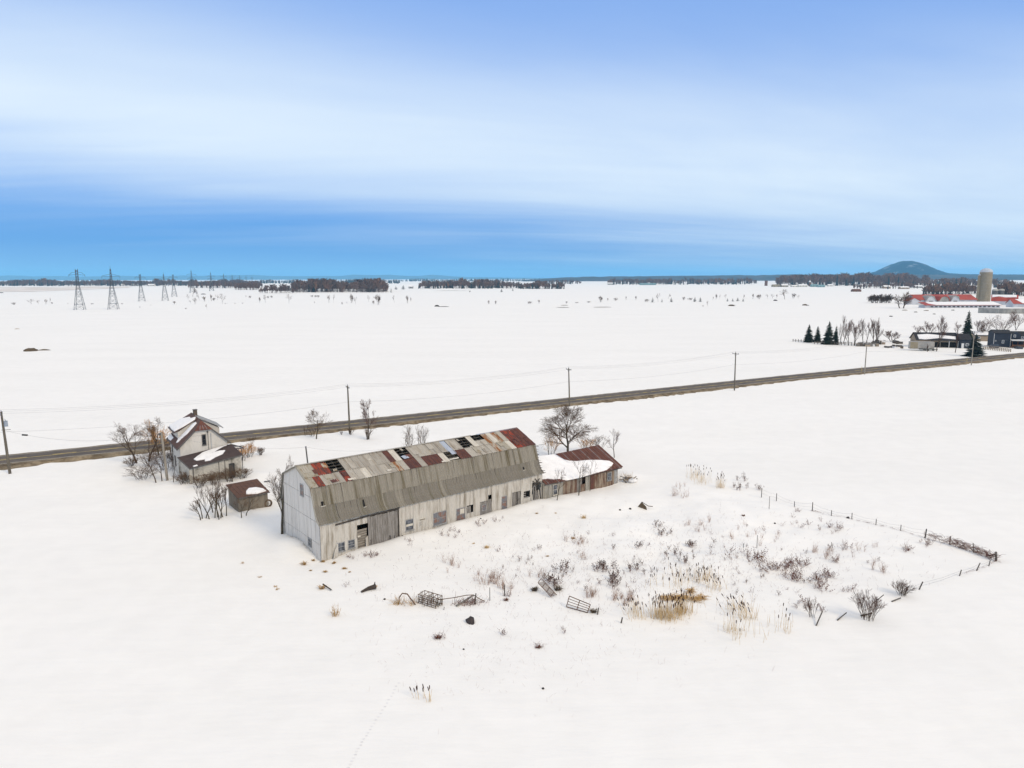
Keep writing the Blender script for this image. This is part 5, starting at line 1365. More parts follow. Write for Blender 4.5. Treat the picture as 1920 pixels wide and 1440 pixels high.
# ------------------------------------------------------------------ pylons
M_PYL = mat('pylon_steel', (0.085, 0.10, 0.115), 0.6, 0.15, .2)
def pylon_mesh(kind, r=.17):
    """lattice tower about 42 m tall: body, crossarms"""
    b, a = MB(), MB()
    H_ = 42.0
    def leg(z): return 4.6 * (1 - z / 27) + 1.1 * (z / 27) if z < 27 else 1.1 - .75 * (z - 27) / 15 * (1 if kind == 'point' else .2)
    zs = [0, 6, 11.5, 16.5, 20.5, 24, 27, 30, 33, 36, 39, 42]
    for z0, z1 in zip(zs, zs[1:]):
        w0, w1 = leg(z0), leg(z1)
        c0 = [(-w0, -w0, z0), (w0, -w0, z0), (w0, w0, z0), (-w0, w0, z0)]
        c1 = [(-w1, -w1, z1), (w1, -w1, z1), (w1, w1, z1), (-w1, w1, z1)]
        for i in range(4):
            j = (i + 1) % 4
            b.tube([c0[i], c1[i]], r * 1.25, 4)
            b.tube([c0[i], c1[j]], r * .62, 3); b.tube([c0[j], c1[i]], r * .62, 3)
            if z0 in (6, 16.5, 27, 33): b.tube([c0[i], c0[j]], r * .8, 3)
    for z, ln in ((27.5, 7.5), (34.5, 8.5)) if kind == 'point' else ((29, 7.0), (37, 7.5)):
        for s in (-1, 1):
            w = leg(z)
            for yy in (-w, w):
                a.tube([(s * w, yy, z), (s * ln, 0, z + (.3 if kind == 'point' else -.8))], r * .9, 3)
                a.tube([(s * w, yy, z + 2.4), (s * ln * .6, yy * .5, z + (1.3 if kind == 'point' else 2.0)), (s * ln, 0, z + (.3 if kind == 'point' else -.8))], r * .7, 3)
            a.tube([(s * ln, 0, z), (s * ln, 0, z - 2.2)], r * .8, 3)
    if kind == 'point': a.tube([(0, 0, 41), (0, 0, 45)], r, 3)
    else:
        for s in (-1, 1): a.tube([(s * .9, 0, 40), (s * 1.1, 0, 43)], r, 3)
    return b.mesh('lattice', M_PYL), a.mesh('crossarm', M_PYL)
PY = {'point': pylon_mesh('point'), 'flat': pylon_mesh('flat'), 'farp': pylon_mesh('point', .24)}
def pylon(px, py, ty, kind, label, P=None, H=None, rot=R(17)):
    P = P or G(px, py)
    h = H or hgt(px, py, ty)
    t = thing('pylon', label, 'pylon', P, rot, 'pylons crossing the far left field', h / 44.0)
    a, b = PY[kind]
    link('lattice', a, t); link('crossarm', b, t)
for px, py, ty, k, l in [(150, 581, 502, 'flat', 'nearest flat-topped lattice pylon, leftmost in the field'), (213, 580, 501, 'point', 'nearest pointed lattice pylon, second from the left'), (266, 565, 512, 'flat', 'flat-topped lattice pylon, third from the left'), (310, 564, 512, 'point', 'pointed lattice pylon, fourth from the left'), (327, 556.5, 513, 'flat', 'smaller flat-topped lattice pylon, fifth from the left'), (361, 549, 506, 'point', 'wide-armed pylon rising over the left wood')]:
    pylon(px, py, ty, k, l)
for px, dist, l in [(396, 1800, 'sixth'), (399, 1900, None), (420, 2300, 'seventh'), (436, 2800, 'eighth'), (450, 3300, 'ninth'), (462, 3900, 'tenth'), (473, 4500, 'eleventh')]:
    if l: pylon(0, 0, 0, 'farp', 'tiny distant pylon above the left wood, %s along the line' % l, Vector((PX(px, dist), dist, 0)), 47)
# ------------------------------------------------------------------ far woods: masses nobody could count
M_WOOD = mat('far_wood', (0.165, 0.115, 0.098), 0.95, 0.3, .02, (0.11, 0.08, 0.072))
M_WOODD = mat('far_wood_dark', (0.055, 0.062, 0.060), 0.95, 0.3, .02, (0.035, 0.045, 0.042))
M_WOODR = mat('far_wood_rust', (0.20, 0.112, 0.075), 0.95, 0.3, .02, (0.13, 0.085, 0.07))
def wood(x0, x1, base, top, n, seed, label, depth=1.12, con=.1, mts=None, ragged=.38):
    rnd = random.Random(seed)
    mb = MB()
    for k in range(n):
        px = x0 + (x1 - x0) * rnd.random()
        e = min(1, (px - x0) / (x1 - x0) * 8, (x1 - px) / (x1 - x0) * 8)
        P = G(px, base - .0)
        dq = 1 + (depth - 1) * rnd.random() ** .8
        Q = Vector((P.x * dq, P.y * dq, 0))
        u = px2m(P)
        h = (base - top) * u * (1 - ragged * rnd.random()) * (.72 + .28 * e) * (1.06 + .5 * float(vnoise(np.float64(px / 14), np.float64(seed), 8)) + .22 * float(vnoise(np.float64(px / 3.5), np.float64(seed), 9)))
        h = h * (1 + (dq - 1) * .2)
        if rnd.random() < con:
            w = h * .16
            for q in range(5):
                z0, z1 = h * q / 5 * .95, h * min(1, (q + 1.6) / 5)
                rr = w * (1 - q / 5.6)
                for s in range(5):
                    a0, a1 = 2 * math.pi * s / 5 + q, 2 * math.pi * (s + 1) / 5 + q
                    mb.face([(Q.x + rr * math.cos(a0), Q.y + rr * math.sin(a0), z0 + rr * .1), (Q.x + rr * math.cos(a1), Q.y + rr * math.sin(a1), z0), (Q.x, Q.y, z1)], 1)
            continue
        w = h * rnd.uniform(.2, .36)
        mb.tube([(Q.x, Q.y, -.5), (Q.x + rnd.uniform(-.3, .3), Q.y, h * .75)], [h * .014 + .1, .08], 3)
        for s in range(16):
            a, z0 = rnd.uniform(0, 6.283), h * rnd.uniform(.25, .8)
            r_ = w * rnd.uniform(.4, 1.0)
            z1 = min(h, z0 + h * rnd.uniform(.12, .32))
            t = h * .022 + .18
            p1 = (Q.x + r_ * math.cos(a), Q.y + r_ * math.sin(a), z1)
            mb.face([(Q.x - t, Q.y, z0), (Q.x + t, Q.y, z0), (p1[0] + t, p1[1], p1[2]), (p1[0] - t, p1[1], p1[2])], (0, 0, 2, 0)[k % 4] if s % 5 else 2)
    o = mb.obj('woods', mts or [M_WOOD, M_WOODD, M_WOODR])
    return tag(o, label, 'woods', None, 'stuff')
wood(0, 270, 536.5, 524.5, 1100, 1, 'far grey wood along the left horizon', 1.25, .25)
wood(230, 490, 536.5, 525.5, 1000, 2, 'far grey wood behind the pylons', 1.25, .25)
wood(352, 492, 541, 527.5, 260, 3, 'brown wood left of the main wood', 1.15, .05)
wood(440, 486, 544, 532, 90, 4, 'small brown grove at the edge of the field', 1.06, .02)
wood(486, 552, 550, 534, 60, 5, 'thin open grove left of the main wood', 1.03, .0, None, .5)
wood(548, 728, 548.5, 525.5, 620, 6, 'big brown wood left of centre', 1.16, .02)
wood(484, 750, 532, 524, 520, 7, 'far dark wood behind the big brown wood', 1.3, .8)
wood(740, 1060, 528, 522.5, 600, 8, 'thin dark far wood behind the centre fields', 1.3, .8)
wood(785, 980, 541.5, 525.5, 430, 9, 'brown and green wood right of centre', 1.12, .22)
wood(975, 1058, 542, 529, 160, 10, 'right tail of the brown and green wood', 1.06, .25)
wood(1010, 1090, 533, 525.5, 130, 11, 'small far wood behind the centre wood', 1.2, .2)
wood(1140, 1260, 534, 522, 340, 12, 'far mixed wood beyond the centre right fields', 1.2, .2)
wood(1260, 1420, 534, 523, 300, 13, 'far village trees right of centre', 1.3, .35)
wood(1060, 1500, 526.5, 519.5, 700, 14, 'dark far wood along the right horizon', 1.4, .7)
wood(1455, 1740, 536, 514.5, 1000, 15, 'large rust brown wood on the rise below the blue hill', 1.25, .06, [M_WOODR, M_WOODD, M_WOOD])
wood(1700, 1900, 540, 523, 330, 16, 'mixed village trees behind the red-roofed farm', 1.4, .3)
wood(1730, 1830, 553, 532, 170, 17, 'bare trees right behind the red barn roof', 1.1, .12)
wood(1870, 1935, 556, 527, 150, 18, 'bare trees at the right edge behind the gambrel barn', 1.12, .1)
wood(1600, 1720, 542, 531, 120, 19, 'low trees among the village houses', 1.15, .2)
wood(1750, 1935, 523.5, 516.5, 400, 20, 'far dark wood on the right horizon behind the silo', 1.4, .7)
# ------------------------------------------------------------------ single trees in the far fields (shared meshes)
FARM = []
for s, k in ((401, dict(stems=1, up=.4)), (402, dict(stems=2, up=.3)), (403, dict(stems=1, up=.15, spread=(.5, .95))), (404, dict(stems=4, up=.2)), (405, dict(stems=7, levels=2, up=.1))):
    kk = dict(levels=3, kids=(4, 6), r0=.022, min_r=.005, trunk_frac=.2, sides=(4, 3, 3, 3))
    kk.update(k)
    a, b = grow_tree(s, 1.0, 1.0, **kk)
    FARM.append((a.mesh('trunk', M_BARK), b.mesh('crown', M_TWIG)))
def ftree(px, py, ty, wpx, k, label, group, name='bare_tree', cat='tree'):
    P = G(px, py)
    h, w = max(1.0, hgt(px, py, ty)), wpx * px2m(P)
    t = thing(name, label, cat, P, (px * 7.3) % 6.28, group, (w, w, h))
    a, b = FARM[k]
    link('trunk', a, t); link('crown', b, t)
zc = lambda x, y: (480 + x / 3.692, 480 + y / 3.692)
zr = lambda x, y: (1000 + x / 3.692, 480 + y / 3.692)
zl = lambda x, y: (x / 4, 480 + y / 4)
LB = [(zc, 'small bare tree in the row before the big brown wood', 'scattered row before the big brown wood',
       [(25, 320, 280, 3), (65, 325, 268, 7), (228, 328, 262, 8), (405, 332, 310, 2), (505, 325, 262, 6), (537, 325, 262, 4), (660, 325, 256, 6), (690, 335, 280, 6), (630, 333, 316, 2), (780, 320, 272, 4), (957, 325, 268, 5), (1048, 327, 265, 4), (1072, 320, 282, 3)]),
      (zc, 'low brush tuft before the big brown wood', 'brush tufts before the big brown wood', [(85, 292, 275, 5), (110, 290, 272, 5), (390, 285, 268, 5), (410, 285, 270, 6), (430, 286, 270, 5), (595, 335, 318, 3), (815, 333, 306, 5), (1612, 332, 303, 4), (1658, 332, 306, 4), (1480, 252, 238, 3)]),
      (zr, 'small bare tree in the right-hand far field row', 'row across the right-hand far field',
       [(465, 320, 272, 7), (515, 310, 290, 5), (642, 305, 276, 4), (710, 305, 274, 6), (863, 318, 255, 8), (935, 295, 262, 7), (1265, 300, 258, 3), (1288, 300, 266, 3), (1330, 298, 264, 4), (1458, 298, 264, 4), (1520, 297, 258, 6), (1565, 298, 262, 8), (1620, 297, 262, 5), (1655, 295, 262, 5), (1685, 292, 262, 4), (1798, 293, 255, 7), (1835, 297, 268, 4), (1205, 347, 305, 3), (1240, 305, 280, 4), (40, 330, 300, 3)]),
      (zr, 'dark low bush in the right-hand far field row', 'bushes across the right-hand far field', [(568, 308, 288, 8), (780, 318, 296, 10), (1040, 305, 280, 6), (1090, 305, 287, 9), (230, 328, 312, 4), (1900, 345, 336, 8), (1380, 346, 336, 10), (1175, 350, 340, 3), (380, 322, 312, 8), (300, 326, 319, 8)]),
      (zl, 'small brush in the far left field', 'scattered brush in the far left field', [(235, 362, 322, 9), (290, 362, 328, 6), (345, 362, 320, 6), (375, 360, 308, 3), (388, 360, 345, 3), (1308, 362, 336, 9), (1553, 402, 358, 4), (1758, 362, 350, 4), (1690, 362, 352, 6), (1820, 360, 348, 3), (1048, 388, 378, 3), (1125, 372, 364, 4), (510, 362, 352, 3), (690, 362, 354, 5), (915, 362, 354, 4), (1395, 398, 388, 3), (1845, 308, 296, 3)]),
      (zl, 'dark bare tree in the clump below the wide-armed pylon', 'clump below the wide-armed pylon', [(1410, 337, 285, 4), (1445, 305, 235, 12), (1465, 362, 308, 7), (1475, 305, 250, 8), (1495, 335, 283, 5), (1535, 340, 298, 5), (1585, 337, 283, 7), (1605, 337, 310, 5), (1630, 330, 288, 6), (1430, 360, 330, 4)])]
rf_ = random.Random(9)
def ordinal(k):
    return ['first', 'second', 'third', 'fourth', 'fifth', 'sixth', 'seventh', 'eighth', 'ninth', 'tenth', 'eleventh', 'twelfth', 'thirteenth', 'fourteenth', 'fifteenth', 'sixteenth', 'seventeenth', 'eighteenth', 'nineteenth', 'twentieth'][k]
for zf, lab, grp, lst in LB:
    for ki, (x, y, ty, w) in enumerate(sorted(lst)):
        bush = 'bush' in lab or 'tuft' in lab
        ftree(*zf(x, y), zf(0, ty)[1], w * 1.15, 4 if bush else rf_.randrange(4), ordinal(ki) + ' ' + lab + ' from the left', grp, 'field_bush' if bush else 'bare_tree', 'bush' if bush else 'tree')
ftree(*zc(848, 337), zc(0, 260)[1], 12, 3, 'stout dark bare tree before the right end of the big brown wood', None)
ftree(*zl(1668, 360), zl(0, 280)[1], 10, 2, 'vase-shaped bare tree right of the clump below the wide-armed pylon', None)
ftree(*zr(1740, 299), zr(0, 230)[1], 20, 2, 'broad round bare tree at the right of the long far row', None)
ftree(*zl(105, 366), zl(0, 346)[1], 9, 4, 'low dark bush near the left edge of the far field', None, 'field_bush', 'bush')
ftree(*zl(1878, 316), zl(0, 296)[1], 6, 4, 'dark bush left of the thin open grove', None, 'field_bush', 'bush')
ftree(*zc(1890, 331), zc(0, 312)[1], 11, 4, 'dark double bush alone in the field right of centre', None, 'field_bush', 'bush')
for i, (x, y, ty, w) in enumerate([(825, 320, 283, 7), (890, 320, 292, 4), (955, 318, 285, 8), (1118, 317, 281, 8), (1155, 317, 281, 8), (1343, 314, 289, 5), (1415, 312, 285, 8), (1452, 314, 290, 5), (1380, 314, 291, 6)]):
    nth = ordinal(sorted([825, 890, 955, 1118, 1155, 1343, 1415, 1452, 1380]).index(x))
    spruce(*zr(x, y), zr(0, ty)[1], w, i, nth + ' small dark spruce from the left in the right-hand far field', 'spruces across the right-hand far field', SPRF[i % 2])
for i, (x, y, ty, w, l) in enumerate([(935, 252, 214, 4, 'narrow dark spruce right of the big brown wood'), (968, 232, 207, 8, 'dark spruce left of a pair beyond the centre field'), (1020, 230, 200, 10, 'broad dark spruce right of a pair beyond the centre field'), (1700, 250, 224, 6, 'dark spruce before the brown and green wood'), (1777, 242, 220, 5, 'slim dark spruce at the right of the brown and green wood')]):
    spruce(*zc(x, y), zc(0, ty)[1], w, i, l, None, SPRF[i % 2])
# ------------------------------------------------------------------ far houses and sheds
def far_house(px, py, wpx, hpx, label, wall, roof=None, rot=0.0, name='far_house', cat='house', silo=False):
    P = G(px, py)
    u = px2m(P)
    w, h = wpx * u, hpx * u
    t = thing(name, label, cat, P, rot)
    d = min(w, 14)
    gable_block(t, -w / 2, w / 2, 0, d, h * .6, h, wall, roof or M_SNOWCAP, .3)
    n = max(1, int(w // 9))
    for k in range(n):
        a = -w / 2 + w * (k + .5) / n
        far_window(t, a - 1.2, a + 1.2, h * .12, h * .45, 0, M_TRIM)
M_TEAL = mat('teal_sheet', (0.20, 0.33, 0.34), .6, .1, .1)
M_CRW = mat('cream_far', (0.60, 0.57, 0.5), .8, .1, .1)
for a in [(1506, 538, 16, 5, 'pale far farm shed at the left end of the rust brown wood', M_CRW), (1528, 538, 12, 5, 'teal far shed before the rust brown wood', M_TEAL, M_TEAL), (1541, 538.5, 12, 4.5, 'second teal far shed further right before the wood', M_TEAL, M_TEAL), (1558, 537, 9, 4, 'small white far house before the rust brown wood', M_CRW),
          (1622, 538, 16, 5, 'white far house left of the village', M_CRW), (1645, 538, 14, 5, 'white far house second in the village row', M_CRW), (1664, 541, 12, 6, 'tan far house third in the village row', M_TAN), (1697, 542, 16, 5, 'low brown far house with snowy roof in the village', M_TAN), (1723, 540, 14, 5, 'grey far house near the left end of the red roof', M_CONCG), (1608, 547, 14, 5, 'rusty brown far shed alone in the field', M_DECK, M_DECK),
          (1822, 540, 16, 5, 'snow-roofed far house left of the silo top', M_CRW), (1812, 530, 14, 4, 'snow-roofed far house on the rise left of the silo', M_CRW), (1890, 533, 9, 3, 'dark far shed on the snowy rise right of the silo', M_JUNK, M_JUNK),
          (1215, 534.5, 30, 3.5, 'long teal greenhouse-like shed far beyond the centre right field', M_TEAL, M_TEAL), (1225, 531, 10, 6, 'white far house above the long teal shed', M_CRW), (1456, 538, 14, 4.5, 'tan far barn left of a pair at the rust brown wood', M_CONC, M_CONC), (1472, 538, 12, 5, 'tan far barn right of a pair at the rust brown wood', M_CONC), (1494, 538, 18, 3.5, 'long low white far shed left of the teal sheds', M_CRW),
          (172, 534.5, 9, 3.5, 'white far house before the left horizon wood', M_CRW), (205, 534.5, 10, 3, 'white far house between the two nearest pylons', M_CRW), (252, 536, 12, 4, 'white far house behind the third pylon', M_CRW), (283, 536.5, 12, 4, 'white far house left of the fourth pylon', M_CRW), (228, 535.5, 8, 3, 'small white far house right of the pointed pylon', M_CRW), (118, 533, 6, 3, 'tiny white far house before the left horizon wood', M_CRW),
          (770, 541, 8, 6, 'grey far house right of the big brown wood', M_CONCG), (918, 538.5, 10, 4, 'white far shed before the brown and green wood', M_CRW), (1145, 534, 10, 4, 'grey far shed beyond the centre right field', M_CONCG), (1700, 520.5, 10, 4, 'white far building at the foot of the blue hill', M_CRW)]:
    far_house(*a)
P = G(1518, 537)
sl_ = thing('far_silo', 'white-domed far silo at the left end of the rust brown wood', 'silo', P)
u = px2m(P)
MB().tube([(0, 0, -1), (0, 0, 8 * u)], [2.0 * u] * 2, 14).obj('body', M_WOODR, sl_)
MB().tube([(0, 0, u * (8 + 3 * b)) for a, b in prev], [max(.05, 2.2 * u * a) for a, b in prev], 14).obj('dome', M_TRIMW, sl_, smooth_=True)
P = G(1437, 536)
ck = MB().box(-4, 4, 0, 8, -1, 18).box(-4.5, 4.5, -.5, 8.5, 18, 19).obj('brick_tower', M_WOODR, None, P)
tag(ck, 'square rusty brick tower far left of the tan barns', 'tower')
# bare ground showing through the snow in the far fields
def earth(px, py, wpx, dm, hm, seed, label, mt, rot=0.0, name='earth_mound', tail=0):
    P = G(px, py)
    u = px2m(P)
    rn = random.Random(seed)
    mb = MB().blob((0, 0, -.05), wpx * u / 2, dm, hm, 14, 8, jit=.14, rnd=rn)
    if tail: mb.blob((wpx * u * .75, dm * .7, -.05), wpx * u * .45, dm * .18, hm * .5, 10, 6, jit=.2, rnd=rn)
    return tag(mb.obj(name, mt, None, P, (0, 0, rot), True), label, 'mound')
M_EARTH = mat('brown_earth', (0.145, 0.105, 0.062), 0.95, 0.3, .5, (0.10, 0.072, 0.045), bump=.5)
M_EARTHD = mat('dark_earth', (0.065, 0.05, 0.04), .95, .3, .5)
earth(58, 658, 26, 2.4, 1.25, 1, 'bare brown earth mound alone in the snow at the left', M_EARTH, R(8), tail=1)
earth(32, 617, 9, 1.2, .4, 2, 'small pale earth patch beyond the brown mound', mat('pale_earth', (.5, .40, .28), .95, .2, .5))
for i, (x, y, w, l) in enumerate([(zl(5, 277) + (12, 'dark mound at the left edge of the far field')), (zc(1253, 349) + (9, 'dark mound in the far field right of centre')), (zc(1300, 351) + (20, 'thin strip of bare earth right of the dark field mound')), (zc(775, 246) + (10, 'dark heap at the right end of the big brown wood')), (zr(215, 342) + (14, 'grassy earth strip in the far field right of centre')), (zr(480, 355) + (36, 'long strip of stubble in the far field right of centre')), (zr(200, 357) + (26, 'strip of stubble left of the long one')), (zr(1675, 310) + (8, 'dark log-like mound below the broad round tree')), (zl(1525, 288) + (10, 'dark brush mound inside the clump below the pylon')), (zc(1350, 241) + (70, 'long strip of bare ditch before the brown and green wood')), (zr(1370, 346) + (12, 'small brown strip below the row of spruces')), (zr(1880, 342) + (10, 'small brown strip at the right end of the far row'))]):
    earth(x, y, w, 2.0, 1.6 if w < 13 else .5, 20 + i, l, M_EARTHD if 'dark' in l else M_EARTH)
st = MB()
A_, B_ = G(0, 543), G(250, 537.5)
tag(MB().add([(G(-60, 547).x, G(-60, 547).y, .35), (G(60, 547).x, G(60, 547).y, .35), (G(240, 540).x, G(240, 540).y, .35), (G(250, 537).x, G(250, 537).y, .35), (G(-60, 539).x, G(-60, 539).y, .35)], [(0, 1, 2, 3, 4)]).obj('stubble_field', mat('stubble', (.62, .50, .38), .95, .1, .01, (.85, .78, .70), lo=.3, hi=.6)), 'tan stubble field showing through the snow at the far left', kind='structure')
# ------------------------------------------------------------------ the yard before the barn
zA = lambda x, y: (540 + x / 4.571, 1000 + y / 4.571)
zB = lambda x, y: (940 + x / 4.8, 940 + y / 4.8)
zC = lambda x, y: (1160 + x / 3.84, 940 + y / 3.84)
zD = lambda x, y: (1260 + x / 3, 860 + y / 3)
zE = lambda x, y: (640 + x / 3.84, 1200 + y / 3.84)
M_STRAW = mat('straw', (0.58, 0.37, 0.15), 0.95, 0.3, 4, (0.40, 0.24, 0.09))
M_STRAWP = mat('pale_straw', (0.80, 0.60, 0.34), 0.95, 0.25, 4, (0.66, 0.46, 0.22))
M_STEM = mat('weed_stem', (0.22, 0.088, 0.052), 0.95, 0.3, 4, (0.14, 0.06, 0.04))
M_STEMP = mat('weed_stem_pale', (0.36, 0.20, 0.12), 0.95, 0.3, 4, (0.25, 0.13, 0.085))
M_HEAD = mat('seed_head', (0.065, 0.028, 0.016), 0.95, 0.3, 4)
M_RUSTBAR = mat('rusty_bar', (0.11, 0.072, 0.05), 0.8, 0.4, 6, (0.19, 0.10, 0.055))
M_POST = mat('fence_post', (0.085, 0.075, 0.065), .95, .3, 4, (.15, .13, .11))
M_ROCK = mat('dark_rock', (0.075, 0.06, 0.055), .95, .35, 2, (.045, .04, .038), bump=.4)
# ---- weeds
def weed_mesh(seed, heads=True, n=(5, 9), r=.008, lean=.5, mts=None, head_r=.033):
    rnd = random.Random(seed)
    mb = MB()
    for s in range(rnd.randint(*n)):
        a = rnd.uniform(0, 6.283)
        tl = rnd.uniform(.05, lean)
        d = Vector((math.cos(a) * tl, math.sin(a) * tl, 1)).normalized()
        p = Vector((rnd.uniform(-.15, .15), rnd.uniform(-.15, .15), -.1))
        pts_, ln = [p], rnd.uniform(.5, 1.0)
        for k in range(3):
            d = (d + Vector((rnd.uniform(-.2, .2), rnd.uniform(-.2, .2), rnd.uniform(-.1, .05)))).normalized()
            pts_.append(pts_[-1] + d * ln / 3)
        mb.tube(pts_, [r, r * .9, r * .7, r * .5], 3)
        for k in range(rnd.randint(2, 4)):
            q = pts_[rnd.randint(1, 3)]
            dd_ = (d + Vector((rnd.uniform(-1, 1), rnd.uniform(-1, 1), rnd.uniform(-.2, .5)))).normalized()
            e = q + dd_ * rnd.uniform(.12, .32)
            mb.tube([q, e], [r * .7, r * .5], 3)
            if heads: mb.blob(e, head_r, head_r, head_r * 1.2, 5, 4, 1)
        if heads: mb.blob(pts_[-1], head_r, head_r, head_r * 1.3, 5, 4, 1)
    return mb.mesh('weed', mts or [M_STEM, M_HEAD])
WEED = [weed_mesh(s) for s in range(500, 507)]
WEEDR = [weed_mesh(s, mts=[M_STEM, mat('red_brown_head', (.13, .042, .026), .95, .3, 4)], n=(5, 9), lean=.9) for s in range(510, 515)]
WEEDP = [weed_mesh(s, False, (8, 14), .007, .35, [M_STEMP, M_STEMP]) for s in range(520, 525)]
ry = random.Random(77)
MARKS = [(1255, 1145, 'golden cattail stand'), (1627, 1140, 'bushy dark shrub'), (1860, 1045, 'fence corner'), (1205, 950, 'torn brown sheet'), (800, 1130, 'hay feeder'), (1090, 1138, 'fallen metal gate'), (1020, 1108, 'fallen tube feeder'), (715, 1000, 'plank sliding door'), (600, 1045, 'barn near corner'), (940, 960, 'barn right end'), (1100, 930, 'low snowy shed'), (1310, 895, 'reddish cattail clump'), (1690, 1105, 'dense rounded shrub'), (882, 1162, 'dark boulder'), (1094, 968, 'bright golden straw tuft'), (1735, 1008, 'thick fence post'), (795, 1305, 'lone cattails'), (1330, 1095, 'upper cattail stand'), (1522, 1150, 'small leaning shrub'), (1515, 940, 'fence middle'), (870, 1125, 'bent rail'), (1008, 1214, 'lone dark tuft'), (1418, 1025, 'tall thin stake'), (1394, 968, 'brown upper tuft'), (690, 1105, 'dark broken log')]
def where(P):
    q = np.array([P.x, P.y, P.z - CAM_H])
    k = q.dot(_fw)
    x, y = 960 + FPX * q.dot(CR) / k, 720 - FPX * q.dot(CU) / k
    mx, my, nm = min(MARKS, key=lambda t: (t[0] - x) ** 2 + (2 * (t[1] - y)) ** 2)
    dx, dy = x - mx, 2 * (y - my)
    far = 'well ' if math.hypot(dx, dy) > 55 else ''
    d = ('right of' if dx > 0 else 'left of') if abs(dx) > abs(dy) else ('just below' if dy > 0 else 'just above')
    return (far + d).replace('well just', 'well') + ' the ' + nm
def weeds(lst, meshes, label, group, hgt_m=(.7, 1.2), name='dry_weed'):
    for px, py, n, sp in lst:
        for k in range(n):
            P = G(px + ry.gauss(0, sp), py + ry.gauss(0, sp * .42))
            s = ry.uniform(*hgt_m)
            o = link(name, ry.choice(meshes), None, P, (0, 0, ry.uniform(0, 6.28)))
            o.scale = (s * ry.uniform(.8, 1.2), s * ry.uniform(.8, 1.2), s)
            w_ = where(P)
            tag(o, label + ' ' + w_, 'weed', label + ' ' + w_)
weeds([(1127, 1068, 12, 11), (1148, 1086, 6, 9), (1152, 1098, 4, 8), (1182, 1072, 4, 8), (1060, 1070, 5, 10), (1040, 1092, 6, 8), (1048, 1098, 4, 6)], WEED, 'dark-headed dry weed', 'weeds left of the cattails')
weeds([(1500, 1058, 9, 11), (1425, 1052, 9, 12), (1465, 1066, 12, 11), (1500, 1083, 11, 11), (1545, 1085, 13, 10), (1535, 1104, 7, 8), (1430, 1070, 6, 14), (1390, 1045, 6, 14)], WEEDR, 'tangled reddish dry weed', 'weeds right of the cattails')
weeds([(1250, 1000, 9, 10), (1232, 988, 4, 8), (1295, 1024, 7, 5), (1260, 1040, 7, 11), (1285, 1052, 4, 8), (1205, 1025, 3, 5)], WEED, 'small dark-headed dry weed', 'weeds above the cattails', (.5, .9))
weeds([(1548, 986, 6, 9), (1572, 994, 5, 6), (1503, 985, 4, 6), (1500, 960, 3, 5), (1592, 1030, 5, 6), (1565, 1052, 4, 6), (1700, 1032, 6, 7), (1738, 1020, 6, 6), (1590, 1108, 4, 6), (1510, 1135, 4, 8), (1540, 1145, 2, 5)], WEEDR, 'small reddish dry weed', 'weeds near the right fence', (.5, .95))
weeds([(705, 1040, 7, 8), (692, 1042, 4, 4), (660, 1046, 4, 4), (840, 1000, 5, 9), (866, 1006, 4, 8), (902, 985, 5, 8), (938, 975, 4, 7), (770, 1018, 4, 6)], WEEDR, 'low pinkish dry weed', 'weeds along the barn', (.4, .75))
weeds([(822, 1194, 4, 5), (1008, 1214, 3, 4), (1060, 1190, 2, 20), (950, 1120, 3, 5), (656, 1098, 2, 4), (945, 1190, 2, 4)], WEEDR, 'lone low dry weed', 'lone weeds before the yard', (.4, .7))
weeds([(920, 1092, 16, 15), (948, 1104, 9, 8), (1108, 1118, 8, 8), (1172, 1124, 14, 12), (1012, 1080, 5, 5), (1095, 1045, 4, 6), (1305, 985, 6, 10), (1560, 1040, 6, 12), (1530, 1035, 4, 5), (1270, 915, 5, 12), (1275, 930, 4, 7), (860, 1060, 5, 20), (1085, 1015, 6, 12), (1370, 1000, 6, 25), (1440, 1010, 6, 25), (1640, 1035, 6, 25), (1650, 1070, 4, 14)], WEEDP, 'pale thin dry grass tuft', 'pale grass tufts in the yard', (.7, 1.3), 'grass_tuft')
weeds([(1395, 900, 3, 7), (1385, 916, 5, 8), (1420, 918, 3, 5)], WEED, 'dark dry weed at the fence', 'weeds at the fence top', (.7, 1.0))
weeds([(1010, 1040, 8, 30), (1120, 1020, 8, 35), (1210, 1050, 8, 30), (1330, 1030, 10, 45), (1450, 1000, 8, 45), (1600, 1030, 8, 50), (1400, 1090, 10, 40), (1180, 1090, 8, 25), (1290, 1070, 8, 30), (1090, 1085, 8, 30), (1480, 1110, 6, 30), (960, 1070, 6, 30)], WEED + WEEDR, 'thin scattered dry weed', None, (.3, .75))
# fine stems poking out of the snow: nobody could count them
fs2 = MB()
for k in range(2700):
    faint = k % 6 == 0
    if k % 6 in (1, 2): px, py = ry.gauss(1330, 180), ry.gauss(1050, 50)
    elif not faint: px, py = ry.gauss(1080, 250), ry.gauss(1065, 42)
    else: px, py = ry.gauss(960, 190), ry.gauss(1210, 55)
    if py < 960 + max(0, (px - 600)) * -.05 + max(0, 1100 - px) * .14: continue
    if px > 1560 and py > 1120 or px < 640: continue
    P = G(px, py)
    h = ry.uniform(.1, .42)
    if k % 5 == 0 and not faint: fs2.blob(P + Vector((ry.uniform(-.1, .1), 0, h)), .026, .026, .035, 4, 3, 1)
    r_ = .005 if faint else .0075
    fs2.tube([P - Vector((0, 0, .05)), P + Vector((ry.uniform(-.3, .3), ry.uniform(-.3, .3), h))], [r_, r_ * .6], 3, 2 if faint else 0)
tag(fs2.obj('dead_grass_stems', [M_STEM, M_HEAD, M_STEMP]), 'fine pale dead stems scattered through the snow of the yard', 'dead grass', None, 'stuff')
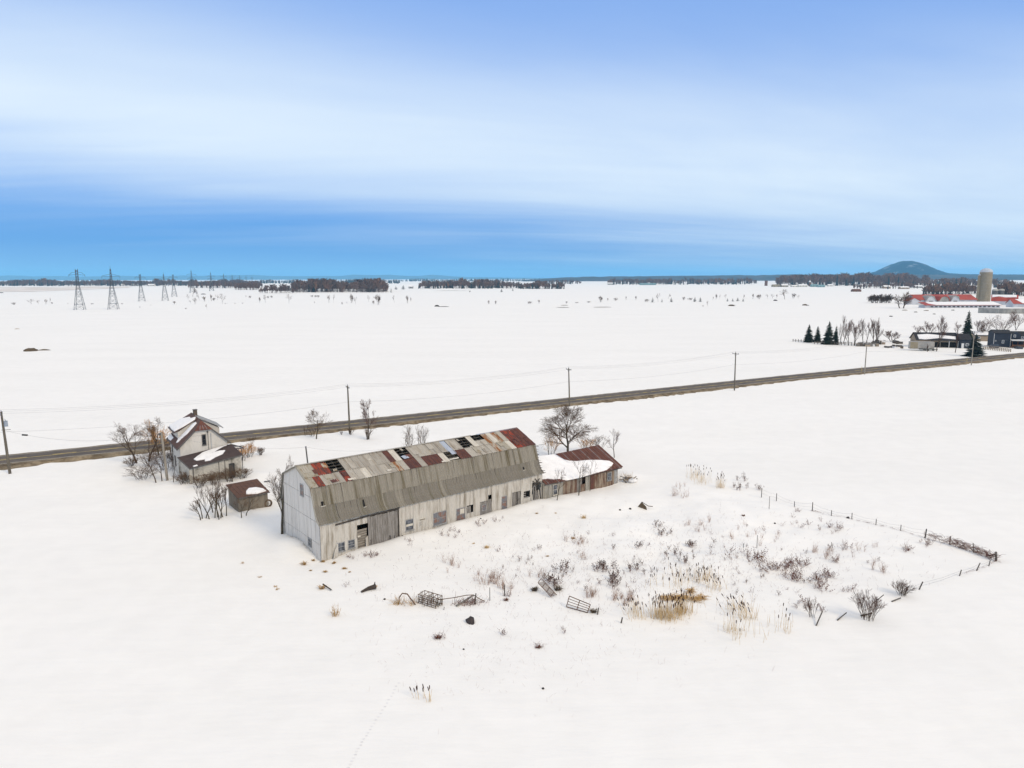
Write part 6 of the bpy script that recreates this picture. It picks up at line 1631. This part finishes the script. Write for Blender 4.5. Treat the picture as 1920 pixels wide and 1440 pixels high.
# ---- straw tufts
def tuft(px, py, s, seed, label, mt=None, flat=.6, n=46, name='straw_tuft', group=None):
    rnd = random.Random(seed)
    mb = MB()
    for k in range(n):
        a = rnd.uniform(0, 6.283)
        tl = rnd.uniform(.2, flat * 2.2)
        d = Vector((math.cos(a) * tl, math.sin(a) * tl, 1)).normalized()
        p = Vector((rnd.uniform(-.3, .3) * s, rnd.uniform(-.2, .2) * s, -.05))
        m_ = p + d * s * rnd.uniform(.3, .55)
        e = m_ + (d + Vector((math.cos(a) * .6, math.sin(a) * .6, -.7))).normalized() * s * rnd.uniform(.2, .5)
        w = Vector((-math.sin(a), math.cos(a), 0)) * .02 * (1 + s * .3)
        mb.face([p - w, p + w, m_ + w, m_ - w]); mb.face([m_ - w, m_ + w, e])
    o = mb.obj(name, mt or M_STRAW, None, G(px, py))
    return tag(o, label, 'straw', group)
for i, (z, x, y, s, l, mt) in enumerate([
        (zA, 140, 268, .9, 'brown straw tuft left of the barn near corner', None), (zA, 218, 232, .5, 'small straw tuft against the barn gable corner', None), (zA, 300, 246, .6, 'straw tuft at the foot of the barn near corner', None), (zA, 395, 258, .6, 'straw tuft right of the barn near corner', None), (zA, 485, 305, .55, 'low straw tuft below the first barn windows', None), (zA, 320, 333, .5, 'flat straw wisp below the barn near corner', None), (zA, 195, 320, .35, 'tiny straw wisp left of the barn corner', None), (zA, 530, 332, .3, 'tiny straw wisp below the first barn windows', None),
        (zA, 290, 475, .9, 'straw tuft with a stick in the snow below the barn corner', None), (zA, 745, 460, .5, 'straw tuft at the end of the dark log', None), (zA, 1705, 125, .75, 'bright straw tuft in the snow before the barn middle', M_STRAWP), (zA, 1590, 88, .35, 'tiny straw wisp nearer the barn middle', M_STRAWP),
        (zB, 740, 152, 1.0, 'bright golden straw tuft before the low shed', M_STRAWP), (zB, 320, 110, .4, 'small straw tuft before the right end of the barn', None), (zB, 490, 108, .35, 'small straw wisp right of the one before the barn end', M_STRAWP), (zB, 645, 335, .5, 'brown straw tuft in the middle of the yard', None), (zB, 415, 495, .35, 'small straw tuft left of the weed thicket', None),
        (zA, 1285, 900, .7, 'reddish tuft alone in the snow below the hay feeder', M_STEM), (zB, 330, 1318, .55, 'dark brown tuft alone in the near snow', M_STEM), (zA, 1870, 575, .6, 'brown tuft beside the twin stakes', M_STEM), (zC, 900, 105, .55, 'brown tuft in the upper yard', M_STEM), (zC, 1030, 400, .35, 'orange tuft in the weeds right of the cattails', None)]):
    tuft(*z(x, y), s * .8, 600 + i, l, mt)
weeds([(629, 1155, 3, 1.5)], [weed_mesh(530, False, (8, 12), .012, .35, [M_STRAW, M_STRAW])], 'upright tan twig bunch', 'tan twig bunch in the near left snow', (.9, 1.2), 'twig_bunch')
for px, py in ((455, 1056), (487, 1082), (520, 1105), (515, 1100)):
    tuft(px, py, .35, int(px), 'small straw wisp in the open snow left of the barn', None, .9, 18, group='straw wisps left of the barn')
# ---- cattails
def cattails(lst, label, seed, n, hh=(1.1, 1.9), straw=0, lean=(0, 0)):
    """a stand of cattails: pale stalks, dark heads"""
    rnd = random.Random(seed)
    C0 = G(*lst[0][:2])
    t = thing('cattail_stand', label, 'cattails', C0, 0, 'cattails in the yard')
    st_, hd = MB(), MB()
    for k in range(n):
        px, py, sp = rnd.choice(lst)
        P = G(px + rnd.gauss(0, sp), py + rnd.gauss(0, sp * .3)) - C0
        h = rnd.uniform(*hh)
        e = P + Vector((rnd.gauss(lean[0], .12) * h, rnd.gauss(lean[1], .1) * h, h))
        st_.tube([P - Vector((0, 0, .15)), P.lerp(e, .5) + Vector((rnd.uniform(-.05, .05), 0, 0)), e], [.014, .012, .009], 3)
        d = (e - P).normalized()
        hd.tube([e - d * .05, e + d * .03, e + d * .22, e + d * .28], [.012, .038, .038, .01], 5)
    for k in range(straw):
        px, py, sp = rnd.choice(lst)
        P = G(px + rnd.gauss(0, sp * .9), py + rnd.gauss(0, sp * .35)) - C0
        h = rnd.uniform(.5, 1.5)
        e = P + Vector((rnd.gauss(0, .12) * h, rnd.gauss(0, .12) * h, h))
        st_.tube([P - Vector((0, 0, .1)), e], [.017, .008], 3)
    tag(st_.obj('stalks', M_STRAWP, t), kind='stuff'); tag(hd.obj('seed_heads', M_HEAD, t), kind='stuff')
cattails([(1240, 1158, 12), (1262, 1160, 14), (1280, 1148, 10)], 'dense golden cattail stand in the middle of the near yard', 1, 75, (1.0, 2.1), 250)
cattails([(1340, 1105, 14), (1325, 1085, 12), (1300, 1090, 16)], 'cattail stand up the slope right of the golden one', 2, 40, (.6, 1.3), 60, (-.2, 0))
cattails([(1390, 1150, 16), (1375, 1140, 14), (1405, 1160, 12)], 'leaning cattails right of the golden stand', 3, 26, (.6, 1.2), 60, (-.5, .2))
cattails([(1392, 1190, 26), (1370, 1185, 10)], 'thin pale reeds standing in the near snow right of the golden stand', 4, 6, (1.2, 2.0), 46)
cattails([(1460, 1172, 14), (1470, 1185, 9)], 'sparse cattails at the right of the pale reeds', 5, 6, (1.2, 2.0), 16)
cattails([(1190, 1150, 12), (1200, 1160, 10)], 'sparse cattails left of the golden stand', 6, 20, (.8, 1.5), 30, (-.3, 0))
cattails([(1255, 1100, 18), (1270, 1085, 20)], 'short cattails behind the golden stand', 7, 26, (.6, 1.3), 14)
cattails([(1318, 905, 8), (1300, 895, 8)], 'reddish cattail clump at the upper left end of the fence', 8, 26, (1.2, 2.0), 50)
cattails([(1350, 914, 5)], 'small cattail clump right of the reddish one at the fence', 9, 16, (1.1, 2.0), 30)
cattails([(788, 1310, 6), (806, 1316, 4)], 'few lone cattails in the near snow at the bottom', 10, 9, (.5, 1.0), 4, (-.3, .2))
def flat_straw(lst, label, seed, n):
    rnd = random.Random(seed)
    C0 = G(*lst[0][:2])
    mb = MB()
    for k in range(n):
        px, py, sp = rnd.choice(lst)
        P = G(px + rnd.gauss(0, sp), py + rnd.gauss(0, sp * .3)) - C0 + Vector((0, 0, rnd.uniform(.0, .35)))
        a = rnd.gauss(.3, .6)
        e = P + Vector((math.cos(a), math.sin(a), rnd.uniform(-.15, .2))) * rnd.uniform(.3, .8)
        mb.tube([P, e], [.016, .01], 3)
    tag(mb.obj('matted_straw', M_STRAW, None, C0), label, 'straw', 'matted straw among the cattails')
flat_straw([(1262, 1122, 9), (1278, 1124, 9), (1245, 1124, 7)], 'brown matted straw behind the golden cattail stand', 1, 260)
flat_straw([(1312, 1123, 6), (1300, 1127, 6)], 'brown matted straw right of the golden cattail stand', 2, 150)
flat_straw([(1291, 1111, 3)], 'small tuft of matted straw above the golden cattail stand', 3, 60)
# ---- wire fence on the right
fence = thing('wire_fence', 'sagging wire fence of weathered posts around the right side of the yard', 'fence', G(*zD(1820, 575)))
F0 = fence.location.copy()
posts = [(503, 218, 165, 0, .05), (587, 238, 195, 0, .05), (688, 270, 240, 0, .05), (789, 294, 245, 0, .06), (896, 321, 290, 0, .05), (1011, 341, 305, 0, .05), (1147, 373, 340, 0, .05), (1286, 405, 372, 0, .05), (1422, 447, 395, .1, .08), (1562, 483, 436, 0, .06), (1697, 526, 475, -.15, .05), (1824, 576, 524, -.12, .11), (1780, 604, 570, .2, .05), (1708, 630, 586, .45, .06), (1614, 659, 625, .3, .06), (1384, 736, 692, .5, .07), (1300, 768, 716, .45, .06)]
tp_ = []
for x, y, ty, ln, r_ in posts:
    P = G(*zD(x, y)); h = hgt(*zD(x, y), zD(0, ty)[1])
    e = P + Vector((ln * h, 0, h))
    MB().tube([P - F0 - Vector((0, 0, .3)), e - F0], [r_, r_ * .85], 6, cap=True).obj('post', M_POST, fence)
    tp_.append((P, e))
for f_ in (.45, .85):
    path = []
    for (p, e), (p2, e2) in zip(tp_, tp_[1:]):
        a, b = p.lerp(e, f_) - F0, p2.lerp(e2, f_) - F0
        path += [a, a.lerp(b, .5) - Vector((0, 0, .12))]
    path.append(tp_[-1][0].lerp(tp_[-1][1], f_) - F0)
    MB().tube(path, .008, 3).obj('wire', M_WIRE, fence)
MB().bar(G(*zD(1766, 552)) - F0 + Vector((0, 0, .1)), tp_[11][0].lerp(tp_[11][1], .75) - F0, .08, .08).obj('corner_brace', M_POST, fence)
P = G(*zD(546, 282))
# vine tangle along the fence near its corner
tg = MB()
for k in range(620):
    i = ry.choice([8, 9, 9, 10, 10, 10, 9])
    t = ry.random()
    p = tp_[i][0].lerp(tp_[i + 1][0], t) - F0 + Vector((ry.gauss(0, .15), ry.gauss(0, .15), ry.uniform(0, .7)))
    d = (tp_[i + 1][0] - tp_[i][0]).normalized() * ry.uniform(-.8, .8) + Vector((0, 0, ry.uniform(-.4, .4)))
    tg.tube([p, p + d * .5 + Vector((0, 0, ry.uniform(.0, .15))), p + d], [.016, .013, .008], 3)
for k in range(140):
    i = ry.choice([11, 12, 13, 3, 4, 5, 6, 7])
    t = ry.random()
    p = tp_[i][0].lerp(tp_[i + 1][0], t) - F0 + Vector((ry.gauss(0, .08), ry.gauss(0, .08), ry.uniform(0, .2)))
    d = (tp_[i + 1][0] - tp_[i][0]).normalized() * ry.uniform(-.7, .7)
    tg.tube([p, p + d], [.010, .006], 3)
tag(tg.obj('vine_tangle', M_STEM, fence), kind='stuff')
def stick(a, b, r_, label, mt=None, name='fallen_post', za=.05, zb=.12, cat='post'):
    A, B = G(*a), G(*b)
    A.z += za; B.z += zb
    return tag(MB().tube([A, B], [r_, r_ * .85], 6, cap=True).obj(name, mt or M_POST), label, cat)
def stake(px, py, ty, r_, label, lean=0, name='stake'):
    P = G(px, py); h = hgt(px, py, ty)
    return tag(MB().tube([(0, 0, -.2), (lean * h, 0, h)], [r_, r_ * .8], 6, cap=True).obj(name, M_POST, None, P), label, 'stake')
stick(zD(1236, 806), zD(1286, 790), .06, 'fallen post lying right of the bushy shrub')
stick(zD(930, 911), zD(980, 884), .06, 'fallen post lying left of the bushy shrub', zb=.3)
stick(zD(811, 941), zD(844, 894), .06, 'tilted fallen post lying at the near edge left of the shrub', zb=.6)
stick(zD(1062, 886), zD(1125, 882), .08, 'dark board at the foot of the bushy shrub', zb=.2)
stick(zD(1120, 850), zD(1187, 812), .05, 'slanting pole stuck in the bushy shrub', za=.5, zb=.8)
for x, y, ty, l in [(546, 283, 212, 'thin stake just inside the top of the fence'), (477, 505, 430, 'tall thin stake in the upper yard'), (402, 500, 475, 'short dark stake in the upper yard'), (905, 502, 470, 'short leaning stick in the right yard')]:
    stake(*zD(x, y), zD(0, ty)[1], .035, l, -.3 if 'leaning' in l else 0)
for z, x, y, ty, l, ln, r_ in [(zA, 1730, 576, 465, 'left one of two thin stakes beside the rail', 0, .04), (zA, 1858, 527, 440, 'right one of two thin stakes beside the rail', 0, .045), (zB, 28, 852, 755, 'thin stake left of the fallen tube feeder', 0, .05), (zB, 862, 1018, 958, 'stub post at the end of the fallen gate', .2, .06), (zB, 1075, 1095, 1045, 'dark stub post left of the golden cattails', .25, .07), (zA, 1600, 608, 515, 'thick leaning post at the bent rail', .12, .07), (zA, 1332, 655, 632, 'tiny stub beside the hay feeder', .3, .04)]:
    stake(*z(x, y), z(0, ty)[1], r_, l, ln)
# ---- yard scrap: bent pipe, feeders, gate, rail, logs, stone
def at(z, x, y, h=0.0):
    P = G(*z(x, y)); P.z += h
    return P
def raised(z, x, y, gx_, gy_):
    """a point straight above ground pixel (gx_, gy_) that shows at pixel (x, y)"""
    P = G(*z(gx_, gy_)); P.z += hgt(*z(gx_, gy_), z(x, y)[1])
    return P
a, b = at(zA, 950, 605), at(zA, 1092, 612)
hB = raised(zA, 1000, 513, 1000, 606).z
pb = thing('bent_pipe', 'bent dark pipe arching out of the snow left of the hay feeder', 'pipe', a)
ar = [a, a.lerp(b, .03) + Vector((0, 0, (hB - a.z) * .6)), a.lerp(b, .22) + Vector((0, 0, (hB - a.z))), a.lerp(b, .52) + Vector((0, 0, (hB - a.z) * .97)), a.lerp(b, .72) + Vector((0, 0, (hB - a.z) * .55)), b]
MB().tube([p - a for p in ar], .06, 6).obj('pipe', M_RUSTBAR, pb)
br_ = MB()
for k in range(70):
    p = (a if ry.random() < .5 else b.lerp(a, .25)) - a + Vector((ry.gauss(0, .3), ry.gauss(0, .25), 0))
    br_.tube([p, p + Vector((ry.gauss(0, .3), ry.gauss(0, .3), ry.uniform(.2, .9)))], [.016, .008], 3)
tag(br_.obj('dead_vines', M_STRAW, pb), kind='stuff')
hf = thing('hay_feeder', 'rusty tubular hay feeder frame tipped over and overgrown in the snow', 'hay feeder', at(zA, 1120, 600))
o0 = hf.location.copy()
cs = [at(zA, 1118, 598) - o0, at(zA, 1268, 645) - o0]
vv = Vector((.55, .95, 0)) * .9
hv = Vector((0, 0, .85))
for k in range(5):
    f = k / 4
    MB().tube([cs[0] + hv * f + vv * 0, cs[1] + hv * f], .035, 5).obj('rail', M_RUSTBAR, hf)
    if k in (0, 2, 4): MB().tube([cs[0] + hv * f + vv, cs[1] + hv * f + vv], .035, 5).obj('rail', M_RUSTBAR, hf)
for f in (0, .25, .5, .75, 1):
    p = cs[0].lerp(cs[1], f)
    MB().tube([p, p + hv, p + hv + vv, p + vv], .035, 5).obj('hoop', M_RUSTBAR, hf)
vi = MB()
for k in range(80):
    p = cs[0].lerp(cs[1], ry.choice([.02, .05, .45, .5, .95, .9, ry.random()])) + vv * ry.random() + Vector((ry.gauss(0, .12), ry.gauss(0, .12), 0))
    vi.tube([p, p + Vector((ry.gauss(0, .2), ry.gauss(0, .2), ry.uniform(.2, 1.1)))], [.018, .009], 3)
tag(vi.obj('dead_vines', M_EARTH, hf), kind='stuff')
rl = thing('bent_rail', 'long bent metal rail propped above the snow right of the hay feeder', 'rail', at(zA, 1430, 612))
o0 = rl.location.copy()
pp = [at(zA, 1285, 600, .35), raised(zA, 1430, 550, 1430, 612), raised(zA, 1530, 530, 1530, 605), raised(zA, 1590, 527, 1590, 600), raised(zA, 1640, 560, 1640, 590), at(zA, 1685, 586, .05)]
MB().tube([p - o0 for p in pp], .04, 5).obj('rail', M_RUSTBAR, rl)
MB().tube([(0, 0, -.1), pp[1] - o0], .025, 4).obj('support', M_RUSTBAR, rl)
db = thing('brush_debris', 'brown brush and broken boards piled under the bent rail', 'debris', at(zA, 1530, 595))
o0 = db.location.copy()
MB().bar(at(zA, 1445, 630, .1) - o0, at(zA, 1590, 560, .35) - o0, .16, .1).obj('board', M_OLDWOOD, db)
bb = MB()
for k in range(110):
    p = at(zA, 1540, 598) - o0 + Vector((ry.gauss(0, .8), ry.gauss(0, .4), 0))
    bb.tube([p, p + Vector((ry.gauss(.15, .3), ry.gauss(.1, .2), ry.uniform(.1, .6)))], [.018, .008], 3)
tag(bb.obj('brush', M_STEM, db), kind='stuff')
def tube_gate(o, pts4, nlong, label, name, brk=0, cross=3, r_=.03, arc=False):
    """a lying frame of tubes between four corners"""
    t = thing(name, label, 'gate' if 'gate' in name else 'feeder', o)
    A, B, C, D_ = [p - o for p in pts4]           # A-B long side, D-C the other
    for k in range(nlong):
        f = k / (nlong - 1)
        MB().tube([A.lerp(D_, f), B.lerp(C, f)], r_ * (1.4 if k in (0, nlong - 1) else 1), 5).obj('rail', M_RUSTBAR, t)
    for k in range(cross):
        f = k / (cross - 1)
        p, q = A.lerp(B, f), D_.lerp(C, f)
        m_ = p.lerp(q, .5) + Vector((0, 0, .35 if arc else 0))
        MB().tube([p, m_, q], r_ * 1.3, 5).obj('crossbar', M_RUSTBAR, t)
    return t
tube_gate(at(zB, 585, 955), [at(zB, 612, 945, 1.0), at(zB, 800, 1000, .75), at(zB, 775, 1006, .05), at(zB, 585, 957, .1)], 5, 'fallen metal tube gate leaning in the snow left of the cattails', 'fallen_gate', cross=3)
tube_gate(at(zB, 340, 800), [at(zB, 330, 812, .9), at(zB, 445, 870, .15), at(zB, 497, 856, .15), at(zB, 385, 800, .9)], 6, 'fallen tube feeder with arched ribs beside the weeds', 'fallen_feeder', cross=4, arc=True)
for i, (x, y, s) in enumerate([(300, 805, .8), (510, 800, .9), (830, 1000, .7)]):
    tuft(*zB(x, y), s, 700 + i, ['dark brush tuft at the left end of the fallen tube feeder', 'dark brush tuft right of the fallen tube feeder', 'brush tuft at the end of the fallen metal gate'][i], M_EARTH, .4, 60, 'brush_tuft')
lg = thing('log', 'dark broken log lying in the snow below the barn windows', 'log', at(zA, 690, 500))
o0 = lg.location.copy()
MB().tube([at(zA, 628, 508, .08) - o0, at(zA, 690, 488, .2) - o0, at(zA, 755, 478, .3) - o0], [.1, .18, .24], 7, cap=True).obj('trunk', M_EARTHD, lg)
MB().tube([at(zA, 735, 482, .2) - o0, at(zA, 748, 478, .75) - o0], [.12, .03], 5, cap=True).obj('stub', M_EARTHD, lg)
stick(zA(300, 460), zA(372, 494), .07, 'stick lying in the straw tuft below the barn corner', M_EARTHD, 'stick', cat='stick', za=.3)
rk = MB().blob((0, 0, .08), .42, .5, .36, 9, 6, jit=.22, rnd=random.Random(12)).obj('boulder', M_ROCK, None, at(zA, 1562, 762), (.2, .3, .4), True)
tag(rk, 'dark brown boulder alone in the snow below the bent rail', 'boulder')
cv_ = thing('sheet_scrap', 'brown torn sheet sticking out of the snow before the low shed', 'scrap', at(zB, 1265, 70))
o0 = cv_.location.copy()
MB().add([at(zB, 1228, 45, .0) - o0, at(zB, 1310, 75, .0) - o0, raised(zB, 1300, 50, 1305, 72) - o0, raised(zB, 1258, 4, 1262, 60) - o0, Vector((0, .35, .1)), Vector((.5, .3, .05))], [(0, 1, 2, 3), (3, 2, 5, 4), (0, 3, 4), (1, 5, 2)]).obj('sheet', M_EARTH, cv_)
MB().tube([raised(zB, 1258, 4, 1262, 60) - o0, raised(zB, 1320, 42, 1322, 66) - o0, raised(zB, 1362, 46, 1362, 62) - o0], [.04, .05, .05], 5, cap=True).obj('stick', M_EARTHD, cv_)
for i, (z, x, y, s, l) in enumerate([(zB, 1068, 78, .14, 'small dark stone left of the torn sheet'), (zB, 1160, 72, .2, 'dark lump of wood beside the torn sheet'), (zC, 1124, 158, .13, 'small dark stone in the upper yard'), (zE, 1453, 353, .10, 'tiny dark clod in the near snow'), (zE, 880, 70, .08, 'tiny dark clod above the lone cattails'), (zD, 990, 335, .2, 'small dark stump under the fence wire'), (zA, 828, 568, .12, 'tiny dark stone left of the bent pipe')]):
    tag(MB().blob((0, 0, .05), s, s * .7, s * .8, 8, 6, jit=.2, rnd=random.Random(i)).obj('stone', M_ROCK, None, at(z, x, y)), l, 'stone')
P = G(1174, 903)
jk = thing('rubble_heap', 'heap of snowy boards and brush at the right end of the low shed', 'rubble', P)
for k in range(12):
    a_ = ry.uniform(0, 3.14)
    c = Vector((ry.uniform(-.6, 1.6), ry.uniform(-.4, .8), ry.uniform(.1, .8)))
    d = Vector((math.cos(a_), math.sin(a_) * .5, ry.uniform(-.4, .5))) * ry.uniform(.4, .9)
    MB().bar(c - d, c + d, .16, .05).obj('board', ry.choice([M_TRIM, M_OLDWOOD, M_EARTH]), jk)
MB().blob((.9, -.2, .25), .7, .5, .35, 10, 6, jit=.1).obj('snow_lump', M_SNOWCAP, jk)
bt = MB()
for k in range(60):
    p = Vector((ry.gauss(.3, .5), ry.gauss(.3, .4), .2))
    bt.tube([p, p + Vector((ry.gauss(0, .3), ry.gauss(0, .3), ry.uniform(.4, 1.2)))], [.015, .008], 3)
tag(bt.obj('brush', M_STRAW, jk), kind='stuff')
# fallen board by the barn front, loose sticks
stick((893, 971), (902, 974), .07, 'short dark plank in the snow before the barn plank door', M_DARKWOOD, 'plank', cat='plank')
# animal tracks: flat discs, the shade inside each print put into their colour
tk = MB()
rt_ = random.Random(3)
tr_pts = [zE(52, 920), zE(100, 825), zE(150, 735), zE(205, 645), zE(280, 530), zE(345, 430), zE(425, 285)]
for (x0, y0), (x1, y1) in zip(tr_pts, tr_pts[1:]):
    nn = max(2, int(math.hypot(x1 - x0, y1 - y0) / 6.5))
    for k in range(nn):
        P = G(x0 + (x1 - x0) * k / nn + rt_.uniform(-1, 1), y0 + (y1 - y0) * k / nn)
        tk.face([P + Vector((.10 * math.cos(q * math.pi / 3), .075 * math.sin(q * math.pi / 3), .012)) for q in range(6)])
tag(tk.obj('animal_tracks', mat('print_shade', (.83, .805, .77), .9, .1, 2)), 'faint line of animal tracks running through the near snow', 'tracks', None, 'stuff')

# ------------------------------------------------------------------ air
hm = bpy.data.materials.new('haze')
hm.use_nodes = True
hm.node_tree.nodes.clear()
pv = N(hm.node_tree, 'ShaderNodeVolumePrincipled')
setin(pv, Density=HAZE, Anisotropy=0.0)
pv.inputs['Color'].default_value = (0.25, 0.66, 1.0, 1)
ho = N(hm.node_tree, 'ShaderNodeOutputMaterial')
hm.node_tree.links.new(pv.outputs[0], ho.inputs['Volume'])
tag(MB().box(-30000, 30000, -2500, 30000, -3, 340).obj('haze', hm), 'thin blue winter haze over the plain', 'haze', None, 'stuff')
